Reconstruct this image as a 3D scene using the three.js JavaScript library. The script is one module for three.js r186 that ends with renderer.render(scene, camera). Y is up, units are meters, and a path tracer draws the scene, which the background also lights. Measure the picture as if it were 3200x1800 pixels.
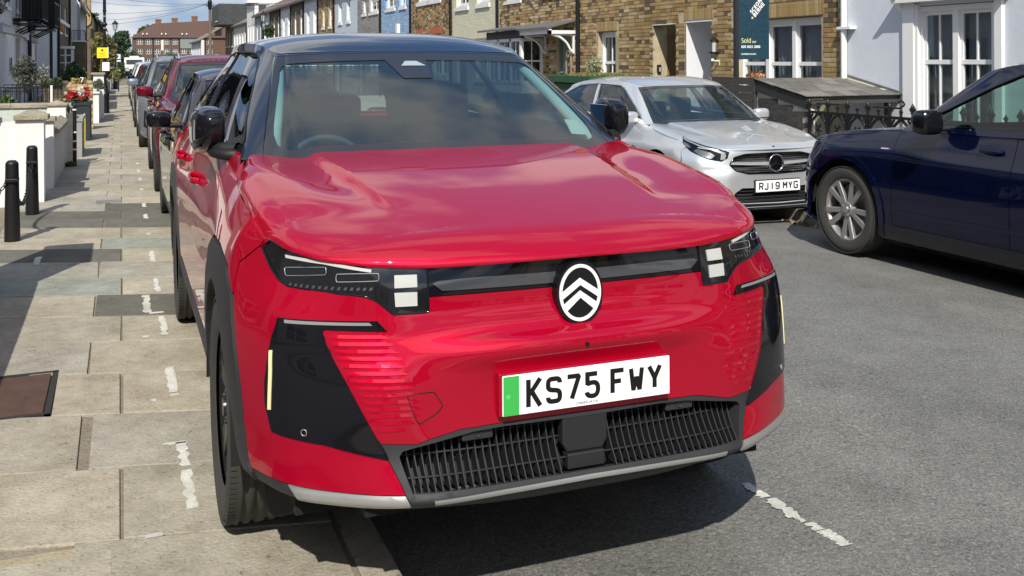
import * as THREE from 'three';
import { mergeGeometries, mergeVertices } from 'three/addons/utils/BufferGeometryUtils.js';
import { RoundedBoxGeometry } from 'three/addons/geometries/RoundedBoxGeometry.js';
import { ImprovedNoise } from 'three/addons/math/ImprovedNoise.js';

// ------------------------------------------------------------------ camera, sky, sun
const scene = new THREE.Scene();
const camera = new THREE.PerspectiveCamera(54.43, 1024 / 576, 0.05, 600);
camera.position.set(0, 1.56, 0);
camera.rotation.order = 'YXZ';
camera.rotation.set(0, -0.371, -0.005);
camera.setViewOffset(1024, 1033, 0, 457, 1024, 576);
camera.updateProjectionMatrix();
camera.updateMatrixWorld();
const renderer = new THREE.WebGLRenderer({ antialias: true });
renderer.setSize(1024, 576);
renderer.toneMapping = THREE.LinearToneMapping;
renderer.toneMappingExposure = 1.13;
renderer.shadowMap.enabled = true;

const NZ = new ImprovedNoise();
function fbm(x, y, z, o = 5, g = 0.5) { let a = 1, s = 0, n = 0; for (let i = 0; i < o; i++) { s += a * NZ.noise(x, y, z); n += a; a *= g; x *= 2.03; y *= 2.03; z *= 2.03; } return s / n; }
const smooth = (a, b, x) => { const t = Math.min(1, Math.max(0, (x - a) / (b - a))); return t * t * (3 - 2 * t); };
const mixn = (a, b, t) => a + (b - a) * t;
let seed = 7; const rnd = () => { seed = (seed * 1664525 + 1013904223) >>> 0; return seed / 4294967296; };
const rr = (a, b) => a + (b - a) * rnd();

const SUN = new THREE.Vector3(-0.28, 0.695, 0.66).normalize();
{
  const w = 1024, h = 512, data = new Float32Array(w * h * 4);
  for (let j = 0; j < h; j++) for (let i = 0; i < w; i++) {
    const el = ((j + 0.5) / h - 0.5) * Math.PI, az = ((i + 0.5) / w - 0.5) * 2 * Math.PI;
    const y = Math.sin(el), x = Math.cos(el) * Math.cos(az), z = Math.cos(el) * Math.sin(az), up = Math.max(0, y);
    const k = Math.pow(1 - up, 4);
    let r = mixn(0.11, 0.50, k), g = mixn(0.28, 0.66, k), b = mixn(0.62, 0.84, k);
    const sd = Math.max(0, x * SUN.x + y * SUN.y + z * SUN.z), gl = Math.pow(sd, 24) * 0.5;
    r += gl; g += gl; b += gl * 0.9;
    const q = 1.5 / (up + 0.16), n = fbm(x * q + 3.1, 0.4, z * q + 9.2, 6, 0.55) + 0.16 * fbm(x * q * 0.35, 7.7, z * q * 0.35, 2);
    const c = smooth(-0.07, 0.13, n + 0.035 * (1 - up) * (1 - up)) * smooth(-0.02, 0.03, y) * 0.92, lit = (1.02 + 0.5 * Math.pow(sd, 3)) * (1 - 0.35 * smooth(0.16, 0.5, n));
    r = mixn(r, lit, c); g = mixn(g, lit * 1.0, c); b = mixn(b, lit * 1.02, c);
    if (y < 0) { const m = Math.min(1, -y * 12); r = mixn(r, 0.22, m); g = mixn(g, 0.22, m); b = mixn(b, 0.21, m); }
    const o = (j * w + i) * 4; data[o] = r * .74; data[o + 1] = g * .74; data[o + 2] = b * .74; data[o + 3] = 1;
  }
  const sky = new THREE.DataTexture(data, w, h, THREE.RGBAFormat, THREE.FloatType);
  sky.mapping = THREE.EquirectangularReflectionMapping; sky.magFilter = THREE.LinearFilter; sky.needsUpdate = true;
  scene.background = sky; scene.environment = sky;
}
const sun = new THREE.DirectionalLight(new THREE.Color(1.0, 0.95, 0.86), 4.8);
sun.position.copy(SUN).multiplyScalar(60).add(new THREE.Vector3(3, 0, -14)); sun.target.position.set(3, 0, -14);
sun.castShadow = true; sun.shadow.mapSize.set(4096, 4096); sun.shadow.radius = 1;
Object.assign(sun.shadow.camera, { left: -30, right: 30, top: 40, bottom: -40, near: 1, far: 160 });
scene.add(sun, sun.target);

// ------------------------------------------------------------------ naming helpers
const used = {};
function numbered(n) { used[n] = (used[n] ?? -1) + 1; return used[n] ? `${n}_${String(used[n]).padStart(3, '0')}` : n; }
function tag(o, label, category, group) { o.userData = { ...o.userData, label, category }; if (group) o.userData.group = group; return o; }
function thing(name, label, category, p = [0, 0, 0], turn = 0, group) { const o = new THREE.Group(); o.name = numbered(name); o.position.set(...p); o.rotation.y = turn; scene.add(o); return tag(o, label, category, group); }
function obj(name, geo, mat, parent = scene) { const m = new THREE.Mesh(Array.isArray(geo) ? merge(geo) : geo, mat); m.name = parent === scene ? numbered(name) : name; m.castShadow = m.receiveShadow = true; parent.add(m); return m; }
function struct(name, geo, mat) { const m = obj(name, geo, mat); m.userData.kind = 'structure'; return m; }
function merge(list) {
  const l = list.filter(Boolean).map(g => { g = g.index ? g.toNonIndexed() : g; const c = new THREE.BufferGeometry(); for (const k of ['position', 'normal', 'uv']) if (g.attributes[k]) c.setAttribute(k, g.attributes[k]); if (!c.attributes.normal) c.computeVertexNormals(); if (!c.attributes.uv) c.setAttribute('uv', new THREE.BufferAttribute(new Float32Array(c.attributes.position.count * 2), 2)); return c; });
  return mergeGeometries(l);
}
function box(w, h, d, x = 0, y = 0, z = 0, r = 0) { const g = r ? new RoundedBoxGeometry(w, h, d, 2, r) : new THREE.BoxGeometry(w, h, d); g.translate(x, y, z); return boxUV(g); }
function boxUV(g) {   // uv in metres by dominant normal axis
  g = g.index ? g.toNonIndexed() : g; const p = g.attributes.position, n = g.attributes.normal, uv = new Float32Array(p.count * 2);
  for (let i = 0; i < p.count; i++) { const ax = Math.abs(n.getX(i)), ay = Math.abs(n.getY(i)), az = Math.abs(n.getZ(i)); const [a, b] = ax > ay && ax > az ? [p.getZ(i), p.getY(i)] : ay > az ? [p.getX(i), p.getZ(i)] : [p.getX(i), p.getY(i)]; uv[2 * i] = a; uv[2 * i + 1] = b; }
  g.setAttribute('uv', new THREE.BufferAttribute(uv, 2)); return g;
}
function bx(x0, x1, y0, y1, z0, z1, r = 0) { return box(Math.abs(x1 - x0), Math.abs(y1 - y0), Math.abs(z1 - z0), (x0 + x1) / 2, (y0 + y1) / 2, (z0 + z1) / 2, r); }
function tube(pts, r, seg = 8, n = 40, closed = false) { return new THREE.TubeGeometry(new THREE.CatmullRomCurve3(pts.map(p => new THREE.Vector3(...p)), closed), n, r, seg, closed); }
function bar(a, b, r, seg = 8, r2 = r) { const A = new THREE.Vector3(...a), B = new THREE.Vector3(...b), L = A.distanceTo(B); const g = new THREE.CylinderGeometry(r2, r, L, seg); g.translate(0, L / 2, 0); g.applyQuaternion(new THREE.Quaternion().setFromUnitVectors(new THREE.Vector3(0, 1, 0), B.clone().sub(A).normalize())); g.translate(...a); return g; }
function lathe(pts, seg = 24) { return new THREE.LatheGeometry(pts.map(p => new THREE.Vector2(...p)), seg); }
function extr(pts, depth, o = {}) { const s = new THREE.Shape(pts.map(p => new THREE.Vector2(...p))); for (const h of o.holes ?? []) s.holes.push(new THREE.Path(h.map(p => new THREE.Vector2(...p)))); return new THREE.ExtrudeGeometry(s, { depth, bevelEnabled: !!o.bevel, bevelSize: o.bevel ?? 0, bevelThickness: o.bevel ?? 0, bevelSegments: 2, bevelOffset: -(o.bevel ?? 0), curveSegments: 16 }); }
function mirrorX(g) {
  g = g.clone(); const p = g.attributes.position, n = g.attributes.normal;
  for (let i = 0; i < p.count; i++) { p.setX(i, -p.getX(i)); if (n) n.setX(i, -n.getX(i)); }
  if (g.index) { const a = g.index.array; for (let i = 0; i < a.length; i += 3) { const t = a[i]; a[i] = a[i + 1]; a[i + 1] = t; } }
  else for (const k of Object.keys(g.attributes)) { const A = g.attributes[k], s = A.itemSize; for (let i = 0; i < A.count; i += 3) for (let c = 0; c < s; c++) { const t = A.array[i * s + c]; A.array[i * s + c] = A.array[(i + 1) * s + c]; A.array[(i + 1) * s + c] = t; } }
  return g;
}

// ------------------------------------------------------------------ smooth surfaces and the panels cut from them
function natural(X, Y) {   // second derivatives of a natural cubic spline
  const n = X.length, u = new Float64Array(n), z = new Float64Array(n);
  for (let i = 1; i < n - 1; i++) { const s = (X[i] - X[i - 1]) / (X[i + 1] - X[i - 1]), p = s * z[i - 1] + 2; z[i] = (s - 1) / p; const d = (Y[i + 1] - Y[i]) / (X[i + 1] - X[i]) - (Y[i] - Y[i - 1]) / (X[i] - X[i - 1]); u[i] = (6 * d / (X[i + 1] - X[i - 1]) - s * u[i - 1]) / p; }
  for (let i = n - 2; i >= 0; i--) z[i] = z[i] * z[i + 1] + u[i];
  return z;
}
function find(X, x) { let lo = 0, hi = X.length - 2; while (lo < hi) { const m = (lo + hi + 1) >> 1; if (X[m] <= x) lo = m; else hi = m - 1; } return lo; }
function curve(tab) {   // [[x, y], ...] -> smooth interpolating function (central-difference Hermite, clamped ends)
  const X = tab.map(p => p[0]), Y = tab.map(p => p[1]);
  return x => { if (x <= X[0]) return Y[0]; if (x >= X[X.length - 1]) return Y[Y.length - 1]; return herm(X, Y, x); };
}
function herm(X, Y, x) {
  const i = find(X, x), h = X[i + 1] - X[i], t = (x - X[i]) / h;
  const sl = k => k <= 0 ? (Y[1] - Y[0]) / (X[1] - X[0]) : k >= X.length - 1 ? (Y[k] - Y[k - 1]) / (X[k] - X[k - 1]) : ((Y[k + 1] - Y[k]) / (X[k + 1] - X[k]) * (X[k] - X[k - 1]) + (Y[k] - Y[k - 1]) / (X[k] - X[k - 1]) * (X[k + 1] - X[k])) / (X[k + 1] - X[k - 1]);
  const t2 = t * t, t3 = t2 * t;
  return (2 * t3 - 3 * t2 + 1) * Y[i] + (t3 - 2 * t2 + t) * h * sl(i) + (-2 * t3 + 3 * t2) * Y[i + 1] + (t3 - t2) * h * sl(i + 1);
}
class Surf {   // rows[j][i] = [w, y, s]; t runs along a row, v from row to row
  constructor(T, V, rows) { this.T = T; this.V = V; this.rows = rows; this.sp = rows.map(r => [0, 1, 2].map(c => { const Y = r.map(p => p[c]); return [Y, natural(T, Y)]; })); }
  row(j, t) { const T = this.T, i = find(T, t), h = T[i + 1] - T[i], a = (T[i + 1] - t) / h, b = (t - T[i]) / h; return this.sp[j].map(([Y, Z]) => a * Y[i] + b * Y[i + 1] + ((a * a * a - a) * Z[i] + (b * b * b - b) * Z[i + 1]) * h * h / 6); }
  at(t, v) {
    const V = this.V, j = find(V, v), lo = Math.max(0, j - 1), hi = Math.min(V.length - 1, j + 2), X = V.slice(lo, hi + 1), R = []; for (let k = lo; k <= hi; k++) R.push(this.row(k, t));
    return [0, 1, 2].map(c => herm(X, R.map(r => r[c]), v));
  }
  map(t, v) { const p = this.at(Math.abs(t), v); return [t < 0 ? -p[0] : p[0], p[1], -p[2]]; }
}
function area(p) { let a = 0; for (let i = 0; i < p.length; i++) { const q = p[(i + 1) % p.length]; a += p[i][0] * q[1] - q[0] * p[i][1]; } return a / 2; }
function inset(poly, g) {   // move every edge of a closed outline inwards by g
  if (!g) return poly; const P = poly.filter((p, i) => { const q = poly[(i + 1) % poly.length]; return Math.hypot(p[0] - q[0], p[1] - q[1]) > 1e-5; }), n = P.length, s = area(P) > 0 ? 1 : -1, out = [];
  for (let i = 0; i < n; i++) {
    const a = P[(i + n - 1) % n], b = P[i], c = P[(i + 1) % n]; let ux = b[0] - a[0], uy = b[1] - a[1], vx = c[0] - b[0], vy = c[1] - b[1]; const lu = Math.hypot(ux, uy), lv = Math.hypot(vx, vy); ux /= lu; uy /= lu; vx /= lv; vy /= lv;
    let nx = -uy - vy, ny = ux + vx; const l = Math.hypot(nx, ny) || 1; nx /= l; ny /= l; const k = s * g / Math.max(0.35, nx * -uy + ny * ux);
    out.push([b[0] + nx * k, b[1] + ny * k]);
  }
  return out;
}
function patch(poly, map, o = {}) {   // cut the outline out of the surface: fine mesh, smooth normals, turned-in rim
  const step = o.step ?? 0.03, lift = o.lift ?? 0, rim = o.rim ?? 0.012; poly = inset(poly, o.gap ?? 0.0); if (area(poly) < 0) poly = poly.slice().reverse();
  const holes = (o.holes ?? []).map(h => area(h) > 0 ? h.slice().reverse() : h);
  let P = [...poly, ...holes.flat()].map(p => [p[0], p[1]]);
  let T = THREE.ShapeUtils.triangulateShape(poly.map(p => new THREE.Vector2(...p)), holes.map(h => h.map(p => new THREE.Vector2(...p))));
  T = T.filter(t => { const [a, b, c] = t.map(i => P[i]); return Math.abs((b[0] - a[0]) * (c[1] - a[1]) - (c[0] - a[0]) * (b[1] - a[1])) > 1e-12; }).map(t => { const [a, b, c] = t.map(i => P[i]); return (b[0] - a[0]) * (c[1] - a[1]) - (c[0] - a[0]) * (b[1] - a[1]) > 0 ? t : [t[0], t[2], t[1]]; });
  const sx = o.sx ?? 1, sy = o.sy ?? 1;
  for (let pass = 0; pass < 12; pass++) {
    const mid = new Map(), out = []; let any = false;
    const m = (i, j) => { const a = P[i], b = P[j]; if (Math.hypot((a[0] - b[0]) * sx, (a[1] - b[1]) * sy) <= step) return -1; const k = i < j ? i * 1e6 + j : j * 1e6 + i; if (!mid.has(k)) { mid.set(k, P.length); P.push([(a[0] + b[0]) / 2, (a[1] + b[1]) / 2]); } return mid.get(k); };
    for (const [a, b, c] of T) {
      const ab = m(a, b), bc = m(b, c), ca = m(c, a), n = (ab >= 0) + (bc >= 0) + (ca >= 0);
      if (!n) { out.push([a, b, c]); continue; } any = true;
      if (n === 3) out.push([a, ab, ca], [ab, b, bc], [ca, bc, c], [ab, bc, ca]);
      else if (n === 1) { if (ab >= 0) out.push([a, ab, c], [ab, b, c]); else if (bc >= 0) out.push([a, b, bc], [a, bc, c]); else out.push([a, b, ca], [ca, b, c]); }
      else if (ab < 0) out.push([a, b, bc], [a, bc, ca], [ca, bc, c]); else if (bc < 0) out.push([a, ab, ca], [ab, b, ca], [ca, b, c]); else out.push([a, ab, c], [ab, bc, c], [ab, b, bc]);
    }
    T = out; if (!any) break;
  }
  const n = P.length, e = 0.0015, pos = [], nor = [], uv = [];
  const sgn = o.flip ? -1 : 1;
  for (const [a, b] of P) {
    const p = map(a, b), pa = map(a + e, b), pm = map(a - e, b), pb = map(a, b + e), pn = map(a, b - e);
    const ux = pa[0] - pm[0], uy = pa[1] - pm[1], uz = pa[2] - pm[2], vx = pb[0] - pn[0], vy = pb[1] - pn[1], vz = pb[2] - pn[2];
    let nx = uy * vz - uz * vy, ny = uz * vx - ux * vz, nz = ux * vy - uy * vx; const l = (Math.hypot(nx, ny, nz) || 1) * sgn; nx /= l; ny /= l; nz /= l;
    pos.push(p[0] + nx * lift, p[1] + ny * lift, p[2] + nz * lift); nor.push(nx, ny, nz); uv.push(a, b);
  }
  const idx = []; for (const t of T) o.flip ? idx.push(t[0], t[2], t[1]) : idx.push(...t);
  if (rim) {
    const ed = new Map(); for (const [a, b, c] of T) for (const [i, j] of [[a, b], [b, c], [c, a]]) { const k = i < j ? i * 1e6 + j : j * 1e6 + i; ed.has(k) ? ed.set(k, null) : ed.set(k, [i, j]); }
    for (const v of ed.values()) if (v) {
      const [i, j] = v, q = pos.length / 3, g = k => [pos[3 * k], pos[3 * k + 1], pos[3 * k + 2]], h = k => [nor[3 * k], nor[3 * k + 1], nor[3 * k + 2]], A = g(i), B = g(j), NA = h(i), NB = h(j);
      const d = [B[0] - A[0], B[1] - A[1], B[2] - A[2]], f = [d[1] * NA[2] - d[2] * NA[1], d[2] * NA[0] - d[0] * NA[2], d[0] * NA[1] - d[1] * NA[0]], l = (Math.hypot(...f) || 1) * sgn;
      for (const [X, N, k] of [[A, NA, 0], [B, NB, 0], [A, NA, rim], [B, NB, rim]]) { pos.push(X[0] - N[0] * k, X[1] - N[1] * k, X[2] - N[2] * k); nor.push(f[0] / l, f[1] / l, f[2] / l); uv.push(0, 0); }
      o.flip ? idx.push(q, q + 1, q + 2, q + 1, q + 3, q + 2) : idx.push(q, q + 2, q + 1, q + 1, q + 2, q + 3);
    }
  }
  const G = new THREE.BufferGeometry(); G.setAttribute('position', new THREE.Float32BufferAttribute(pos, 3)); G.setAttribute('normal', new THREE.Float32BufferAttribute(nor, 3)); G.setAttribute('uv', new THREE.Float32BufferAttribute(uv, 2)); G.setIndex(idx); return G;
}
const arc = (cx, cy, r, a0, a1, n = 24, ry = r) => Array.from({ length: n + 1 }, (_, i) => { const a = (a0 + (a1 - a0) * i / n) * Math.PI / 180; return [cx + r * Math.cos(a), cy + ry * Math.sin(a)]; });

// ------------------------------------------------------------------ the red car: surfaces (w from the centre line, y up, s back from the nose)
const RT = [0, .15, .30, .44, .55, .66, .76, .87, 1.0, 1.14, 1.22, 1.4, 1.55, 1.75, 2.0, 2.4, 2.9, 3.4, 3.8, 4.1, 4.33, 4.55, 4.75, 4.96, 5.1, 5.27, 5.53, 5.78, 6.03];
const redFront = [   // [y, (w, s) x 10]
  [0.33, 0, 0.045, 0.15, 0.047, 0.3, 0.06, 0.44, 0.09, 0.54, 0.12, 0.63, 0.17, 0.71, 0.235, 0.78, 0.33, 0.83, 0.43, 0.862, 0.57],
  [0.385, 0, -0.012, 0.15, -0.011, 0.3, -0.009, 0.44, -0.004, 0.535, 0.02, 0.63, 0.066, 0.72, 0.1225, 0.8, 0.191, 0.86, 0.31, 0.9, 0.46],
  [0.41, 0, -0.006, 0.15, -0.005, 0.3, -0.003, 0.44, 0.003, 0.535, 0.026, 0.635, 0.072, 0.725, 0.129, 0.81, 0.2024, 0.872, 0.318, 0.91, 0.468],
  [0.5, 0, 0.015, 0.15, 0.016, 0.3, 0.02, 0.44, 0.034, 0.545, 0.055, 0.645, 0.092, 0.735, 0.1432, 0.82, 0.2184, 0.885, 0.338, 0.922, 0.483],
  [0.6, 0, 0.03, 0.15, 0.03, 0.3, 0.034, 0.44, 0.045, 0.55, 0.061, 0.65, 0.1, 0.74, 0.1545, 0.825, 0.231, 0.888, 0.345, 0.926, 0.485],
  [0.7, 0, 0.034, 0.15, 0.034, 0.3, 0.039, 0.44, 0.054, 0.55, 0.072, 0.65, 0.115, 0.74, 0.1695, 0.825, 0.2408, 0.89, 0.351, 0.93, 0.486],
  [0.765, 0, 0.01, 0.15, 0.013, 0.3, 0.034, 0.44, 0.066, 0.55, 0.095, 0.65, 0.135, 0.74, 0.1865, 0.825, 0.2518, 0.89, 0.359, 0.931, 0.496],
  [0.785, 0, 0.02, 0.15, 0.024, 0.3, 0.046, 0.44, 0.075, 0.55, 0.101, 0.65, 0.14, 0.74, 0.189, 0.823, 0.254, 0.889, 0.362, 0.931, 0.498],
  [0.8, 0, 0.046, 0.15, 0.050, 0.3, 0.063, 0.44, 0.083, 0.55, 0.106, 0.65, 0.145, 0.74, 0.1925, 0.822, 0.257, 0.888, 0.365, 0.93, 0.5],
  [0.85, 0, 0.075, 0.15, 0.077, 0.3, 0.085, 0.44, 0.098, 0.55, 0.118, 0.65, 0.158, 0.74, 0.2075, 0.82, 0.2736, 0.882, 0.382, 0.926, 0.517],
  [0.95, 0, 0.088, 0.15, 0.09, 0.3, 0.099, 0.44, 0.115, 0.55, 0.14, 0.65, 0.182, 0.735, 0.2485, 0.81, 0.3486, 0.868, 0.462, 0.912, 0.575],
  [1.03, 0, 0.1, 0.15, 0.103, 0.3, 0.118, 0.44, 0.14, 0.55, 0.168, 0.65, 0.213, 0.73, 0.2825, 0.798, 0.385, 0.848, 0.5, 0.886, 0.585],
  [1.12, 0, 0.12, 0.15, 0.125, 0.3, 0.145, 0.44, 0.18, 0.55, 0.213, 0.64, 0.258, 0.71, 0.3275, 0.765, 0.43, 0.805, 0.54, 0.828, 0.585],
  [1.22, 0, 0.2, 0.15, 0.205, 0.3, 0.225, 0.44, 0.26, 0.54, 0.293, 0.62, 0.338, 0.68, 0.4025, 0.73, 0.484, 0.76, 0.57, 0.775, 0.585],
];
const redSideS = [.62, .8, .95, 1.15, 1.4, 1.8, 2.3, 2.8, 3.2, 3.5, 3.73, 3.95, 4.15];
const redSideW = {   // y -> w at the side stations
  .33: [.868, .875, .88, .882, .885, .887, .887, .887, .887, .886, .884, .88, .875],
  .385: [.905, .908, .91, .908, .908, .908, .908, .908, .908, .91, .91, .908, .90],
  .41: [.913, .917, .918, .915, .914, .914, .914, .914, .914, .917, .918, .915, .908],
  .50: [.928, .932, .933, .929, .926, .926, .926, .926, .927, .931, .932, .93, .92],
  .60: [.932, .937, .938, .934, .931, .93, .93, .93, .932, .936, .937, .935, .925],
  .70: [.936, .94, .94, .936, .933, .932, .932, .932, .935, .94, .941, .938, .928],
  .765: [.937, .94, .94, .936, .933, .932, .932, .933, .937, .942, .943, .94, .93],
  .785: [.937, .94, .94, .936, .933, .932, .932, .933, .937, .943, .944, .94, .93],
  .80: [.937, .939, .939, .935, .932, .931, .931, .933, .937, .943, .944, .94, .93],
  .85: [.934, .937, .937, .933, .93, .929, .929, .932, .937, .943, .944, .94, .93],
  .95: [.92, .928, .93, .926, .92, .918, .918, .922, .93, .938, .938, .934, .922],
  1.03: [.892, .90, .904, .903, .899, .892, .889, .892, .90, .91, .912, .908, .895],
  1.12: [.832, .85, .858, .862, .866, .866, .865, .866, .87, .876, .876, .87, .855],
  1.22: [.778, .785, .79, .795, .805, .832, .838, .84, .842, .842, .838, .826, .80],
};
function rearRow(y, w0) { const f = smooth(.2, .75, y) * .05 - smooth(.8, 1.25, y) * .1; return [[w0 * .985, 4.36 + f * .6], [w0 * .93, 4.48 + f], [w0 * .79, 4.55 + f], [w0 * .55, 4.59 + f], [w0 * .28, 4.61 + f], [0, 4.615 + f]]; }
const redRows = redFront.map(r => { const y = r[0], row = []; for (let i = 0; i < 10; i++) row.push([r[1 + 2 * i], y, r[2 + 2 * i]]); const W = redSideW[y] ?? redSideW[String(y)]; redSideS.forEach((s, i) => row.push([W[i], y, s])); for (const [w, s] of rearRow(y, W[W.length - 1])) row.push([w, y, s]); return row; });
const RB = new Surf(RT, redFront.map(r => r[0]), redRows);

// hood: a across (-1..1 half width), b from the lip (0) to under the windscreen (1)
const hoodF = curve([[0, .068], [.15, .076], [.30, .093], [.44, .117], [.55, .15], [.65, .193], [.74, .268], [.79, .355], [.825, .465]]);
const hoodFy = curve([[0, .990], [.15, .988], [.30, .985], [.44, .984], [.55, .988], [.65, .997], [.74, 1.010], [.79, 1.022], [.825, 1.038]]);
const hoodC = curve([[.06, 1.035], [.12, 1.05], [.2, 1.068], [.3, 1.088], [.5, 1.124], [.8, 1.166], [1.1, 1.2], [1.4, 1.228]]);
const hoodSh = curve([[.25, 1.035], [.4, 1.068], [.46, 1.08], [.6, 1.116], [.8, 1.152], [1.0, 1.18], [1.22, 1.2], [1.4, 1.213]]);
const hoodEw = curve([[.465, .825], [.6, .842], [.8, .853], [.95, .855], [1.1, .838], [1.2, .812], [1.3, .785], [1.4, .76]]);
const hoodEy = curve([[.465, 1.038], [.6, 1.085], [.8, 1.11], [.95, 1.13], [1.1, 1.15], [1.2, 1.172], [1.3, 1.195], [1.4, 1.205]]);
function hoodMap(a, b) {
  const u = Math.min(1, Math.abs(a)), sg = a < 0 ? -1 : 1; b = Math.max(0, b);
  const w0 = u * .825, sF = hoodF(w0), sR = 1.40, s = sF + (sR - sF) * Math.pow(b, 1.7);
  const ew = s < .465 ? .825 : hoodEw(s), w = u * ew, d = s - sF;
  const us = .90, ysh = hoodSh(s), yc = hoodC(s), m = Math.min(1, u / us);
  let y = yc + (ysh - yc) * m * m;
  // raised middle with a steep flank, then a shallow channel that runs out into the wing
  const vc = mixn(.455, .55, smooth(.36, 1.3, s)), e0 = smooth(vc - .022, vc + .03, w), e1 = 1 - smooth(vc + .04, vc + .22, w);
  y -= .0145 * e0 * e1 * smooth(.34, .80, s);
  const eY = s < .465 ? hoodFy(w0) : hoodEy(s);
  let kS = 1; if (u > us) { const e = (u - us) / (1 - us); kS = Math.sqrt(Math.max(0, 1 - e * e)); }
  const r = .13, q = Math.min(1, d / r), kF = Math.sqrt(Math.max(0, 1 - (1 - q) * (1 - q)));
  const yTop = eY + (y - eY) * kS, yF = hoodFy(w0);
  y = Math.min(yTop, yTop) * kF + yF * (1 - kF);
  return [sg * w, y, -s];
}
// glasshouse: v 0 at the waist, 1 at the roof ring
const GT = [0, .3, .53, .70, .79, .90, 1.1, 1.4, 1.9, 2.4, 2.9, 3.35, 3.75, 4.0, 4.45];
const g0 = [[0, 1.185, 1.185], [.3, 1.185, 1.20], [.55, 1.185, 1.235], [.70, 1.187, 1.275], [.775, 1.20, 1.335], [.805, 1.21, 1.42], [.832, 1.218, 1.60], [.84, 1.222, 1.9], [.843, 1.228, 2.4], [.842, 1.24, 2.9], [.835, 1.262, 3.4], [.80, 1.29, 3.85], [.70, 1.30, 4.18], [.5, 1.30, 4.32], [0, 1.30, 4.38]];
const g3 = [[0, 1.597, 1.962], [.3, 1.594, 1.966], [.47, 1.588, 1.971], [.572, 1.582, 1.985], [.608, 1.583, 2.06], [.622, 1.592, 2.17], [.634, 1.600, 2.32], [.640, 1.606, 2.5], [.645, 1.61, 2.8], [.645, 1.607, 3.1], [.638, 1.59, 3.42], [.612, 1.545, 3.72], [.54, 1.53, 3.92], [.37, 1.53, 4.0], [0, 1.53, 4.03]];
const g4 = [[0, 1.601, 1.972], [.3, 1.598, 1.976], [.465, 1.592, 1.981], [.56, 1.592, 2.0], [.592, 1.605, 2.08], [.605, 1.622, 2.19], [.617, 1.637, 2.34], [.624, 1.645, 2.52], [.63, 1.65, 2.82], [.63, 1.645, 3.12], [.62, 1.625, 3.44], [.59, 1.58, 3.74], [.515, 1.555, 3.9], [.35, 1.55, 3.97], [0, 1.55, 4.0]];
const gl = (k, bul) => g0.map((p, i) => { const q = g3[i], front = i < 4 || i > 12; return [p[0] + (q[0] - p[0]) * k + (front ? 0 : bul), p[1] + (q[1] - p[1]) * k + (front ? bul * .6 : 0), p[2] + (q[2] - p[2]) * k - (i < 4 ? bul * .8 : i > 12 ? -bul : 0)]; });
const RG = new Surf(GT, [0, .32, .66, .92, 1], [g0, gl(.34, .012), gl(.69, .012), g3, g4]);
const roofC = curve([[1.97, 1.601], [2.05, 1.632], [2.15, 1.660], [2.3, 1.685], [2.6, 1.704], [2.95, 1.704], [3.3, 1.684], [3.7, 1.63], [4.0, 1.55]]);
const ringS = i => g4[i];
function roofMap(a, b) {   // a across, b front to back
  const t = .70 + (3.75 - .70) * b, R = RG.at(t, 1), u = Math.min(1, Math.abs(a)), fr = [0, 1.601, 1.972], bk = [0, 1.55, 4.0];
  const sC = 1.972 + (4.0 - 1.972) * ((R[2] - 2.0) / (3.9 - 2.0)), s = sC + (R[2] - sC) * u * u, yc = roofC(sC), y = R[1] + (yc - R[1]) * (1 - Math.pow(u, 3));
  return [a * R[0], y, -s];
}

// where the side edge of the bonnet lies on the body surface, as (t, y) points
const hoodSeam = (() => { const out = []; for (let b = 0; b <= 1.0001; b += .05) { const p = hoodMap(1, b), s = -p[2], y = p[1]; let lo = .8, hi = 2.3; for (let i = 0; i < 40; i++) { const m = (lo + hi) / 2; RB.at(m, y)[2] < s ? lo = m : hi = m; } if (lo < 1.9) out.push([lo, y - .002]); } return out; })();

// ------------------------------------------------------------------ car materials and shared parts
const lin = (r, g, b) => new THREE.Color().setRGB(r, g, b);
const M = (c, rough, metal = 0, o = {}) => { const { cls, ...x } = o; return new (x.clearcoat !== undefined || x.transmission !== undefined || x.sheen !== undefined ? THREE.MeshPhysicalMaterial : THREE.MeshStandardMaterial)({ color: Array.isArray(c) ? lin(...c) : c, roughness: rough, metalness: metal, ...x }); };
const paint = (c, metal = .35, rough = .38) => M(c, rough, metal, { clearcoat: 1, clearcoatRoughness: .02, specularIntensity: 0 });
const C = {
  red: paint([.40, .0018, .021], .32, .38), roofBlack: M([.016, .018, .026], .32, .45, { clearcoat: 1, clearcoatRoughness: .03 }), gloss: M([.006, .006, .008], .05),
  plastic: M([.024, .025, .027], .55), plasticDark: M([.008, .008, .009], .6), slat: M([.018, .018, .02], .5), dark: M([.004, .004, .004], .9), silver: M([.48, .48, .47], .38, .7),
  satin: M([.10, .105, .115], .28, .5), chrome: M([.8, .8, .8], .12, 1), tyre: M([.042, .040, .036], .85), white: M([.82, .82, .8], .3), diffuser: M([.46, .47, .45], .3),
  glass: M([.50, .66, .66], .0, 0, { transmission: .975, thickness: 0, ior: 1.8 }), tint: M([.13, .16, .155], .0, 0, { transmission: 1, thickness: 0, ior: 1.7 }), clear: M([.95, .97, .96], .0, 0, { transmission: 1, thickness: 0, ior: 1.5 }),
  frit: M([.028, .03, .034], .08), mirror: M([.8, .82, .85], .02, 1), yellowed: M([.85, .75, .42], .35), rotor: M([.25, .24, .23], .45, .8), fabric: M([.022, .024, .027], .85), dash: M([.05, .053, .056], .7),
  liner: M([.42, .52, .48], .8), amber: M([.7, .22, .02], .25, 0, { clearcoat: 1 }), lampRed: M([.35, .006, .01], .15, 0, { clearcoat: 1 }),
};
const both = g => merge([g, mirrorX(g)]);
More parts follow.
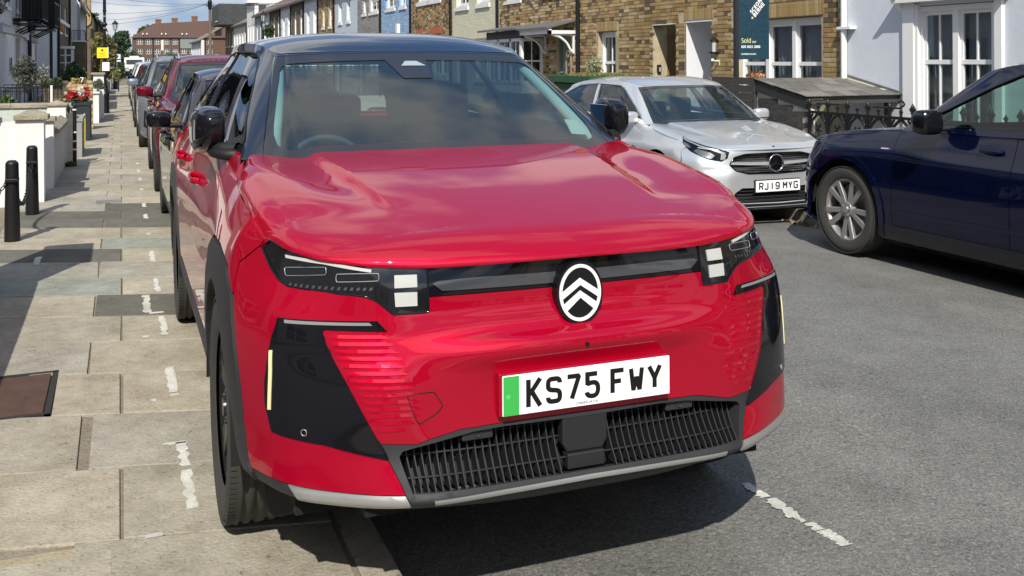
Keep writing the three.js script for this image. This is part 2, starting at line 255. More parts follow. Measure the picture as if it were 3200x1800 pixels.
const sym = p => [...p, ...p.slice().reverse().filter(q => q[0] > 1e-6).map(q => [-q[0], q[1]])];
const ring = (pts, map, r, o = {}) => new THREE.TubeGeometry(new THREE.CatmullRomCurve3(pts.map(p => new THREE.Vector3(...map(...p))), true, 'catmullrom', .1), o.n ?? 120, r, 6, true);
function canvasTex(w, h, draw, srgb = true) { const c = document.createElement('canvas'); c.width = w; c.height = h; draw(c.getContext('2d'), w, h); const t = new THREE.CanvasTexture(c); if (srgb) t.colorSpace = THREE.SRGBColorSpace; t.anisotropy = 8; t.needsUpdate = true; return t; }
// the axle of a wheel runs along x, its outer face looks to +x
function tyreGeo(R, w, rim) {
  const h = w / 2, prof = [[rim, -h * .86], [rim + .012, -h * .93], [R - .055, -h * 1.0], [R - .025, -h * .97], [R - .008, -h * .82]];
  for (const g of [-.52, -.2, .2, .52]) prof.push([R - .001, h * (g - .09)], [R - .009, h * (g - .06)], [R - .009, h * (g + .06)], [R - .001, h * (g + .09)]);
  prof.push([R - .008, h * .82], [R - .025, h * .97], [R - .055, h * 1.0], [rim + .012, h * .93], [rim, h * .86]);
  const g = lathe(prof, 64); g.rotateZ(-Math.PI / 2);
  const lugs = []; const n = 104; for (let i = 0; i < n; i++) for (const sd of [-1, 1]) { const b = new THREE.BoxGeometry(h * .34, .006, .0165); b.translate(sd * h * .80, R - .0075, 0); const m = new THREE.Matrix4().makeRotationX(i / n * Math.PI * 2); b.applyMatrix4(m); lugs.push(b); }
  return merge([g, ...lugs]);
}
function rimGeo(R, style) {   // barrel, spokes, hub; R is the rim radius
  const bar_ = lathe([[R, -.09], [R - .012, -.085], [R - .03, -.02], [R - .032, .055], [R - .012, .085], [R + .004, .088], [R + .004, .078]], 48); bar_.rotateZ(-Math.PI / 2);
  const parts = [bar_], dark = [];
  const spoke = (pts, t, z0, z1) => { const g = extr(pts, t, { bevel: .006 }); const p = g.attributes.position; for (let i = 0; i < p.count; i++) { const r = Math.hypot(p.getX(i), p.getY(i)); p.setZ(i, p.getZ(i) + mixn(z0, z1, smooth(.05, R, r))); } g.computeVertexNormals(); g.rotateY(Math.PI / 2); return g; };
  for (let k = 0; k < 5; k++) {
    const a = k * 72 * Math.PI / 180 + .25, rot = g => { g.rotateX(a); return g; };
    if (style === 'split') {
      for (const sd of [-1, 1]) { const P = [[.003 * sd, .045], [.046 * sd, .05], [.128 * sd, R * .965], [.074 * sd, R * .985], [.030 * sd, R * .5]]; parts.push(rot(spoke(sd > 0 ? P : P.slice().reverse(), .02, .05, .064))); }
    } else if (style === 'five') parts.push(rot(spoke([[-.045, .04], [.045, .04], [.03, R * .5], [.055, R * .97], [.01, R * .97], [0, R * .75], [-.01, R * .97], [-.055, R * .97], [-.03, R * .5]], .02, .045, .06)));
    else for (const b of [-.22, .22]) { const g = spoke([[-.02, .05], [.02, .05], [.028, R * .97], [-.02, R * .97]], .018, .045, .062); g.rotateX(b); parts.push(rot(g)); }
  }
  const hub = new THREE.CylinderGeometry(.062, .075, .05, 24); hub.rotateZ(-Math.PI / 2); hub.translate(.06, 0, 0); parts.push(hub);
  const cap = new THREE.CylinderGeometry(.03, .032, .012, 20); cap.rotateZ(-Math.PI / 2); cap.translate(.09, 0, 0); parts.push(cap);
  for (let k = 0; k < 5; k++) { const b = new THREE.CylinderGeometry(.009, .009, .01, 8); b.rotateZ(-Math.PI / 2); const a = k * 1.2566; b.translate(.086, .047 * Math.cos(a), .047 * Math.sin(a)); parts.push(b); }
  return merge(parts);
}
const wheelCache = {};
function addWheels(car, { R, w, rim, style, x, zs, mat, lift = [0, 0] }) {
  const key = [R, w, rim, style].join(); const G = wheelCache[key] ??= { t: tyreGeo(R, w, rim), r: rimGeo(rim, style), d: (() => { const d = new THREE.CylinderGeometry(rim * .82, rim * .82, .02, 32); d.rotateZ(Math.PI / 2); d.translate(-.02, 0, 0); return d; })() };
  for (const z of zs) for (const sd of [1, -1]) { const o = obj('wheel', G.r, mat, car); o.position.set(sd * x, R + lift[sd > 0 ? 0 : 1], z); if (sd < 0) o.rotation.y = Math.PI; o.rotation.x = sd * (z * 1.7); obj('tyre', G.t, C.tyre, o); obj('brake_disc', G.d, C.rotor, o); }
}
function plateMesh(car, text, { w = .52, h = .111, p, tilt = 0, color = '#f4f4f2', flash, small, bodyMat }) {
  const g = obj('number_plate', new RoundedBoxGeometry(w, h, .006, 2, .003), M([.85, .85, .83], .35), car); g.position.set(...p); g.rotation.x = tilt;
  const tex = canvasTex(1024, 218, (c, W, H) => {
    c.fillStyle = color; c.fillRect(0, 0, W, H); let x0 = 0; if (flash) { c.fillStyle = '#3fae50'; c.fillRect(0, 0, 92, H); x0 = 92; c.fillStyle = '#5fc470'; c.beginPath(); c.arc(28, 112, 13, 0, 7); c.fill(); }
    c.fillStyle = '#e2e4e6'; c.beginPath(); c.arc(W - 22, 112, 12, 0, 7); c.fill();
    plateGlyphs(c, text, x0 + (flash ? 40 : 62), 30, 154, W - 48 - (x0 + (flash ? 40 : 62)));
    if (small) { c.fillStyle = '#222'; c.font = 'bold 17px sans-serif'; c.fillText(small, 430, 208); c.font = '11px sans-serif'; c.fillText('BS AU 145e', 860, 206); }
  });
  const f = obj('plate_face', new THREE.PlaneGeometry(w - .004, h - .004), M(0xffffff, .28, 0, { map: tex }), g); f.position.z = .0045;
}
// plate lettering drawn stroke by stroke (79 mm high, 50 mm wide, 14 mm strokes in the real thing)
const GL = {
  K: [[0, 0, 0, 10], [6, 0, .6, 5.6], [1.6, 4.2, 6, 10]], S: ['M6 2 Q6 0 4 0 L2 0 Q0 0 0 2 L0 3 Q0 4.6 2 4.9 L4 5.2 Q6 5.5 6 7.2 L6 8 Q6 10 4 10 L2 10 Q0 10 0 8'], 7: ['M0 0 L6 0 L2.2 10'], 5: ['M5.6 0 L.4 0 L.4 4.6 Q1.4 3.9 3.2 3.9 Q6 3.9 6 6.8 Q6 10 3 10 Q.4 10 0 8'],
  F: ['M6 0 L0 0 L0 10', 'M0 4.8 L4.6 4.8'], W: ['M0 0 L1.3 10 L3 4 L4.7 10 L6 0'], Y: ['M0 0 L3 5.6 L6 0', 'M3 5.4 L3 10'], R: ['M0 10 L0 0 L4 0 Q6 0 6 2.6 Q6 5.2 4 5.2 L0 5.2', 'M3.2 5.2 L6 10'], J: ['M5 0 L5 8 Q5 10 3 10 L2 10 Q0 10 0 8'], 1: ['M3 0 L3 10'], 9: ['M0 8 Q.4 10 3 10 Q6 10 6 6.5 L6 3 Q6 0 3 0 Q0 0 0 3 Q0 6 3 6 Q6 6 6 4'], M: ['M0 10 L0 0 L3 5.6 L6 0 L6 10'], G: ['M6 2.2 Q6 0 4 0 L2 0 Q0 0 0 2.2 L0 7.8 Q0 10 2 10 L4 10 Q6 10 6 8 L6 5.4 L3.6 5.4'],
  L: ['M0 0 L0 10 L5.6 10'], C: ['M6 2 Q6 0 4 0 L2 0 Q0 0 0 2 L0 8 Q0 10 2 10 L4 10 Q6 10 6 8'], B: ['M0 0 L0 10 L4 10 Q6 10 6 7.4 Q6 5 4 5 L0 5', 'M0 0 L3.6 0 Q5.6 0 5.6 2.5 Q5.6 5 3.6 5'], 2: ['M0 2.2 Q0 0 3 0 Q6 0 6 2.6 Q6 4.4 4 6 L0 10 L6 10'], D: ['M0 0 L0 10 L3 10 Q6 10 6 6.5 L6 3.5 Q6 0 3 0 L0 0'], 0: ['M2 0 L4 0 Q6 0 6 2 L6 8 Q6 10 4 10 L2 10 Q0 10 0 8 L0 2 Q0 0 2 0'], V: ['M0 0 L3 10 L6 0'], X: ['M0 0 L6 10', 'M6 0 L0 10'], H: ['M0 0 L0 10', 'M6 0 L6 10', 'M0 5 L6 5'], E: ['M6 0 L0 0 L0 10 L6 10', 'M0 5 L5 5'],
};
function plateGlyphs(c, text, x, y, H, W) {
  const n = text.replace(' ', '').length, unit = W / (n * 1.0 + (n - 1) * .2 + .45), cw = unit, s = H / 10; c.strokeStyle = '#151413'; c.lineWidth = H * .178; c.lineJoin = 'miter'; c.miterLimit = 1.6; c.lineCap = 'butt'; const iw = cw - c.lineWidth, ih = H - c.lineWidth; const px = v => v / 6 * iw + c.lineWidth / 2, py = v => v / 10 * ih + c.lineWidth / 2;
  for (const ch of text) {
    if (ch === ' ') { x += unit * .45; continue; }
    for (const st of GL[ch] ?? []) {
      c.beginPath();
      if (Array.isArray(st)) { c.moveTo(x + px(st[0]), y + py(st[1]) - (st[1] === 0 ? c.lineWidth / 2 : 0)); c.lineTo(x + px(st[2]), y + py(st[3]) + (st[3] === 10 ? c.lineWidth / 2 : 0)); }
      else { const k = st.match(/[MLQ]|-?[\d.]+/g); for (let i = 0; i < k.length;) { const o = k[i++]; const P = () => [x + px(+k[i++]), y + (v => py(v))(+k[i++])]; if (o === 'M') c.moveTo(...P()); else if (o === 'L') c.lineTo(...P()); else { const a = P(), b = P(); c.quadraticCurveTo(...a, ...b); } } }
      c.stroke();
    }
    x += cw + unit * .2;
  }
}

// ------------------------------------------------------------------ the red car
const ARCH = (tc, yc, rx, ry, y0) => { const a0 = Math.asin((y0 - yc) / ry) * 180 / Math.PI; return arc(tc, yc, rx, 180 - a0, a0, 28, ry); };   // from the front foot over the top to the rear foot
const RED = {
  lipTop: [[0, .978], [.2, .978], [.436, .978]],
  headlight: [[.436, .981], [.493, .988], [.551, .994], [.673, 1.009], [.772, 1.017], [.852, 1.021], [.925, 1.034], [.960, 1.012], [.908, .968], [.867, .939], [.834, .927], [.774, .925], [.68, .919], [.606, .912], [.576, .900], [.55, .879], [.531, .865], [.438, .867]],
  indicator: [[.870, .848], [.577, .849], [.552, .822], [.726, .825], [.731, .813], [.889, .807]],
  corner: [[.889, .807], [.731, .813], [.722, .784], [.590, .537], [.572, .492], [.738, .529], [.90, .543], [.923, .613], [.923, .672], [.90, .771]],
  skid: [[.862, .412], [.768, .409], [.63, .406], [.541, .405], [.524, .378], [.636, .370], [.74, .372], [.845, .372]],
  open: [[0, .548], [.24, .551], [.33, .547], [.39, .537], [.453, .526], [.501, .518], [.529, .512], [.540, .499], [.537, .482], [.527, .434], [.519, .410], [.3, .407], [0, .407]],
  redBottom: [[.862, .414], [.768, .411], [.63, .408], [.541, .407], [.572, .49], [.588, .535], [.491, .529], [.453, .539], [.37, .557], [.25, .562], [0, .562]],
};
const archT = [[1.045, .40], [1.05, .50], [1.07, .63], [1.10, .77], [1.132, .868], [1.215, .928], [1.43, .956], [1.64, .953], [1.80, .90], [1.90, .80], [1.975, .63], [2.0, .50], [2.0, .35]];
const archO = ARCH(1.533, .37, .43, .455, .34).map(p => p);
const archR = archT.map(([t, y]) => [t + 2.80, y]), archRO = archO.map(([t, y]) => [t + 2.80, y]);
const car = thing('red_car', 'glossy red family car with black roof and folded mirrors in the foreground', 'car', [1.223, 0, -2.56]);
{
  const S = (a, b) => RB.map(a, b), P = (poly, o) => patch(poly, S, o), D = { step: .02 };
  // bumper and body panels
  const top = [[0, .906], [.434, .905], [.437, .866], [.531, .864], [.55, .878], [.576, .899], [.606, .911], [.68, .918], [.774, .924], [.834, .926], [.867, .938], [.908, .967], [.962, 1.012], [.975, 1.012], [1.077, .957], [1.112, .865]];
  const bump = sym([...top, [1.088, .77], [1.058, .63], [1.038, .50], [1.033, .414], ...RED.redBottom]);
  const stripes = []; for (let i = 0; i < 14; i++) { const y = .803 - i * .0182, t0 = y > .78 ? .718 : .604 + (y - .562) * .53, t1 = [.55, .538, .527, .519, .509, .502, .495, .487, .48, .474, .472, .476, .49, .515][i]; const pts = Array.from({ length: 9 }, (_, k) => [t1 + (t0 - .008 - t1) * k / 8, y]); const pos = [], idx = []; pts.forEach(([t, yy], k) => { const e = Math.sin(Math.min(1, (k + .15) / 1.6) * Math.PI / 2) * (k === 8 ? .5 : 1); [[.0095, 0], [.0005, .0016 * e], [-.0012, .0014 * e], [-.0025, 0]].forEach(([dy, h]) => { const a = S(t, yy + dy), n = S(t + .003, yy + dy), m = S(t, yy + dy + .003); const N = new THREE.Vector3(n[0] - a[0], n[1] - a[1], n[2] - a[2]).cross(new THREE.Vector3(m[0] - a[0], m[1] - a[1], m[2] - a[2])).normalize(); pos.push(a[0] + N.x * h, a[1] + N.y * h, a[2] + N.z * h); }); if (k) for (let c = 0; c < 3; c++) { const o = (k - 1) * 4 + c; idx.push(o, o + 4, o + 1, o + 1, o + 4, o + 5); } }); let g = new THREE.BufferGeometry(); g.setAttribute('position', new THREE.Float32BufferAttribute(pos, 3)); g.setIndex(idx.flatMap((_, k) => k % 3 ? [] : [idx[k], idx[k + 2], idx[k + 1]])); g = g.toNonIndexed(); g.computeVertexNormals(); stripes.push(g); }
  const bumper = obj('front_bumper', P(bump, D), C.red, car);
  for (const g of stripes) for (const q of [g, mirrorX(g)]) obj('bumper_rib', q, C.red, bumper);
  obj('tow_flap_seam', ring([[-.510, .658], [-.44, .662], [-.417, .625], [-.43, .607], [-.478, .582], [-.488, .59]], (a, b) => { const p = S(a, b); return [p[0], p[1], p[2] + .0005]; }, .0016), C.dark, bumper);
  obj('parking_sensor', (() => { const g = new THREE.CylinderGeometry(.006, .007, .02, 12); g.rotateX(Math.PI / 2); g.translate(0, .756, -.015); return g; })(), C.gloss, bumper);
  // hood
  obj('hood', patch([[-1, 0], [1, 0], [1, 1], [-1, 1]], hoodMap, { step: .022, flip: false, rim: .015 }), C.red, car);
  // fender, doors, rear quarter
  const fend = [...hoodSeam, [1.975, 1.207], [1.985, 1.0], [1.985, .70], [1.96, .69], [1.91, .80], [1.81, .908], [1.645, .962], [1.43, .965], [1.21, .937], [1.125, .872], [1.085, .957], [.975, 1.014]];
  const fdoor = [[1.985, .50], [1.985, 1.215], [3.09, 1.222], [3.12, 1.1], [3.12, .50]], rdoor = [[3.12, .50], [3.12, 1.1], [3.09, 1.222], [4.1, 1.24], [4.17, 1.15], [4.17, .94], [4.0, .865], [3.88, .77], [3.82, .62], [3.80, .50]];
  const quarter = [[4.17, .94], [4.17, 1.15], [4.1, 1.24], [4.96, 1.22], [4.98, .5], [4.79, .5], [4.77, .63], [4.70, .80], [4.61, .90], [4.44, .953], [4.24, .956]];
  for (const sd of [1, -1]) {
    const m = g => sd > 0 ? g : mirrorX(g);
    obj('fender_flange', m(P([...hoodSeam.map(([t, y]) => [t, y + .02]), ...hoodSeam.slice().reverse().map(([t, y]) => [t, y - .03])], { step: .04, lift: -.010, rim: 0 })), C.red, car);
    obj('fender', m(P(fend, { step: .03, gap: .002 })), C.red, car);
    const handle = (t, y) => { const a = S(t, y); const pts = [[-.10, 0], [-.085, .026], [-.03, .037], [.03, .037], [.085, .026], [.10, 0]].map(([dz, dx]) => [sd * (a[0] + dx - .004), a[1] + .004 - dz * .03, a[2] + dz]); const h = tube(pts, .0082, 10, 24); h.translate(0, -a[1], 0); h.scale(1, 1.75, 1); h.translate(0, a[1], 0); h.computeVertexNormals(); return h; };
    const fd = obj('door', m(P(fdoor, { step: .04, gap: .003 })), C.red, car); obj('handle', handle(2.93, 1.01), C.red, fd);
    const rd = obj('door', m(P(rdoor, { step: .04, gap: .003 })), C.red, car); obj('handle', handle(3.95, 1.03), C.red, rd);
    obj('rear_quarter', m(P(quarter, { step: .04, gap: .002 })), C.red, car);
    const trim = (outer, inner) => P([...outer.filter(p => p[1] > .36), [outer[outer.length - 1][0], .345], ...inner.slice().reverse(), [outer[0][0], .345]], { step: .03, lift: .005, rim: .03 });
    obj('wheel_arch_trim', m(trim(archT, archO)), C.plastic, car); obj('wheel_arch_trim', m(trim(archR, archRO)), C.plastic, car);
    obj('sill', m(P([[1.99, .34], [1.99, .50], [3.80, .50], [3.80, .34]], { step: .05, lift: .006 })), C.plastic, car);
    for (const zc of [-.933, -3.733]) { const l = new THREE.CylinderGeometry(.45, .45, .34, 32, 1, true, 0, Math.PI); l.rotateZ(Math.PI / 2); l.translate(sd * .76, .37, zc); const w = new THREE.CircleGeometry(.455, 24, 0, Math.PI); w.rotateY(sd * Math.PI / 2); w.translate(sd * .6, .37, zc); obj('arch_liner', merge([l, w]), M([.006, .006, .006], .9, 0, { side: THREE.DoubleSide }), car); }
    obj('corner_trim', m(P(RED.corner, { step: .02, lift: .004, rim: .006 })), C.gloss, car);
    obj('trim_edge', m(ring(RED.corner, (a, b) => { const p = RB.map(a, b); return p; }, .0022, { n: 160 })), C.gloss, car);
    const il = obj('indicator', m(P(RED.indicator, { step: .02, lift: .004, rim: .006 })), C.gloss, car);
    obj('light_strip', m(P([[.845, .8445], [.60, .8445], [.592, .837], [.845, .836]], { step: .02, lift: .006, rim: .003 })), M([.26, .265, .27], .25, .2), il);
    obj('position_lamp', m(P([[.898, .76], [.886, .762], [.897, .602], [.909, .60]], { step: .02, lift: .0065, rim: .004 })), C.yellowed, car);
    obj('sensor_ring', (() => { const a = S(.792, .558); const g = new THREE.TorusGeometry(.0085, .0012, 8, 24); g.rotateY(.72); g.translate(a[0] + .004, a[1], a[2] + .005); return m(g); })(), C.silver, car);
    obj('skid_trim', m(P(RED.skid, { step: .02, lift: .004, rim: .006 })), C.silver, car);
    // headlight
    const hl = obj('headlight', m(P(RED.headlight, { step: .02, lift: -.004, rim: .02 })), M([.007, .007, .008], .16, 0, { clearcoat: 1, clearcoatRoughness: .02 }), car);
    obj('lens_edge', m(ring(RED.headlight, (a, b) => RB.map(a, b), .003, { n: 200 })), C.gloss, hl);
    obj('daytime_lamp', m(P(inset([[.525, .968], [.463, .968], [.464, .933], [.527, .932]], .001), { step: .02, lift: .0, rim: .006 })), C.diffuser, hl);
    obj('daytime_lamp', m(P(inset([[.528, .922], [.465, .922], [.466, .883], [.527, .883]], .001), { step: .02, lift: .0, rim: .006 })), C.diffuser, hl);
    obj('light_strip', m(P([[.846, 1.006], [.72, 1.002], [.585, .983], [.587, .975], [.72, .993], [.843, .998]], { step: .02, lift: .0, rim: .004 })), M([.46, .47, .45], .3), hl);
    for (const q of [[[.843, .972], [.716, .985], [.717, .966], [.838, .952]], [[.683, .969], [.568, .972], [.570, .953], [.685, .949]]]) { obj('projector', m(P(inset(q, .003), { step: .02, lift: -.001, rim: .003 })), M([.02, .022, .026], .05, .3), hl); obj('projector_frame', m(ring(q, (a, b) => { const p = RB.map(a, b); return p; }, .0015, { n: 80 })), M([.30, .31, .32], .3, .5), hl); }
    for (let i = 0; i < 14; i++) obj('lamp_fin', m(P([[.585 + i * .018, .936], [.593 + i * .018, .936], [.597 + i * .018, .928], [.589 + i * .018, .928]], { step: .05, lift: -.001, rim: .002 })), C.satin, hl);
  }
  // dark cladding round the lower grille, the grille and the lip
  const frameOuter = [[0, .335], [.4, .335], [.7, .335], [.9, .34], [1.06, .345], [1.06, .408], [.985, .411], [.862, .411], [.845, .369], [.74, .369], [.636, .367], [.52, .374], [.538, .405], [.570, .49], [.587, .533], [.491, .527], [.453, .537], [.37, .555], [.25, .560], [0, .560]];
  obj('bumper_cladding', patch(sym(frameOuter), S, { step: .025, holes: [sym(RED.open)], rim: .05, lift: -.001 }), C.plastic, car);
  obj('lip_strip', P(sym([[0, .396], [.455, .390], [.452, .378], [0, .384]]), { step: .03, lift: .003, rim: .005 }), C.silver, car);
  const gr = obj('lower_grille', (() => { const b = [], back = P(sym(RED.open), { step: .05, lift: -.10, rim: 0 }); b.push(back); for (const [y, d] of [[.525, .058], [.487, .05], [.437, .03]]) { const q = []; for (let i = 0; i <= 20; i++) { const t = -.52 + 1.04 * i / 20, p = S(t, y); q.push([p[0], p[1], p[2] - d]); } b.push(tube(q, .0035, 6, 40)); } return merge(b); })(), C.plasticDark, car);
  const dep = curve([[.405, .002], [.42, .008], [.45, .026], [.48, .036], [.50, .040], [.55, .048]]);
  for (let i = -24; i <= 24; i++) {
    const t = i * .0213; if (Math.abs(t) < .076) continue; const a = Math.abs(t), yt = a > .5 ? .512 : a > .4 ? .532 - (a - .4) * .18 : .549, yb = .407 + (a > .519 ? .02 : 0), n = 10, pos = [], idx = [];
    for (let k = 0; k <= n; k++) { const y = yb + (yt - yb) * k / n, p = S(t, y), d = dep(y), lean = (y - .407) * .0; for (const [dx, dz] of [[-.0017, -d], [.0017, -d], [.0022, -d - .05], [-.0022, -d - .05]]) pos.push(p[0] + dx + lean, p[1], p[2] + dz); if (k) for (let c = 0; c < 4; c++) { const o = (k - 1) * 4, e = (c + 1) % 4; idx.push(o + c, o + e, o + 4 + e, o + c, o + 4 + e, o + 4 + c); } }
    const g = new THREE.BufferGeometry(); g.setAttribute('position', new THREE.Float32BufferAttribute(pos, 3)); g.setIndex(idx); const f = g.toNonIndexed(); f.computeVertexNormals(); obj('slat', f, C.slat, gr);
  }
  obj('radar_cover', merge([extr([[-.07, .552], [.07, .552], [.07, .475], [.055, .45], [-.055, .45], [-.07, .475]], .03, { bevel: .004 }).translate(0, 0, -.06), bx(-.058, .058, .405, .448, -.055, -.016, .004)]), C.slat, gr);
  for (const sd of [-1, 1]) obj('parking_sensor', (() => { const p = S(sd * .317, .538); const b = bx(-.045, .045, -.02, .014, -.035, -.014, .004); const t = new THREE.TorusGeometry(.0095, .0022, 8, 20); t.translate(0, -.002, -.013); return merge([b, t]).translate(p[0], p[1], p[2]); })(), C.plastic, gr);
  // bar between the lamps, emblem, plate
  const barG = obj('grille_bar', P(sym([[0, .984], [.435, .981], [.433, .907], [0, .908]]), { step: .03, lift: -.004, rim: .01 }), C.gloss, car);
  obj('bar_sheen_strip', both(P([[.062, .950], [.30, .951], [.41, .947], [.424, .941], [.398, .920], [.062, .919]], { step: .03, lift: .001, rim: .004 })), M([.07, .075, .085], .10, .3, { clearcoat: 1 }), barG);  // lighter grey paints in the reflection along the bar chamfer
  const em = new THREE.Group(); em.position.set(0, .891, -.056); em.rotation.x = -.03;
  const E = (o, n) => { o.position.copy(em.position); o.rotation.copy(em.rotation); return o; };
  const oval = (rx, ry, d) => { const g = new THREE.CylinderGeometry(1, 1.05, d, 56); g.rotateX(Math.PI / 2); g.scale(rx, ry, 1); return g; };
  const badge = E(obj('emblem', merge([oval(.073, .090, .05).translate(0, 0, -.024), oval(.085, .097, .02).translate(0, -.002, -.045)]), C.gloss, car));
  obj('emblem_ring', (() => { const s = new THREE.Shape(), h = new THREE.Path(); s.absellipse(0, 0, .0655, .081, 0, Math.PI * 2); h.absellipse(0, 0, .0565, .0715, 0, Math.PI * 2); s.holes.push(h); return new THREE.ExtrudeGeometry(s, { depth: .004, bevelEnabled: false, curveSegments: 48 }); })(), C.white, badge);
  for (const y0 of [.042, .006]) obj('chevron', extr([[0, y0], [y0 > .02 ? .0595 : .056, y0 - .040], [y0 > .02 ? .0605 : .049, y0 - .061], [0, y0 - .020], [y0 > .02 ? -.0605 : -.049, y0 - .061], [y0 > .02 ? -.0595 : -.056, y0 - .040]], .0042), C.white, badge);
  obj('plate_plinth', bx(-.268, .264, .581, .701, -.06, -.008, .005), C.red, car);
  plateMesh(car, 'KS75 FWY', { p: [0, .641, -.002], flash: true, small: 'CITROEN UK LTD' });
  // dark inner shell
  const inner = [[-4.98, .5], [-4.98, 1.15], [4.98, 1.15], [4.98, .5], ...archRO.slice().reverse().map(([t, y]) => [4.333 + (t - 4.333) * 1.05, y]), ...archO.slice().reverse().map(([t, y]) => [1.533 + (t - 1.533) * 1.05, y]), [1.0, .42]];
  obj('inner_shell', merge([1, -1].map(k => { const g = P([[.97, .42], [.97, 1.0], [1.9, 1.1], [4.98, 1.16], [4.98, .5], ...archRO.slice().reverse(), ...archO.slice().reverse()], { step: .06, lift: -.03, rim: 0 }); return k > 0 ? g : mirrorX(g); }).concat(P(sym([[0, .92], [.9, 1.0], [.97, 1.0], [.97, .42], [.6, .42], [.6, .56], [0, .58]]), { step: .06, lift: -.03, rim: 0 }), bx(-.78, .78, .3, .42, -4.4, -.25), bx(-.62, .62, .335, .395, -.30, -.09))), M([.004, .004, .004], .9, 0, { side: THREE.DoubleSide }), car);  // last front box is added to block sunlight leaking through the grille
  for (const k of [0, 1]) obj('mud_flap', (g => k ? mirrorX(g) : g)(bx(.56, .815, k ? .17 : .29, .36, -.585, -.55, .01)), C.plasticDark, car);
  // rear
  obj('tailgate', P([...[[4.98, .52], [4.98, 1.2]], ...[[6.03, 1.2], [6.03, .52]]], { step: .06, gap: .002 }), C.red, car); obj('tailgate', mirrorX(P([[4.98, .52], [4.98, 1.2], [6.03, 1.2], [6.03, .52]], { step: .06, gap: .002 })), C.red, car);
  obj('rear_cladding', both(P([[4.81, .34], [4.81, .51], [6.03, .51], [6.03, .34]], { step: .06 })), C.plastic, car);
  obj('tail_lamp', P([[4.9, 1.0], [4.9, 1.1], [5.5, 1.1], [5.5, 1.02]], { step: .05, lift: .006 }), C.lampRed, car); obj('tail_lamp', mirrorX(P([[4.9, 1.0], [4.9, 1.1], [5.5, 1.1], [5.5, 1.02]], { step: .05, lift: .006 })), C.lampRed, car);
  // glasshouse
  const G = (a, b) => RG.map(a, b), Q = (poly, o) => patch(poly, G, o);
  const half = a => [...a, ...a.slice().reverse().map(q => [-q[0], q[1]])];
  const wsOut = half([[.738, .0], [.732, .3], [.727, .91]]), wsIn = half([[.62, .078], [.663, .088], [.682, .12], [.700, .20], [.703, .3], [.694, .62], [.685, .76], [.668, .795], [.62, .812]]);
  // the opening of the dark band dips round the camera housing
  const bandIn = [[-.62, .078], [-.66, .088], [-.682, .12], [-.700, .20], [-.703, .3], [-.694, .62], [-.685, .76], [-.668, .795], [-.62, .812], [-.106, .821], [-.064, .672], [.062, .672], [.075, .818], [.62, .812], [.668, .795], [.685, .76], [.694, .62], [.703, .3], [.700, .20], [.682, .12], [.66, .088], [.62, .078], [.3, .105], [0, .118], [-.3, .105]];
  obj('windscreen', Q(inset(wsOut, .006), { step: .06, rim: 0, lift: -.004 }), C.glass, car);
  obj('windscreen_band', Q(inset(wsOut, .004), { step: .05, holes: [bandIn], rim: 0, lift: -.001 }), C.frit, car);
  obj('sensor_window', Q([[-.048, .768], [.062, .768], [.03, .806], [-.02, .806]], { step: .05, lift: .0015, rim: 0 }), M([.35, .40, .40], .1, 0, { clearcoat: 1 }), car);
  obj('cowl', patch([[-1, .72], [1, .72], [1, 1], [-1, 1]], (a, b) => { const w = a * .74; return [w, 1.19 - .06 * (b - .72), -(1.16 + .13 * a * a + (b - .72) * .9)]; }, { step: .1, rim: 0, flip: false }), C.plasticDark, car);
  const roofEdge = [[.738, -.03], [.732, .3], [.727, .91], [.727, 1], [1.9, 1], [3.72, 1], [3.9, .9], [3.9, .0]];
  for (const sd of [1, -1]) {
    const m = g => sd > 0 ? g : mirrorX(g);
    const dlo1 = [[.86, .05], [.845, .3], [.845, .62], [.90, .86], [.98, .905], [1.25, .915], [2.14, .91], [2.22, .05]], dlo2 = [[2.32, .05], [2.24, .91], [3.0, .905], [3.25, .86], [3.42, .6], [3.5, .08]];
    obj('roof_pillars', m(Q([[.735, -.04], [.733, .3], [.728, .91], [.727, 1.0], [1.9, 1], [3.72, 1], [4.0, .9], [4.0, -.04], [2.2, -.04]], { step: .05, holes: [dlo1, dlo2], rim: .02 })), C.roofBlack, car);
    for (const q of [dlo1, dlo2]) obj('side_window', m(Q(q, { step: .08, rim: 0, lift: -.008 })), C.tint, car);
    obj('window_seal', m(ring([...dlo1.slice(0, 6), [2.14, .912], [2.3, .912], ...dlo2.slice(2), [2.3, .045]], G, .0045, { n: 120 })), C.plasticDark, car);
    // folded mirror: lies back along the door
    const mir = obj('wing_mirror', (() => { const g = new THREE.SphereGeometry(1, 32, 20), p = g.attributes.position; for (let i = 0; i < p.count; i++) { let x = p.getX(i), y = p.getY(i), z = p.getZ(i); const sq = v => Math.sign(v) * Math.pow(Math.abs(v), .62); x = sq(x) * .066 + Math.max(0, x) * .012; y = sq(y) * .092 * (1 - .22 * z) + z * .014; z = sq(z) * .14; if (x < 0) x *= .55; p.setXYZ(i, x, y, z); } g.computeVertexNormals(); g.rotateY(-.12); g.translate(.886, 1.285, -1.64); return m(g); })(), C.gloss, car);
    obj('mirror_arm', m(merge([tube([[.79, 1.195, -1.46], [.84, 1.195, -1.48], [.88, 1.20, -1.54], [.89, 1.21, -1.64]], .022, 10, 24), tube([[.80, 1.215, -1.48], [.86, 1.215, -1.53], [.885, 1.225, -1.64]], .028, 10, 24)])), C.plasticDark, mir);
    obj('mirror_glass', m(bx(.846, .851, 1.22, 1.35, -1.74, -1.56, .002)), C.mirror, mir);
  }
  obj('roof', patch([[-1, 0], [1, 0], [1, 1], [-1, 1]], roofMap, { step: .06, rim: .02, sx: .65, sy: 2 }), C.roofBlack, car);
  obj('roof_header', Q([[-.735, .905], [.735, .905], [.735, 1.0], [-.735, 1.0]], { step: .05, rim: .01 }), C.roofBlack, car);
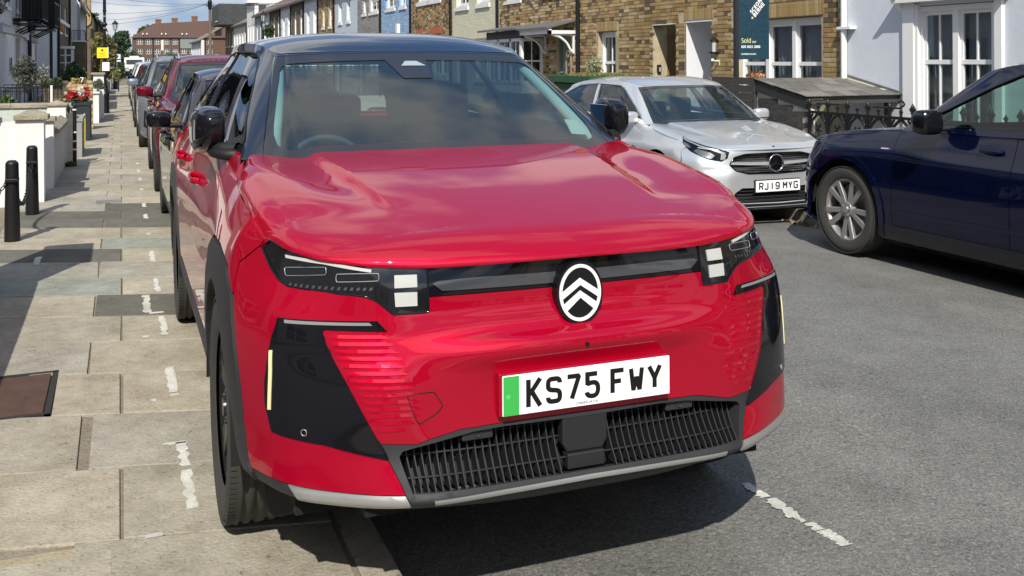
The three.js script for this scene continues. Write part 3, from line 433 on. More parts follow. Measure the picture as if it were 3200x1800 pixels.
  obj('rear_window', Q([[3.95, .05], [3.95, .9], [4.45, .9], [4.45, .05]], { step: .08, rim: 0 }), C.tint, car); obj('rear_window', mirrorX(Q([[3.95, .05], [3.95, .9], [4.45, .9], [4.45, .05]], { step: .08, rim: 0 })), C.tint, car);
  obj('spoiler', bx(-.52, .52, 1.535, 1.565, -4.12, -3.92, .012), C.gloss, car);
  // interior
  obj('dashboard', merge([patch([[-1, 0], [1, 0], [1, 1], [-1, 1]], (a, b) => [a * (.74 - .02 * b), 1.12 - .02 * b - .13 * Math.pow(b, 6), -(1.18 + .16 * a * a + b * .55)], { step: .08, rim: 0 }), bx(-.74, .74, .75, 1.0, -1.75, -1.65, .03), bx(-.18, .18, 1.06, 1.15, -1.72, -1.66, .02)]), C.dash, car);
  obj('steering_wheel', (() => { const t = new THREE.TorusGeometry(.178, .017, 12, 48); t.scale(1, .92, 1); const h = bx(-.07, .07, -.06, .05, -.03, .0, .02), s = bx(-.17, .17, -.02, .015, -.015, .0, .006); return merge([t, h, s]).rotateX(-.38).translate(-.37, 1.06, -1.90); })(), M([.06, .065, .07], .5), car);
  for (const x of [-.37, .37]) obj('seat', merge([new RoundedBoxGeometry(.5, .62, .14, 4, .06).rotateX(-.16).translate(x, .93, -2.52), new RoundedBoxGeometry(.29, .2, .11, 4, .05).rotateX(-.1).translate(x, 1.335, -2.58), bx(x - .25, x + .25, .5, .66, -2.45, -1.95, .05)]), C.fabric, car);
  obj('rear_bench', merge([new RoundedBoxGeometry(1.3, .55, .14, 4, .05).rotateX(-.2).translate(0, .95, -3.4), ...[-.42, 0, .42].map(x => new RoundedBoxGeometry(.26, .14, .09, 3, .04).translate(x, 1.28, -3.46))]), C.fabric, car);
  obj('cabin_lining', merge([bx(-.8, .8, .38, .42, -4.3, -1.2), patch([[-1, .02], [1, .02], [1, .95], [-1, .95]], (a, b) => { const p = roofMap(a * .93, b); return [p[0], p[1] - .035, p[2]]; }, { step: .1, rim: 0, flip: true, sx: .6, sy: 2 })]), M([.25, .26, .26], .9, 0, { side: THREE.DoubleSide }), car);
  obj('pillar_lining', both(tube([.06, .2, .4, .6, .8, .88].map(v => { const p = G(.70, v); return [p[0] - .012, p[1] - .01, p[2] - .05]; }), .028, 8, 24)), C.liner, car);
  obj('permit', Q([[.565, .14], [.66, .125], [.685, .25], [.59, .265]], { step: .05, rim: 0, lift: -.007 }), M([.50, .58, .52], .6), car);
  addWheels(car, { R: .37, w: .225, rim: .248, style: 'five', x: .815, zs: [-.933, -3.733], lift: [-.035, .03], mat: M([.05, .05, .052], .3, .8) });
}

// ------------------------------------------------------------------ the other cars: one body, re-proportioned per car
function inverse(f, y, lo, hi) { for (let i = 0; i < 40; i++) { const m = (lo + hi) / 2; f(m) < y ? lo = m : hi = m; } return (lo + hi) / 2; }
function buildCar(name, label, spec, place, group) {
  const c = thing(name, label, 'car', place, spec.turn ?? 0, group), { L, W, H, mat } = spec, kw = W / 1.88;
  const Y = curve(spec.Y), Sx = curve(spec.S), step = spec.step ?? .08;
  const warp = p => { const s = -p[2]; return [p[0] * kw, Y(p[1]), -Sx(s)]; };
  const S = (a, b) => warp(RB.map(a, b)), G = (a, b) => warp(RG.map(a, b)), HM = (a, b) => warp(hoodMap(a, b)), RM = (a, b) => warp(roofMap(a, b));
  const P = (p, o = {}) => patch(p, S, { step, ...o }), Q = (p, o = {}) => patch(p, G, { step: step * 1.3, ...o });
  const iy = y => inverse(Y, y, .1, 1.8), it = s => inverse(Sx, s, -.2, 5) + .6, ry = (s, y) => [it(s), iy(y)];
  const m2 = (n, g, m, par = c) => [obj(n, g, m, par), obj(n, mirrorX(g), m, par)];
  const Ra = spec.R + .055, yc = spec.R + .005, sF = spec.fo, sR = spec.fo + spec.wb, yb = spec.Y[0][1] + .0;
  const foot = (sc, r, y0) => { const a0 = Math.asin((y0 - yc) / r) * 180 / Math.PI; return arc(sc, yc, r, 180 - a0, a0, 20).map(([s, y]) => ry(s, y)); };
  const aF = foot(sF, Ra, yb + .02), aR = foot(sR, Ra, yb + .02);
  const b0 = .335, top = t => mixn(1.04, 1.215, smooth(.97, 1.9, t));
  const tF0 = aF[0][0], tF1 = aF[aF.length - 1][0], tR0 = aR[0][0], tR1 = aR[aR.length - 1][0];
  const dF = 1.985, dM = spec.doors === 2 ? null : 3.1, dR = 4.15, belt = 1.205;
  if (!spec.noFront) obj('front_bumper', P(sym([[0, .985], [.436, .978], [.7, .99], [.94, 1.02], [1.03, .98], [tF0 - .06, .80], [tF0 - .005, .5], [tF0, .36], [tF0 - .02, b0], [0, b0]]), { step: spec.step * .7 }), mat, c);
  obj('hood', patch([[-1, 0], [1, 0], [1, 1], [-1, 1]], HM, { step: .05, rim: .012 }), mat, c);
  const upF = aF.filter(p => p[1] > .55);
  m2('fender_flange', P([...hoodSeam.map(([t, y]) => [t, y + .02]), ...hoodSeam.slice().reverse().map(([t, y]) => [t, y - .03])], { lift: -.010, rim: 0 }), mat);
  m2('fender', P([...hoodSeam, [dF, belt], [dF, b0 + .12], [tF1 + .012, b0 + .12], ...aF.slice(1).reverse().filter((p, i, q) => p[1] > b0 + .12), [tF0 - .003, .5], [tF0 - .055, .81], [1.03, .985], [.972, 1.018]], { gap: .001 }), mat);
  const arcR = aR.filter(p => p[1] > b0 + .12 && p[0] < dR);
  const ends = [];
  for (const sd of [1, -1]) {
    const mm = g => sd > 0 ? g : mirrorX(g);
    const fd = obj('door', mm(P([[dF, b0 + .12], [dF, belt], [dM, belt + .01], [dM, b0 + .12]], { gap: .003 })), mat, c);
    const rd = obj('door', mm(P([[dM, b0 + .12], [dM, belt + .01], [dR, belt + .02], [dR, arcR.length ? arcR[arcR.length - 1][1] + .03 : .9], ...arcR.slice().reverse().map(p => [p[0] - .02, p[1] + .02]), [Math.min(dR, tR0 - .02), b0 + .12]], { gap: .003 })), mat, c);
    for (const [t, d] of [[2.9, fd], [3.95, rd]]) { const y = spec.handleY ?? 1.03, a = S(t, y); obj('handle', merge([tube([[-.09, 0], [-.07, .03], [.07, .03], [.09, 0]].map(([dz, dx]) => [sd * (a[0] + dx), a[1], a[2] + dz]), .014, 8, 16)]), spec.handleMat ?? mat, d); }
    obj('rear_quarter', mm(P([[dR, arcR.length ? arcR[arcR.length - 1][1] + .03 : .9], [dR, belt + .02], [4.96, belt], [4.98, b0], [tR1 + .01, b0], ...aR.slice().reverse().filter(p => p[0] > dR).map(p => [p[0] + .004, p[1] + .004])], { gap: .002 })), mat, c);
    obj('sill', mm(P([[tF1 + .02, b0], [tF1 + .02, b0 + .12], [tR0 - .03, b0 + .12], [tR0 - .03, b0]], { lift: .004 })), spec.sill ?? C.plastic, c);
    if (spec.trim) for (const [A, sc] of [[aF, sF], [aR, sR]]) obj('wheel_arch_trim', mm(P([...foot(sc, Ra + spec.trim, yb + .02), ...foot(sc, Ra, yb + .02).reverse()], { lift: .010, rim: .03, step: .05 })), spec.trimMat ?? C.plastic, c);
    for (const sc of [sF, sR]) { const l = new THREE.CylinderGeometry(Ra + .03, Ra + .03, .3, 24, 1, true, 0, Math.PI); l.rotateZ(Math.PI / 2); l.translate(sd * (W / 2 - .2), yc, -sc); const k = new THREE.CircleGeometry(Ra + .03, 24, 0, Math.PI); k.rotateY(sd * Math.PI / 2); k.translate(sd * (W / 2 - .33), yc, -sc); obj('arch_liner', merge([l, k]), C.liner2 ??= M([.006, .006, .006], .9, 0, { side: THREE.DoubleSide }), c); }
    const dlo1 = spec.dlo1 ?? [[.90, .08], [.95, .5], [1.05, .84], [1.2, .90], [2.14, .91], [2.22, .06]], dlo2 = spec.dlo2 ?? [[2.32, .06], [2.24, .91], [3.0, .905], [3.3, .82], [3.5, .5], [3.6, .12]];
    const wa = [.735, .733, .728];
    obj('roof_pillars', mm(Q([[.735, -.03], [.733, .3], [.728, .91], [.727, 1.0], [1.9, 1], [3.72, 1], [4.0, .9], [4.0, -.03], [2.2, -.03]], { holes: [dlo1, dlo2], rim: .02 })), spec.pillar ?? mat, c);
    obj('pillar_cover', mm(Q([[2.15, .05], [2.07, .92], [2.32, .92], [2.40, .05]], { rim: 0, lift: -.004 })), C.gloss, c);
    for (const q of [dlo1, dlo2]) obj('side_window', mm(Q(q, { rim: 0, lift: -.008, step: .3 })), spec.glass ?? C.tint, c);
    obj('window_trim', mm(ring([...dlo1.slice(0, 5), ...dlo2.slice(1)], G, .008, { n: 60 })), spec.winTrim ?? C.plasticDark, c);
    const mg = new THREE.SphereGeometry(1, 24, 16), mp = mg.attributes.position; for (let i = 0; i < mp.count; i++) { const sq = v => Math.sign(v) * Math.pow(Math.abs(v), .6); let x = sq(mp.getX(i)) * .10, y = sq(mp.getY(i)) * .068, z = sq(mp.getZ(i)) * .06; if (z < 0) z *= .5; else z *= 1.25 - 2 * Math.abs(x); mp.setXYZ(i, x, y * (spec.mirS ?? 1), z * (spec.mirS ?? 1) * (spec.mirS ? 1.35 : 1)); } mg.computeVertexNormals();
    const mb0 = G(spec.mirT ?? 1.02, .06), mb = [mb0[0], mb0[1] + (spec.mirY ?? 0), mb0[2]], ms = spec.mirS ?? 1, mx = spec.mirX ?? (Math.abs(mb[0]) + .13); const wm = obj('wing_mirror', mg.translate(sd * mx, mb[1] + .05, mb[2] - .02), spec.mirror ?? C.gloss, c);
    obj('mirror_arm', tube([[sd * (Math.abs(mb[0]) - .05), mb[1], mb[2] - .02], [sd * (mx - .06), mb[1] + .005, mb[2] - .01], [sd * (mx - .01), mb[1] + .03, mb[2] - .02]], .022, 8, 12), C.plasticDark, wm);
    obj('mirror_glass', bx(sd * mx - .08, sd * mx + .08, mb[1] - .0, mb[1] + .1, mb[2] - .055, mb[2] - .050, .002), C.mirror, wm);
  }
  const wsOut = [[.738, .0], [.732, .3], [.727, .91]], half = a => [...a, ...a.slice().reverse().map(q => [-q[0], q[1]])];
  const wsIn = half([[.66, .09], [.69, .2], [.69, .6], [.67, .83]]);
  obj('windscreen', Q(inset(half(wsOut), .006), { rim: 0, lift: -.004, step: .2 }), spec.ws ?? C.glass, c);
  obj('windscreen_band', Q(inset(half(wsOut), .004), { holes: [wsIn], rim: 0, lift: -.001 }), C.frit, c);
  obj('roof', patch([[-1, 0], [1, 0], [1, 1], [-1, 1]], RM, { step: .09, rim: .02, sx: .65, sy: 2 }), spec.roof ?? mat, c);
  obj('roof_header', Q([[-.735, .905], [.735, .905], [.735, 1.0], [-.735, 1.0]], { rim: .01 }), spec.roof ?? mat, c);
  if (spec.rails) for (const sd of [1, -1]) obj('roof_rail', tube([.08, .1, .3, .6, .82, .85].map((b, i, a) => { const p = RM(sd * .93, b); return [p[0], p[1] + (i === 0 || i === a.length - 1 ? .0 : .05), p[2]]; }), .016, 8, 30), C.silver, c);
  m2('tailgate', P([[4.98, b0], [4.98, 1.2], [6.03, 1.2], [6.03, b0]], { gap: .002 }), mat); m2('rear_window', Q([[3.95, .05], [3.95, .92], [4.45, .92], [4.45, .05]], { rim: 0 }), C.tint); m2('tail_lamp', P([[4.86, .98], [4.86, 1.12], [5.4, 1.12], [5.4, 1.0]], { lift: .006 }), C.lampRed);
  const wsS = Sx(1.2), yB = Y(1.2), rs = Sx(2.5);
  obj('dashboard', bx(-W * .4, W * .4, yB - .5, yB - .06, -(wsS + .55), -wsS, .06), C.fabric, c);
  obj('cabin_floor', bx(-W * .43, W * .43, yb + .12, yb + .2, -(L - .4), -wsS + .2), C.dark, c);
  for (const x of [-.36, .36]) obj('seat', merge([new RoundedBoxGeometry(.48, .6, .14, 3, .06).rotateX(-.16).translate(x, yB - .26, -rs - .1), new RoundedBoxGeometry(.27, .2, .1, 3, .045).rotateX(-.1).translate(x, yB + .13, -rs - .16)]), C.fabric, c);
  obj('rear_bench', merge([new RoundedBoxGeometry(1.2, .55, .14, 3, .05).rotateX(-.2).translate(0, yB - .25, -Sx(3.3)), ...[-.4, .4].map(x => new RoundedBoxGeometry(.26, .14, .09, 3, .04).translate(x, yB + .08, -Sx(3.36)))]), C.fabric, c);
  obj('steering_wheel', new THREE.TorusGeometry(.175, .015, 10, 40).rotateX(-.4).translate(-.36, yB - .12, -(wsS + .68)), C.plasticDark, c);
  obj('inner_shell', merge([1, -1].map(k => { const g = P([[.9, b0 + .1], [.9, 1.0], [1.9, 1.1], [4.9, 1.12], [4.9, b0 + .1], ...aR.filter(p => p[1] > b0 + .1).reverse(), ...aF.filter(p => p[1] > b0 + .1).reverse()], { step: .12, lift: -.035, rim: 0 }); return k > 0 ? g : mirrorX(g); }).concat(bx(-W * .42, W * .42, yb - .0, yb + .1, -(L - .15), -.2))), C.liner2, c);
  addWheels(c, { R: spec.R, w: .22, rim: spec.rim ?? spec.R * .66, style: spec.style ?? 'five', x: W / 2 - .12, zs: [-sF, -sR], mat: spec.wheelMat ?? C.alloy });
  return { c, S, G, P, Q, HM, m2, ry, Y, Sx, it, iy };
}
C.satin2 = M([.30, .31, .32], .3, .2); C.satin3 = M([.22, .23, .24], .25, .7); C.alloy = M([.55, .55, .56], .28, .85); C.alloyDark = M([.40, .38, .37], .34, .7);
C.silverPaint = paint([.60, .62, .635], .6, .36); C.navy = paint([.0022, .0038, .021], .12, .4); C.blackPaint = paint([.006, .006, .007], .2, .35); C.darkRed = paint([.13, .004, .012], .35, .38); C.grey = paint([.24, .27, .30], .55, .38); C.whitePaint = paint([.75, .75, .74], 0, .35); C.black2 = paint([.012, .014, .02], .4, .35);

// silver hatchback facing the camera across the road
{
  const b = buildCar('silver_car', 'silver hatchback parked nose towards the camera behind the dark blue one', { L: 4.42, W: 1.79, H: 1.44, fo: .86, wb: 2.73, R: .325, mat: C.silverPaint, noFront: true, step: .05, mirror: C.silverPaint, mirX: .855, mirY: -.035, style: 'double', winTrim: C.chrome, sill: C.silverPaint, glass: M([.35, .42, .42], 0, 0, { transmission: 1, thickness: 0, ior: 1.6 }), Y: [[.33, .17], [.5, .30], [.75, .55], [.98, .735], [1.04, .775], [1.21, .955], [1.6, 1.345], [1.69, 1.435]], S: [[-.05, -.04], [0, 0], [.4, .34], [.9, .86], [1.2, 1.16], [1.97, 1.83], [2.5, 2.3], [3.3, 3.05], [4.0, 3.85], [4.62, 4.42]] }, [6.05, -.085, -8.30]);
  const { c, P, S, ry, m2 } = b, u = (t, y) => [t, b.iy(y)], U = a => a.map(([t, y]) => u(t, y));
  const grU = U([[0, .705], [.34, .70], [.48, .67], [.535, .605], [.48, .545], [.34, .512], [0, .505]]);
  const intake = U([[0, .365], [.42, .375], [.50, .33], [.58, .235], [0, .225]]), side = U([[.66, .45], [.90, .475], [.93, .40], [.86, .345], [.72, .365]]);
  const hl = U([[0.520, .725], [0.660, .765], [0.860, .815], [1.080, .865], [1.020, .80], [0.920, .725], [0.760, .655], [0.620, .635], [0.550, .665]]);
  const a0 = b.it(.86 - .38), topE = [[0, .985], [.436, .978]];
  obj('front_bumper', P(sym([...topE, [.66, .990], [.94, 1.02], [1.03, .985], [a0 - .05, .81], [a0, .55], [a0 + .01, .36], [0, .34]]), { step: .035, holes: [sym(grU), sym(intake)] }), C.silverPaint, c);
  obj('hood_seam', ring(sym([[0, .985], [.44, .979], [.66, .990]]).slice(0, 6), S, .002, { n: 40 }), C.dark, c);
  for (const h of m2('headlight', P(hl, { step: .03, lift: .004, rim: .01 }), C.gloss)) {
    const sd = h === c.children.filter(o => o.name === 'headlight')[0] ? 1 : -1, mm = g => sd > 0 ? g : mirrorX(g);
    obj('light_strip', mm(P(U([[0.560, .715], [0.680, .755], [0.880, .81], [1.040, .85], [1.040, .838], [0.880, .797], [0.690, .74], [0.590, .70]]), { step: .05, lift: .008, rim: .002 })), C.satin2, h);
    obj('reflector', mm(P(U([[0.680, .69], [0.720, .72], [0.840, .75], [0.880, .73], [0.820, .68], [0.720, .66]]), { step: .05, lift: .007, rim: .002 })), C.satin3, h);
    obj('reflector', mm(P(U([[0.900, .755], [0.940, .785], [1.010, .81], [0.980, .765]]), { step: .05, lift: .007, rim: .002 })), C.satin3, h);
    obj('lamp_end', mm(P(U([[0.560, .70], [0.610, .715], [0.630, .65], [0.580, .655]]), { step: .05, lift: .007, rim: .002 })), C.satin2, h);
  }
  const g = obj('grille', P(sym(grU), { step: .06, lift: -.05, rim: 0 }), C.plasticDark, c);
  obj('grille_frame', ring(sym(grU), S, .007, { n: 120 }), C.gloss, g);
  const dots = []; for (let j = 0; j < 9; j++) for (let i = -24; i <= 24; i++) { const t = (i + (j % 2) / 2) * .0225, y = .528 + j * .0205; const half = j < 1 ? .36 : j > 7 ? .38 : .485; if (Math.abs(t) > half || Math.hypot(t, y - .605) < .095) continue; const p = S(t, b.iy(y)); const o = new THREE.OctahedronGeometry(.0052); o.scale(1, .8, .6); o.translate(p[0], p[1], p[2] - .022); dots.push(o); }
  const gd = obj('grille_pins', merge(dots), C.chrome, g); gd.userData.kind = 'stuff';
  for (const sd of [-1, 1]) obj('grille_blade', merge([P(U([[sd * .07, .622], [sd * .52, .628], [sd * .52, .606], [sd * .07, .592]]), { step: .06, lift: -.006, rim: .02 })]), C.silver, g);
  const p0 = S(0, b.iy(.605)); const star = obj('star_emblem', merge([new THREE.TorusGeometry(.083, .0085, 10, 48).translate(0, 0, 0), ...[90, 210, 330].map(d => { const a = d * Math.PI / 180; return extr([[Math.cos(a) * .082, Math.sin(a) * .082], [Math.cos(a + 1.05) * .013, Math.sin(a + 1.05) * .013], [Math.cos(a - 1.05) * .013, Math.sin(a - 1.05) * .013]].sort(() => 0), .006); })]), C.chrome, c); star.position.set(0, .605, p0[2] + .012);
  obj('emblem_disc', new THREE.CylinderGeometry(.08, .08, .01, 40).rotateX(Math.PI / 2).translate(0, 0, -.008), C.gloss, star);
  const lg = obj('lower_intake', P(sym(intake), { step: .06, lift: -.06, rim: 0 }), C.plasticDark, c);
  for (let i = 0; i < 4; i++) obj('intake_bar', tube(Array.from({ length: 11 }, (_, k) => { const t = -.5 + k * .1, p = S(t, b.iy(.25 + i * .03)); return [p[0], p[1], p[2] - .03]; }), .005, 6, 20), C.plastic, lg);
  m2('side_intake', P(side, { step: .04, lift: .003, rim: .01 }), C.plasticDark); m2('intake_fin', P(U([[.64, .43], [.92, .455], [.92, .435], [.66, .405]]), { step: .05, lift: .012, rim: .012 }), C.silverPaint);
  obj('front_lip', P(sym(U([[0, .215], [.6, .225], [.86, .25], [.92, .30], [.94, .20], [0, .165]])), { step: .05, lift: .012, rim: .03 }), C.plasticDark, c);
  obj('lip_strip', P(sym(U([[0, .20], [.6, .205], [.9, .235], [.9, .22], [.6, .187], [0, .18]])), { step: .05, lift: .018, rim: .02 }), C.silverPaint, c);
  plateMesh(c, 'RJ19 MYG', { p: [0, .385, S(0, b.iy(.385))[2] + .015] }); obj('plate_base', bx(-.27, .27, .32, .45, S(0, b.iy(.385))[2] - .03, S(0, b.iy(.385))[2] + .01, .004), C.plasticDark, c);
  const bn = b.HM(0, .12); obj('hood_badge', new THREE.SphereGeometry(.014, 12, 8).scale(1, .35, 1.3).translate(bn[0], bn[1] + .002, bn[2]), C.gloss, c);
  for (const x of [-.3, .36]) obj('wiper', bar([x, b.Y(1.19) + .03, -b.Sx(1.25)], [x + .5, b.Y(1.2) + .035, -b.Sx(1.3)], .007, 6), C.plasticDark, c);
}
// dark blue car at the right edge, facing away
{
  const b = buildCar('blue_car', 'dark navy blue car with grey split-spoke wheels at the right edge of the road', { turn: Math.PI, L: 4.59, W: 1.865, H: 1.63, fo: .85, wb: 2.76, R: .362, rim: .255, style: 'split', wheelMat: C.alloyDark, mat: C.navy, step: .05, trim: .055, trimMat: C.navy, sill: C.black2, handleY: 1.10, handleMat: C.navy, mirX: 1.0, mirT: 1.30, mirS: 1.35, mirror: C.gloss, ws: M([.5, .66, .62], 0, 0, { transmission: 1, thickness: 0, ior: 1.7 }), glass: M([.50, .68, .62], 0, 0, { transmission: 1, thickness: 0, ior: 1.5 }), dlo1: [[.93, .07], [1.0, .36], [1.12, .70], [1.27, .88], [1.45, .91], [2.16, .915], [2.23, .06]], winTrim: C.gloss, Y: [[.33, .19], [.5, .36], [.98, .865], [1.21, 1.06], [1.6, 1.525], [1.69, 1.63]], S: [[-.05, -.05], [0, 0], [.4, .37], [.9, .85], [1.2, 1.2], [1.97, 2.0], [2.5, 2.52], [4.0, 3.98], [4.62, 4.59]] }, [6.50, -.06, -7.62]);
  const { c, P, m2, S, ry } = b;
  m2('headlight', P([[.5, .965], [.8, .99], [1.02, 1.02], [.98, .93], [.7, .9], [.52, .9]], { lift: .004 }), C.gloss); obj('grille', P(sym([[0, .9], [.44, .88], [.5, .62], [.4, .5], [0, .48]]), { lift: .004, rim: .01 }), C.plasticDark, c);
  m2('door_crease', P([[2.0, .545], [2.0, .575], [4.0, .60], [4.0, .57]], { lift: .006, rim: .01 }), C.navy);
  obj('fender_badge', P([[1.86, 1.018], [1.86, 1.03], [1.955, 1.033], [1.955, 1.021]], { lift: .003, rim: .003 }), C.chrome, c); obj('fender_badge', P([[1.935, 1.019], [1.935, 1.0325], [1.955, 1.033], [1.955, 1.021]], { lift: .004, rim: .003 }), C.lampRed, c);
}
// row of parked cars behind the red one
{
  const gen = (H, bY, hY, y0) => [[.33, y0], [.98, hY], [1.21, bY], [1.6, H - .09], [1.69, H]];
  const gs = (L, hood, roof) => [[-.05, -.05], [0, 0], [.4, .36], [1.2, hood], [1.97, roof], [2.5, roof + .5], [4.0, L - .6], [4.62, L]];
  const mk = (n, l, sp, p) => { const b = buildCar(n, l, sp, p); const w = b.m2('headlight', b.P([[.48, .97], [.7, .99], [.97, 1.02], [1.0, .95], [.75, .9], [.5, .89]], { lift: .004, rim: .006 }), C.gloss); for (const h of w) obj('reflector', (g => h === w[0] ? g : mirrorX(g))(b.P([[.56, .955], [.72, .965], [.9, .985], [.9, .94], [.72, .925], [.56, .92]], { lift: .008, rim: .004 })), C.chrome, h); obj('grille', b.P(sym([[0, .95], [.40, .93], [.42, .74], [0, .72]]), { lift: .004, rim: .006 }), C.plasticDark, b.c); obj('lower_intake', b.P(sym([[0, .58], [.6, .6], [.7, .45], [0, .42]]), { lift: .004, rim: .006 }), C.plasticDark, b.c); b.m2('side_intake', b.P([[.74, .68], [.9, .72], [.93, .5], [.78, .46]], { lift: .005, rim: .006 }), C.plasticDark); return b; };
  mk('black_car', 'small black hatchback parked right behind the red car', { L: 3.95, W: 1.72, H: 1.47, fo: .78, wb: 2.5, R: .31, mat: C.blackPaint, step: .07, Y: gen(1.47, .98, .82, .17), S: gs(3.95, 1.0, 1.7), style: 'double', mirX: .93 }, [1.215, .02, -7.5]);
  mk('dark_red_suv', 'dark red tall car with silver roof rails second behind the red one', { L: 4.5, W: 1.83, H: 1.66, fo: .85, wb: 2.66, R: .35, mat: C.darkRed, step: .08, trim: .06, rails: true, mirror: C.darkRed, mirX: .99, Y: gen(1.62, 1.09, .95, .2), S: gs(4.5, 1.15, 1.9) }, [1.26, .02, -11.75]);
  mk('grey_suv', 'blue grey tall car parked nose towards the camera behind the dark red one', { L: 4.6, W: 1.85, H: 1.66, fo: .88, wb: 2.75, R: .35, mat: C.grey, step: .08, rails: true, mirror: C.grey, mirX: 1.0, Y: gen(1.64, 1.08, .95, .2), S: gs(4.6, 1.15, 1.85) }, [1.2, .02, -18.3]);
  mk('distant_grey_car', 'dark grey car parked fourth behind the red one', { L: 4.3, W: 1.78, H: 1.5, fo: .85, wb: 2.6, R: .33, mat: C.black2, step: .12, Y: gen(1.5, 1.0, .85, .18), S: gs(4.3, 1.1, 1.8) }, [1.15, .02, -24.2]);
  mk('distant_red_car', 'small red car parked fifth behind the red one', { L: 4.1, W: 1.74, H: 1.5, fo: .8, wb: 2.5, R: .32, mat: C.darkRed, step: .12, Y: gen(1.5, 1.0, .85, .18), S: gs(4.1, 1.05, 1.75) }, [1.15, .02, -29.5]);
  mk('distant_white_car', 'small white car parked in front of the white van', { L: 4.1, W: 1.74, H: 1.5, fo: .8, wb: 2.5, R: .32, mat: C.whitePaint, step: .12, Y: gen(1.5, 1.0, .85, .18), S: gs(4.1, 1.05, 1.75) }, [1.15, .02, -36]);
  mk('distant_silver_car', 'small silver car parked sixth behind the red one', { L: 4.2, W: 1.76, H: 1.52, fo: .8, wb: 2.55, R: .32, mat: C.silverPaint, step: .12, Y: gen(1.52, 1.0, .85, .18), S: gs(4.2, 1.05, 1.75) }, [1.15, .02, -43]);
  // white van
  const v = thing('white_van', 'white panel van far down the row of parked cars', 'van', [1.28, -.02, -112]);
  obj('body', extr([[-.12, .35], [-5.1, .35], [-5.1, 1.9], [-4.9, 2.0], [-1.75, 2.0], [-1.2, 1.78], [-.72, 1.25], [-.12, 1.05], [0, .8]], 1.86, { bevel: .07 }).rotateY(-Math.PI / 2).translate(.93, 0, 0), C.whitePaint, v);
  obj('windscreen', (() => { const g = bx(-.80, .80, 0, .66, -.01, .012); g.rotateX(-.74); g.translate(0, 1.27, -.70); return g; })(), C.frit, v); obj('grille', bx(-.5, .5, .62, .8, -.02, .10, .01), C.plasticDark, v); obj('bumper', bx(-.93, .93, .33, .55, -.3, .12, .04), C.plasticDark, v); for (const x of [-.72, .72]) { obj('headlight', bx(x - .17, x + .17, .82, 1.0, -.2, .04, .03), C.diffuser, v); obj('wing_mirror', bx(x * 1.45 - .08, x * 1.45 + .08, 1.2, 1.5, -1.0, -.88, .03), C.plasticDark, v); } obj('roof_rack', merge([bx(-.5, .5, 2.06, 2.16, -3, -1.9, .04), bx(-.45, .45, 2.0, 2.06, -2.9, -2.0)]), C.whitePaint, v);
  addWheels(v, { R: .34, w: .22, rim: .22, style: 'five', x: .82, zs: [-.85, -3.9], mat: C.alloyDark });
}

// ------------------------------------------------------------------ ground: procedural textures
const PY = .03;
function hash(x, y, s = 0) { let h = (x * 374761393 + y * 668265263 + s * 974711) | 0; h = Math.imul(h ^ (h >>> 13), 1274126177); return ((h ^ (h >>> 16)) >>> 0) / 4294967296; }
function pn(x, y, per, s = 0) { const xi = Math.floor(x), yi = Math.floor(y), fx = x - xi, fy = y - yi, u = fx * fx * (3 - 2 * fx), v = fy * fy * (3 - 2 * fy), w = n => ((n % per) + per) % per; return mixn(mixn(hash(w(xi), w(yi), s), hash(w(xi + 1), w(yi), s), u), mixn(hash(w(xi), w(yi + 1), s), hash(w(xi + 1), w(yi + 1), s), u), v); }
const pf = (x, y, per, o = 4, s = 0) => { let a = .5, t = 0, n = 0; for (let i = 0; i < o; i++) { t += a * pn(x * (1 << i), y * (1 << i), per << i, s + i); n += a; a *= .55; } return t / n; };
function tex(n, fn, metres, color = true) {
  const d = new Uint8Array(n * n * 4); for (let j = 0; j < n; j++) for (let i = 0; i < n; i++) { const c = fn(i / n, j / n), o = (j * n + i) * 4; for (let k = 0; k < 3; k++) { let v = Array.isArray(c) ? c[k] : c; if (color) v = Math.pow(Math.max(0, v), 1 / 2.2); d[o + k] = Math.max(0, Math.min(255, v * 255)); } d[o + 3] = 255; }
  const t = new THREE.DataTexture(d, n, n); t.wrapS = t.wrapT = THREE.RepeatWrapping; t.magFilter = THREE.LinearFilter; t.minFilter = THREE.LinearMipmapLinearFilter; t.generateMipmaps = true; if (color) t.colorSpace = THREE.SRGBColorSpace; t.repeat.set(1 / metres, 1 / metres); t.needsUpdate = true; return t;
}
const asphaltMap = tex(1024, (x, y) => { const g = pf(x * 8, y * 8, 8, 4, 3), sp = pn(x * 340, y * 340, 340, 5), s2 = pn(x * 200, y * 200, 200, 8); let v = .128 + .06 * (g - .5) + .15 * Math.pow(sp, 3.0) - .05 * smooth(.62, .9, s2); if (hash(Math.floor(x * 512), Math.floor(y * 512), 9) > .9985) v = .42; return [v * 1.01, v, v * .94]; }, 1.7);
const asphaltBump = tex(512, (x, y) => .5 * pn(x * 190, y * 190, 190, 5) + .5 * pn(x * 100, y * 100, 100, 8), 1.7, false);
const stoneMap = s => tex(512, (x, y) => { const g = pf(x * 5, y * 5, 5, 5, s), f = pn(x * 170, y * 170, 170, s + 3), h = pn(x * 26, y * 26, 26, s + 9), p = smooth(.86, .97, pn(x * 110, y * 110, 110, s + 7)); const v = .80 + .42 * (g - .5) + .22 * (f - .5) - .34 * p + .16 * (h - .5); return [v, v * (.985 + .05 * (g - .5)), v * (.95 + .12 * (g - .5))]; }, 1.1);
const stoneA = stoneMap(11), stoneB = stoneMap(41), stoneBump = tex(512, (x, y) => .45 * pn(x * 120, y * 120, 120, 4) + .35 * pf(x * 12, y * 12, 12, 3, 6) + .2 * (1 - smooth(.86, .95, pn(x * 110, y * 110, 110, 18))), 1.1, false);
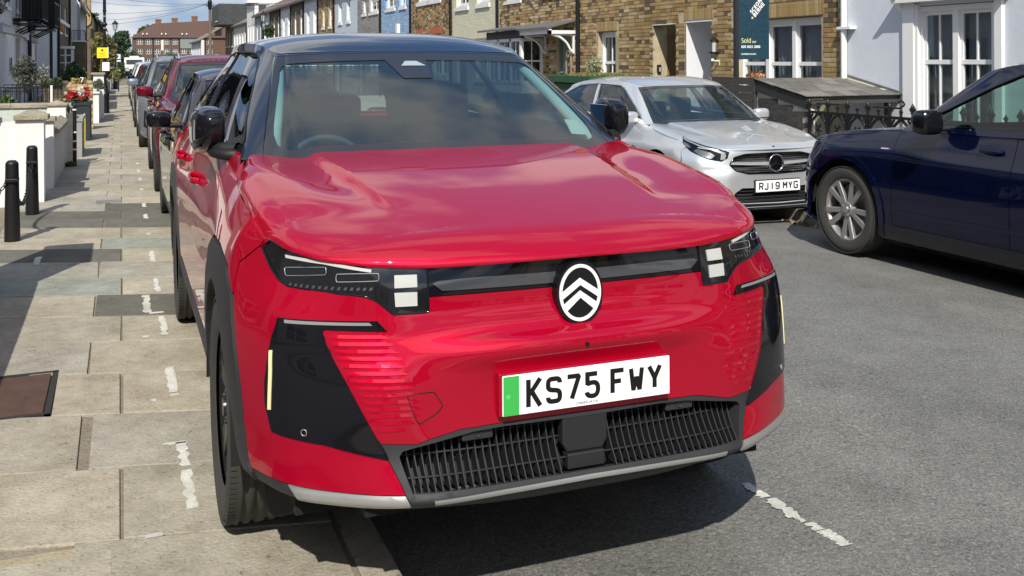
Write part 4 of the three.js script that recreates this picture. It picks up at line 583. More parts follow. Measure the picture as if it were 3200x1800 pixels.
const plasterMap = tex(512, (x, y) => { const g = pf(x * 4, y * 4, 4, 5, 61), f = pf(x * 40, y * 40, 40, 2, 71); const v = .93 + .10 * (g - .5) + .05 * (f - .5); return [v, v, v * (1.01 - .03 * (g - .5))]; }, 2.3);
const plasterBump = tex(512, (x, y) => .6 * pf(x * 6, y * 6, 6, 4, 31) + .4 * pf(x * 50, y * 50, 50, 2, 33), 1.5, false);
const grainMap = tex(256, (x, y) => { const v = .85 + .3 * (pf(x * 3, y * 60, 60, 3, 22) - .5) + .2 * (pf(x * 8, y * 8, 8, 3, 25) - .5); return v; }, .8);
const stone = (c, k = 0, r = .9, b = .004) => M(c, r, 0, { map: k ? stoneB : stoneA, bumpMap: stoneBump, bumpScale: b });
const plaster = (c, b = .002) => M(c, .85, 0, { map: plasterMap, bumpMap: plasterBump, bumpScale: b });
C.asphalt = M([1, 1, 1], .88, 0, { map: asphaltMap, bumpMap: asphaltBump, bumpScale: .004 });
C.iron = M([.012, .012, .014], .38, .2); C.wood = M([.055, .052, .05], .75, 0, { map: grainMap }); C.frame = M([.80, .80, .79], .4); C.pane = M([.72, .76, .78], 0, 0, { transmission: 1, thickness: 0, ior: 1.7 }); C.curtain = M([.74, .73, .72], .9, 0, { transmission: .3, thickness: 0 }); C.room = M([.02, .022, .025], .9); C.slate = M([.17, .165, .155], .7, 0, { map: stoneB, bumpMap: stoneBump, bumpScale: .003 }); C.lead = M([.16, .165, .175], .45, .3);

// ground sheet, road with a camber, kerbs
const roadY = x => { const u = (x - .77) / 5.55; return -.050 + .03 * Math.sin(Math.min(1, Math.max(0, u)) * Math.PI) - .045 * u; };
struct('ground', (() => { const g = new THREE.PlaneGeometry(900, 900); g.rotateX(-Math.PI / 2); g.translate(0, -.14, -330); return boxUV(g); })(), M([.17, .155, .13], .95, 0, { map: stoneB }));
struct('road', (() => { const pos = [], uv = [], idx = [], col = [], Zs = []; for (let z = 6; z > -14; z -= .25) Zs.push(z); for (let z = -14; z > -60; z -= 1.5) Zs.push(z); Zs.push(-80, -120, -200, -420); const nx = 40; Zs.forEach((z, j) => { for (let i = 0; i <= nx; i++) { const x = .70 + (6.4 - .70) * i / nx; pos.push(x, roadY(x) + .004 * (fbm(x * .9, 3, z * .5, 2)), z); uv.push(x + .15 * fbm(x * .4, 1, z * .4, 2), z); const tr = Math.exp(-Math.pow((x - 2.9) / .35, 2)) + Math.exp(-Math.pow((x - 4.4) / .35, 2)); let k = .90 + .24 * fbm(x * 1.3, 9, z * .45, 3) + .05 * tr + .10 * fbm(x * 4, 2, z * 3.2, 3); if (x < 2.15) k *= .93; k *= 1 - .5 * Math.exp(-(Math.pow((x - 2.62) / .05, 2) + Math.pow((z + 3.0) / .06, 2))); col.push(k * 1.01, k, k * .97); if (j && i) { const a = j * (nx + 1) + i; idx.push(a, a - nx - 1, a - nx - 2, a, a - nx - 2, a - 1); } } }); const g = new THREE.BufferGeometry(); g.setAttribute('position', new THREE.Float32BufferAttribute(pos, 3)); g.setAttribute('uv', new THREE.Float32BufferAttribute(uv, 2)); g.setAttribute('color', new THREE.Float32BufferAttribute(col, 3)); g.setIndex(idx); g.computeVertexNormals(); return g; })(), Object.assign(C.asphalt, { vertexColors: true }));
const pav = struct('pavement', bx(-1.05, .66, -.16, PY - .008, -300, 5), M([.24, .21, .16], .95, 0, { map: stoneB, bumpMap: stoneBump, bumpScale: .006 }));
const slabMats = [[.41, .37, .29], [.385, .35, .275], [.44, .40, .32], [.37, .34, .275], [.36, .338, .285]].flatMap(c => [stone(c, 0), stone(c, 1)]), darkSlab = [stone([.13, .125, .105], 1, .95, .008), stone([.15, .143, .12], 0, .95, .008)], paleSlab = stone([.30, .315, .27], 0);
{
  const rows = [[2.26, -.2], [2.88, -.2], [3.52, -.2], [4.145, -.22], [4.776, -.27], [5.40, -.29], [6.02, -.30], [6.61, -.31], [7.20, -.31], [7.78, -.31], [8.40, -.34], [8.98, -.355], [9.52, -.37], [10.12, -.38], [10.68, -.38], [11.24, -.38], [11.86, -.38], [12.47, -.38], [13.04, -.38]];
  let zz = 13.04; while (zz < 70) { zz += zz < 30 ? .64 : 1.28; rows.push([zz, -.38]); }
  for (const r of rows) r[0] *= .98;
  const jit = () => rr(-.004, .004);
  const slab = (x0, x1, k, m, g0 = .004, gz = .0035) => {
    const [a, sa] = rows[k], [b, sb] = rows[k + 1], pts = [[x0 + g0 + jit(), -(a + sa * x0 + gz)], [x1 - g0 + jit(), -(a + sa * x1 + gz)], [x1 - g0 + jit(), -(b + sb * x1 - gz)], [x0 + g0 + jit(), -(b + sb * x0 - gz)]];
    const h = rr(-.003, .002); const g = extr(pts.map(([x, z]) => [x, -z]), .04, { bevel: .004 }); g.rotateX(-Math.PI / 2); g.translate(0, PY + h - .04, 0); const q = boxUV(g); const off = rnd() * 3, u = q.attributes.uv; for (let i = 0; i < u.count; i++) u.setXY(i, u.getX(i) + off, u.getY(i) + off * 1.7); obj('paving_slab', q, m, pav);
  };
  for (let k = 0; k < rows.length - 1; k++) {
    const joint = k % 2 ? -.16 : -.005, far = rows[k][0] > 32, pick = () => slabMats[Math.floor(rnd() * slabMats.length)]; let L = pick(), R = pick();
    if (k === 8 - 0) { /* row with the dark square slab */ } const z0 = rows[k][0];
    if (z0 > 6.4 && z0 < 6.6) R = darkSlab[0]; if (z0 > 7.0 && z0 < 7.2) L = paleSlab; if (z0 > 8.15 && z0 < 8.35) L = darkSlab[1]; if (z0 > 8.7 && z0 < 8.95) R = paleSlab; if (z0 > 9.8 && z0 < 10.6) { L = darkSlab[Math.floor(z0) % 2]; R = darkSlab[1]; } if (z0 > 10.9 && z0 < 11.1) R = darkSlab[0];
    if (Math.abs(z0 - 4.776 * .98) < .01) { slab(-.30, joint, k, pick(), .008); slab(joint, .652, k, R, .01); continue; }   // the metal cover takes the rest of this row
    if (Math.abs(z0 - 2.88 * .98) < .01) { slab(joint, .652, k, R, .012); continue; }
    const j2 = k === 3 ? joint + .03 : joint; slab(-1.02, joint, k, L, .005); slab(j2, .652, k, R, k === 3 ? .010 : .005);
  }
}
for (let i = 0; i < 60; i++) { const z = 1.5 - i * .915; obj('kerb_stone', (() => { const g = bx(.655, .775, -.2, PY + rr(-.004, .003), z - .91, z, .012); return boxUV(g); })(), i % 2 ? slabMats[4] : slabMats[7], pav); }
const far = struct('far_pavement', boxUV(bx(6.52, 8.42, -.2, .03, -300, 6)), stone([.27, .25, .21], 0));
for (let i = 0; i < 30; i++) { const z = -2 - i * .915; obj('kerb_stone', boxUV(bx(6.37, 6.515, -.25, .03 + rr(-.003, .003), z - .91, z, .012)), stone([.30, .27, .23], i % 2), far); }
struct('front_garden', boxUV(bx(8.42, 12, -.2, .035, -300, 6)), stone([.22, .21, .18], 1));
// painted bay marks
{
  const pm = M([.62, .62, .57], .8, 0, { map: stoneB });
  const dash = (x, z0, z1, w, n = 12, y = PY + .005) => { if (x < .7) { z0 *= .98; z1 *= .98; } if (x < .7) w *= .62; x += w * .25; const L = [], R = []; for (let i = 0; i <= n; i++) { const z = -mixn(z0, z1, i / n); L.push([x - w / 2 + Math.pow(rnd(), 2) * w * .42, z + rr(-.004, .004)]); R.push([x + w / 2 - Math.pow(rnd(), 3) * w * .3, z]); } const s = new THREE.Shape([...L, ...R.reverse()].map(([a, b]) => new THREE.Vector2(a, -b))); const g = new THREE.ShapeGeometry(s); g.rotateX(-Math.PI / 2); g.translate(0, y, 0); return boxUV(g); };
  const D = [[3.67, 4.02], [4.06, 4.32], [4.98, 5.40], [6.04, 6.50], [7.19, 7.66], [8.28, 8.76], [9.6, 9.68], [10.37, 10.9], [11.43, 11.9], [12.9, 13.1], [14, 14.3], [15.1, 15.4], [16.2, 16.5]];
  for (const [a, b] of D) struct('bay_mark', dash(.205, a, b, .075), pm);
  struct('bay_mark', dash(.125, 6.62, 7.12, .09), pm); struct('bay_mark', dash(.17, 6.58, 6.62, .14, 4), pm); struct('bay_mark', dash(.10, 6.02, 6.07, .08, 4), pm); struct('bay_mark', dash(.12, 4.88, 4.92, .05, 4), pm); struct('bay_mark', dash(.21, 4.93, 4.96, .07, 4), pm); struct('bay_mark', dash(.165, 4.30, 4.33, .15, 4), pm); struct('bay_mark', dash(.07, 3.49, 3.52, .12, 4), pm);
  struct('bay_mark', dash(-.62, 8.50, 8.85, .08), pm);
  for (const [x, a, b, w] of [[2.160, 3.20, 3.07, .05], [2.163, 3.055, 2.90, .062], [2.172, 2.90, 2.86, .03], [2.178, 2.845, 2.79, .05], [2.184, 2.785, 2.735, .062], [2.19, 2.735, 2.67, .055]]) struct('road_mark', dash(x, a, b, w, 14, roadY(x) + .005), pm);
}
// covers in the pavement
{
  const rust = M([.105, .058, .040], .75, .2, { map: stoneA, bumpMap: stoneBump, bumpScale: .004 });
  const cv = thing('service_cover', 'rusty brown metal cover plate set in the left paving slabs', 'cover', [-.63, PY + .004, -5.115]); const fr = obj('plate', boxUV(bx(-.40, .305, -.03, .0, -.30, .30, .006)), rust, cv); obj('frame', merge([bx(.31, .335, -.03, .002, -.33, .33), bx(-.42, .335, -.03, .002, -.33, -.305), bx(-.42, .335, -.03, .002, .305, .33)]), M([.03, .028, .026], .7, .3), cv);
  for (const [x, z] of [[-.1, -.1], [-.02, -.1]]) obj('lifting_slot', bx(x, x + .06, 0, .0025, z - .05, z + .04), M([.05, .045, .06], .6), fr);
  const c2 = thing('inspection_cover', 'slab filled cover with yellowish mortar border at the bottom left corner', 'cover', [-.34, PY + .002, -2.92]); obj('mortar_border', merge([bx(-.7, .36, -.03, .0, -.52, -.47), bx(.31, .36, -.03, .0, -.47, .5), bx(-.7, .31, -.03, .0, -.30, -.255)]), stone([.42, .36, .24], 1), c2); obj('slab_strip', boxUV(bx(-.7, .305, -.03, .002, -.465, -.305)), slabMats[2], c2); obj('tray', boxUV(bx(-.7, .30, -.03, .001, -.25, .5)), M([.05, .05, .055], .6, .4, { map: stoneA }), c2);
  const c3 = thing('drain_grating', 'small grey metal grating between the paving slabs by the bollards', 'grating', [-.12, PY + .003, -11.8]); obj('frame', merge([bx(-.14, .14, -.02, .002, -.13, -.115), bx(-.14, .14, -.02, .002, .115, .13), bx(-.14, -.125, -.02, .002, -.115, .115), bx(.125, .14, -.02, .002, -.115, .115)]), C.rotor, c3); for (let i = 0; i < 7; i++) obj('grating_bar', bx(-.125, .125, -.02, .002, -.10 + i * .031, -.088 + i * .031), C.rotor, c3);
}

// ------------------------------------------------------------------ houses: helpers
function wallX(x0, pts, holes, thick, side = 1) {   // wall in the z-y plane; its face at x0 looks to -x (side 1) or +x (side -1)
  const g = extr(pts, thick, { holes }); g.rotateY(-Math.PI / 2); g.translate(side > 0 ? x0 + thick : x0, 0, 0); return boxUV(g);
}
const rect = (z0, z1, y0, y1) => [[z0, y0], [z1, y0], [z1, y1], [z0, y1]];
// sash window in the facade at x0; side +1 faces -x. Made of frame, panes, sill, curtains
function sash(parent, x0, zc, w, y0, y1, o = {}) {
  const s = o.side ?? 1, d = o.depth ?? .09, X = x => x0 + s * x, z0 = zc - w / 2, z1 = zc + w / 2, ym = o.mid ?? (y0 + y1) / 2, b = (a, c, e, f, g, h) => bx(X(a), X(c), e, f, g, h), fr = [];
  fr.push(b(d - .03, d + .06, y0, y1, z0, z0 + .06), b(d - .03, d + .06, y0, y1, z1 - .06, z1), b(d - .03, d + .06, y1 - .07, y1, z0 + .06, z1 - .06), b(d - .03, d + .06, y0, y0 + .07, z0 + .06, z1 - .06));
  const n = o.lights ?? 1, mw = .09; const cells = []; for (let i = 0; i < n; i++) { const a = z0 + .06 + (z1 - z0 - .12) * i / n + (i ? mw / 2 : 0), c = z0 + .06 + (z1 - z0 - .12) * (i + 1) / n - (i < n - 1 ? mw / 2 : 0); cells.push([a, c]); if (i < n - 1) fr.push(b(d - .04, d + .05, y0 + .07, y1 - .07, c, c + mw)); }
  const win = [];
  for (const [a, c] of cells) {
    fr.push(b(d - .005, d + .045, ym - .03, ym + .03, a, c), b(d, d + .04, y0 + .07, ym - .03, a, a + .045), b(d, d + .04, y0 + .07, ym - .03, c - .045, c), b(d, d + .04, ym + .03, y1 - .07, a, a + .045), b(d, d + .04, ym + .03, y1 - .07, c - .045, c), b(d, d + .04, y1 - .12, y1 - .07, a + .045, c - .045), b(d, d + .04, y0 + .07, y0 + .13, a + .045, c - .045));
    const bars = o.bars ?? 1; for (let k = 1; k <= bars; k++) { const z = a + (c - a) * k / (bars + 1); fr.push(b(d + .002, d + .035, y0 + .13, ym - .03, z - .011, z + .011), b(d + .002, d + .035, ym + .03, y1 - .12, z - .011, z + .011)); }
    if (o.cross) for (const y of [(y0 + .1 + ym) / 2, (ym + y1 - .1) / 2]) fr.push(b(d + .003, d + .034, y - .011, y + .011, a + .045, c - .045));
    win.push([a, c]);
  }
  const f = obj('window', fr, o.mat ?? C.frame, parent);
  for (const [a, c] of win) for (const [p, q] of [[y0 + .13, ym - .03], [ym + .03, y1 - .12]]) obj('pane', b(d + .018, d + .022, p, q, a + .045, c - .045), o.pane ?? C.pane, f);
  if (o.curtain) for (const [a, c] of win) { const n2 = Math.max(8, Math.round((c - a) * 60)), pos = [], idx = []; for (let i = 0; i <= n2; i++) { const z = a + (c - a) * i / n2, x = X(d + .14 + .022 * Math.sin(i * 1.35 + 2 * Math.sin(i * .37)) + .01 * Math.sin(i * 3.1)); pos.push(x, y0 + .1, z, x, y1 - .08, z); if (i) { const k = i * 2; idx.push(k - 2, k, k - 1, k, k + 1, k - 1); } } const g = new THREE.BufferGeometry(); g.setAttribute('position', new THREE.Float32BufferAttribute(pos, 3)); g.setIndex(idx); g.computeVertexNormals(); obj('curtain', g, C.curtain, f); }
  obj('room', b(d + .30, d + .32, y0 - .1, y1 + .1, z0 - .1, z1 + .1), C.room, f);
  if (o.sill !== false) obj('sill', b(-.05, d + .03, y0 - (o.sillH ?? .07), y0, z0 - .05, z1 + .05), o.sillMat ?? o.mat ?? C.frame, f);
  return f;
}
const brickTones = [[.38, .26, .115], [.46, .33, .155], [.28, .185, .085], [.52, .40, .22], [.42, .24, .11], [.14, .10, .06], [.56, .47, .32], [.43, .30, .125]].map(c => M(c, .92, 0, { map: stoneB, bumpMap: stoneBump, bumpScale: .0025 }));
const brickW = [5, 5, 5, 3, 2, 3, 1, 4]; const pickBrick = (q = brickW) => { let s = q.reduce((a, b) => a + b) * rnd(); for (let i = 0; i < q.length; i++) { s -= q[i]; if (s <= 0) return i; } return 0; };
// bricks proud of a mortar wall: the first `singles` (sorted by how near they are) one by one, the rest as one instanced part
function layBricks(parent, x0, z0, z1, y0, y1, inHole, { singles = 0, tones = brickTones, weights = brickW, side = 1, key = (z, y) => -z } = {}) {
  const list = []; let r = 0; for (let y = y0; y < y1 - .03; y += .075, r++) { let z = z1 - (r % 2 ? .1125 : 0) + rr(-.01, .01), k = r; while (z > z0) { const L = (k++ % 2 ? .215 : r % 2 ? .1025 : .215); const a = Math.max(z0, z - L), b = Math.min(z1, z); if (b - a > .04 && !inHole((a + b) / 2, y + .0325, b - a)) list.push([(a + b) / 2, y + .0325, b - a]); z -= L + .010; } }
  list.sort((p, q) => key(p[0], p[1]) - key(q[0], q[1]));
  const G0 = new THREE.BoxGeometry(1, 1, 1); boxUV(G0); const gc = {}; let n = 0; const rest = [];
  for (const [z, y, L] of list) {
    const t = pickBrick(weights); if (n++ < singles) { const kx = Math.round(L * 40); const g = gc[kx] ??= boxUV(new THREE.BoxGeometry(.05, .064, L)); const o = obj('brick', g, tones[t], parent); o.position.set(x0 + side * (.025 - .010 - rr(0, .005)), y + rr(-.002, .002), z); o.rotation.set(rr(-.012, .012), 0, rr(-.02, .02)); } else rest.push([z, y, L, t]);
  }
  if (rest.length) { const im = new THREE.InstancedMesh(boxUV(new THREE.BoxGeometry(1, 1, 1)), M([1, 1, 1], .92, 0, { bumpMap: stoneBump, bumpScale: .002 }), rest.length), m = new THREE.Matrix4(), c = new THREE.Color(); rest.forEach(([z, y, L, t], i) => { m.compose(new THREE.Vector3(x0 + side * (.025 - .010 - rr(0, .005)), y + rr(-.002, .002), z), new THREE.Quaternion().setFromEuler(new THREE.Euler(rr(-.012, .012), 0, rr(-.02, .02))), new THREE.Vector3(.05, .064, L)); im.setMatrixAt(i, m); c.copy(tones[t].color).multiplyScalar(rr(.75, 1.0)); im.setColorAt(i, c); }); im.name = 'brickwork'; im.userData.kind = 'stuff'; im.castShadow = im.receiveShadow = true; parent.add(im); }
}
C.mortar = stone([.52, .45, .31], 1, .95, .003);
function roofOver(h, x0, z0, z1, eaves, side = 1, mat = C.slate, depth = 3.4, rise = 2.0) { const s = side; obj('roof', extr([[-.25, 0], [depth, rise], [depth, rise + .1], [-.25, .1]].map(([x, y]) => [x, y]), z1 - z0).translate(0, eaves, z0).applyMatrix4(new THREE.Matrix4().makeScale(s, 1, 1)).translate(x0, 0, 0), Object.assign(mat, { side: THREE.DoubleSide }), h); obj('gutter', bar([x0 - s * .22, eaves - .02, z0], [x0 - s * .22, eaves - .02, z1], .06, 8), C.iron, h); }
function chimney(h, x, z, y, mat) { const c = obj('chimney', merge([bx(x - .35, x + .35, y - 1.2, y + .9, z - .5, z + .5), bx(x - .4, x + .4, y + .75, y + .9, z - .55, z + .55)]), mat, h); for (const k of [-.3, 0, .3]) obj('chimney_pot', lathe([[.11, 0], [.09, .35], [.11, .38]], 12).translate(x, y + .9, z + k), M([.40, .17, .09], .8), c); }

// ------------------------------------------------------------------ right-hand houses
const FX = 10;
{   // pale blue-white rendered house
  const h = thing('white_house', 'pale blue white rendered house with tall twin sash windows at the top right', 'house'), H = rect(-10.62, -9.34, .30, 2.25);
  obj('wall', wallX(FX, rect(-12.05, -3.0, 0, 5.4), [H], .3), plaster([.66, .70, .76]), h);
  sash(h, FX, -9.98, 1.28, .42, 2.24, { mid: 1.50, curtain: true, depth: .05, lights: 2 });
  obj('window_surround', merge([bx(FX - .05, FX + .03, .25, 2.32, -10.86, -10.66), bx(FX - .03, FX + .03, .25, 2.27, -10.66, -10.60), bx(FX - .05, FX + .03, .25, 2.32, -9.31, -9.2), bx(FX - .16, FX + .03, 2.30, 2.42, -10.95, -9.1), bx(FX - .09, FX + .03, .22, .32, -10.9, -9.15)]), C.frame, h);
  obj('hood_bracket', extr([[0, 0], [.24, .26], [0, .26]], .09).rotateY(Math.PI).translate(FX, 2.16, -10.86), C.frame, h);
  sash(h, FX, -6.2, 1.5, .9, 2.4, { lights: 2 }); roofOver(h, FX, -12.05, -3, 5.3);
  obj('drainpipe', merge([bar([FX - .06, 1.2, -12.04], [FX - .06, 5.3, -12.04], .045, 12), bx(FX - .12, FX, 1.98, 2.02, -12.13, -11.84)]), C.frame, h);
}
const sashWin = (h, zc, w, y0, y1, o) => sash(h, FX, zc, w, y0, y1, o);
{   // stock-brick house with sold board
  const h = thing('brick_house', 'yellow brown stock brick house with white recessed doorway and sold board', 'house');
  const W1 = rect(-14.90, -12.62, 1.0, 2.215), D1 = rect(-16.58, -15.70, 0, 2.275), D2 = rect(-17.85, -16.95, 0, 2.23), W2 = rect(-20.36, -19.50, .9, 2.17), U = [rect(-14.6, -13.4, 3.1, 4.6), rect(-18.6, -17.4, 3.1, 4.6), rect(-20.8, -19.7, 3.1, 4.6)], holes = [W1, D1, D2, W2, ...U];
  obj('wall', wallX(FX, rect(-21.3, -12.06, 0, 5.4), holes, .32), C.mortar, h);
  const inH = (z, y, L) => holes.some(q => z + L * .4 > q[0][0] && z - L * .4 < q[1][0] && y > q[0][1] - .02 && y < q[2][1] + .03) || [[-14.98, -12.56, 2.215, 2.50], [-16.66, -15.62, 2.275, 2.50], [-20.42, -19.44, 2.17, 2.40]].some(q => z + L * .4 > q[0] && z - L * .4 < q[1] && y > q[2] - .03 && y < q[3]);
  layBricks(h, FX, -21.3, -12.12, .9, 3.4, inH, { singles: 300, key: (z, y) => -z + (y > 2.55 ? 30 : 0) });
  for (const [a, b, y, hh] of [[-14.96, -12.58, 2.22, .24], [-16.62, -15.66, 2.28, .22], [-20.40, -19.46, 2.175, .22]]) for (let z = a; z < b; z += .076) { const o = obj('arch_brick', boxUV(new THREE.BoxGeometry(.06, hh - .012, .064)), brickTones[[0, 3, 1, 7][Math.floor(rnd() * 4)]], h); o.position.set(FX + .016, y + hh / 2, z + .035); o.rotation.x = (z - (a + b) / 2) * -.06; }
  sashWin(h, -13.76, 2.26, .95, 2.2, { mid: 1.47, lights: 3, bars: 0, curtain: true, depth: .12 });
  obj('doorway', merge([bx(FX + .0, FX + 1.1, 0, 2.27, -16.60, -16.575), bx(FX, FX + 1.1, 0, 2.27, -15.705, -15.68), bx(FX, FX + 1.1, 2.265, 2.29, -16.6, -15.68), bx(FX - .004, FX + .01, 2.24, 2.30, -16.6, -15.68)]), plaster([.74, .75, .77]), h); obj('door', merge([bx(FX + 1.0, FX + 1.05, 0, 2.27, -16.57, -15.71)]), M([.5, .53, .56], .5), h);
  obj('alley_side', merge([bx(FX + .3, FX + 2.5, 0, 2.25, -17.95, -17.86), bx(FX + .3, FX + 2.5, 0, 2.25, -16.94, -16.86), bx(FX + 2.4, FX + 2.5, 0, 2.25, -17.9, -16.9)]), brickTones[2], h); obj('lintel', bx(FX - .01, FX + .3, 2.23, 2.255, -17.87, -16.93), C.frame, h);
  sashWin(h, -19.93, .84, .92, 2.16, { mid: 1.48, bars: 1, depth: .13, pane: M([.25, .32, .40], 0, 0, { transmission: 1, thickness: 0, ior: 1.9 }) }); obj('blind', bx(FX + .2, FX + .21, .95, 1.45, -20.1, -19.9), M([.25, .5, .62], .8), h);
  for (const q of U) sashWin(h, (q[0][0] + q[1][0]) / 2, q[1][0] - q[0][0], q[0][1], q[2][1], {}); roofOver(h, FX, -21.3, -12.06, 5.3);
  obj('drainpipe', bar([FX - .07, .05, -21.28], [FX - .07, 5.3, -21.28], .05, 12), C.iron, h); obj('gas_pipe', merge([tube([[FX - .04, .4, -21.95], [FX - .05, 1.7, -21.95], [FX - .05, 1.76, -21.85], [FX - .05, 1.7, -21.75], [FX - .04, .6, -21.75]], .018, 8, 40)]), M([.55, .36, .22], .5, .6), h);
  const l = thing('wall_lamp', 'wall lantern with dark cap beside the white recessed doorway', 'lamp', [FX - .07, 1.78, -15.5]); obj('glass', new THREE.CylinderGeometry(.055, .045, .2, 12), M([.8, .82, .85], .15, 0, { transmission: .4, thickness: 0 }), l); obj('cap', lathe([[0, .16], [.03, .15], [.085, .11], [.085, .095], [0, .095]], 12), C.iron, l); obj('cage', merge([...[0, 1, 2, 3].map(k => bar([.06 * Math.cos(k * 1.57), -.11, .06 * Math.sin(k * 1.57)], [.06 * Math.cos(k * 1.57), .1, .06 * Math.sin(k * 1.57)], .006, 6)), bx(-.07, .07, -.13, -.10, -.07, .07), bx(0, .08, -.02, .02, -.02, .02)]), C.iron, l);
  const cm = thing('security_camera', 'small white bracket lamp on the bricks under the wall lantern', 'camera', [FX, 1.52, -15.42]); obj('bracket', merge([bx(-.16, 0, -.01, .01, -.008, .008), bx(-.02, 0, -.08, .02, -.008, .008)]), C.frame, cm); obj('head', new THREE.SphereGeometry(.03, 12, 8).translate(-.17, .01, .02), C.frame, cm);
  const al = thing('alley_lamp', 'small dark lamp inside the shadowed brick alley', 'lamp', [FX + .12, 1.36, -17.86]); obj('body', bx(-.04, .04, -.08, .08, 0, .07, .01), C.iron, al); obj('lens', bx(-.02, .02, -.06, .03, .068, .076), M([.35, .36, .36], .3), al);
}
{   // estate agent's board
  const b = thing('estate_board', 'dark blue estate agent sold board on a black post', 'sign', [8.85, 0, -13.2]);
  obj('post', merge([bx(-.03, .03, 0, 2.75, -.03, .03), ...[2.3, 2.16, 1.76, 1.56].map(y => new THREE.SphereGeometry(.008, 8, 6).translate(.045, y, .022))]), M([.02, .021, .024], .5), b); obj('panel', bx(.03, .60, 1.545, 2.62, -.012, .012, .004), M([.018, .045, .062], .4), b);
  const t = canvasTex(768, 1408, (c, W, Hh) => {
    c.fillStyle = '#1c3f50'; c.fillRect(0, 0, W, Hh); seed = 99; c.strokeStyle = '#12202b'; for (let i = 0; i < 46; i++) { c.lineWidth = rr(3, 8); c.beginPath(); let x = rr(0, W), y = rr(0, Hh * .82), a = rr(0, 6.3); c.moveTo(x, y); for (let k = 0; k < 6; k++) { a += rr(-.35, .35); x += Math.cos(a) * 60; y += Math.sin(a) * 60; c.lineTo(x, y); } c.stroke(); }
    for (const x of [90, 200, 330, 470, 620]) { c.beginPath(); c.moveTo(x, 250); c.quadraticCurveTo(x + rr(-40, 40), 700, x + rr(-60, 60), 1100); c.stroke(); } for (const y of [320, 430, 560, 700, 820, 960]) { c.beginPath(); c.moveTo(0, y); c.quadraticCurveTo(W / 2, y + rr(-70, 70), W, y + rr(-60, 60)); c.stroke(); }
    c.fillStyle = '#15303e'; c.fillRect(0, 1225, W, 6); c.fillStyle = '#fbfbf8'; c.save(); c.translate(355, 560); c.rotate(-.83); c.font = 'bold 118px sans-serif'; c.fillText('SCEON', 40, -58); c.fillText('BERNE', 40, 44); c.fillStyle = '#f4ecb4'; c.font = 'bold 120px sans-serif'; c.fillText('+', -40, 40); c.restore();
    c.font = '128px sans-serif'; c.fillStyle = '#f2e7a8'; c.fillText('Sold', 70, 1075); c.fillRect(340, 1040, 110, 9); c.fillRect(340, 1064, 90, 9); c.fillStyle = '#fbfbf8'; c.font = 'bold 72px sans-serif'; c.fillText('020 3621 2000', 70, 1180); c.font = 'bold 46px sans-serif'; c.fillText('sceonberne.com', 70, 1318);
  });
  const f = obj('panel_print', new THREE.PlaneGeometry(.565, 1.07), M(0xffffff, .45, 0, { map: t }), b); f.position.set(.315, 2.0825, .0145); seed = 31;
}
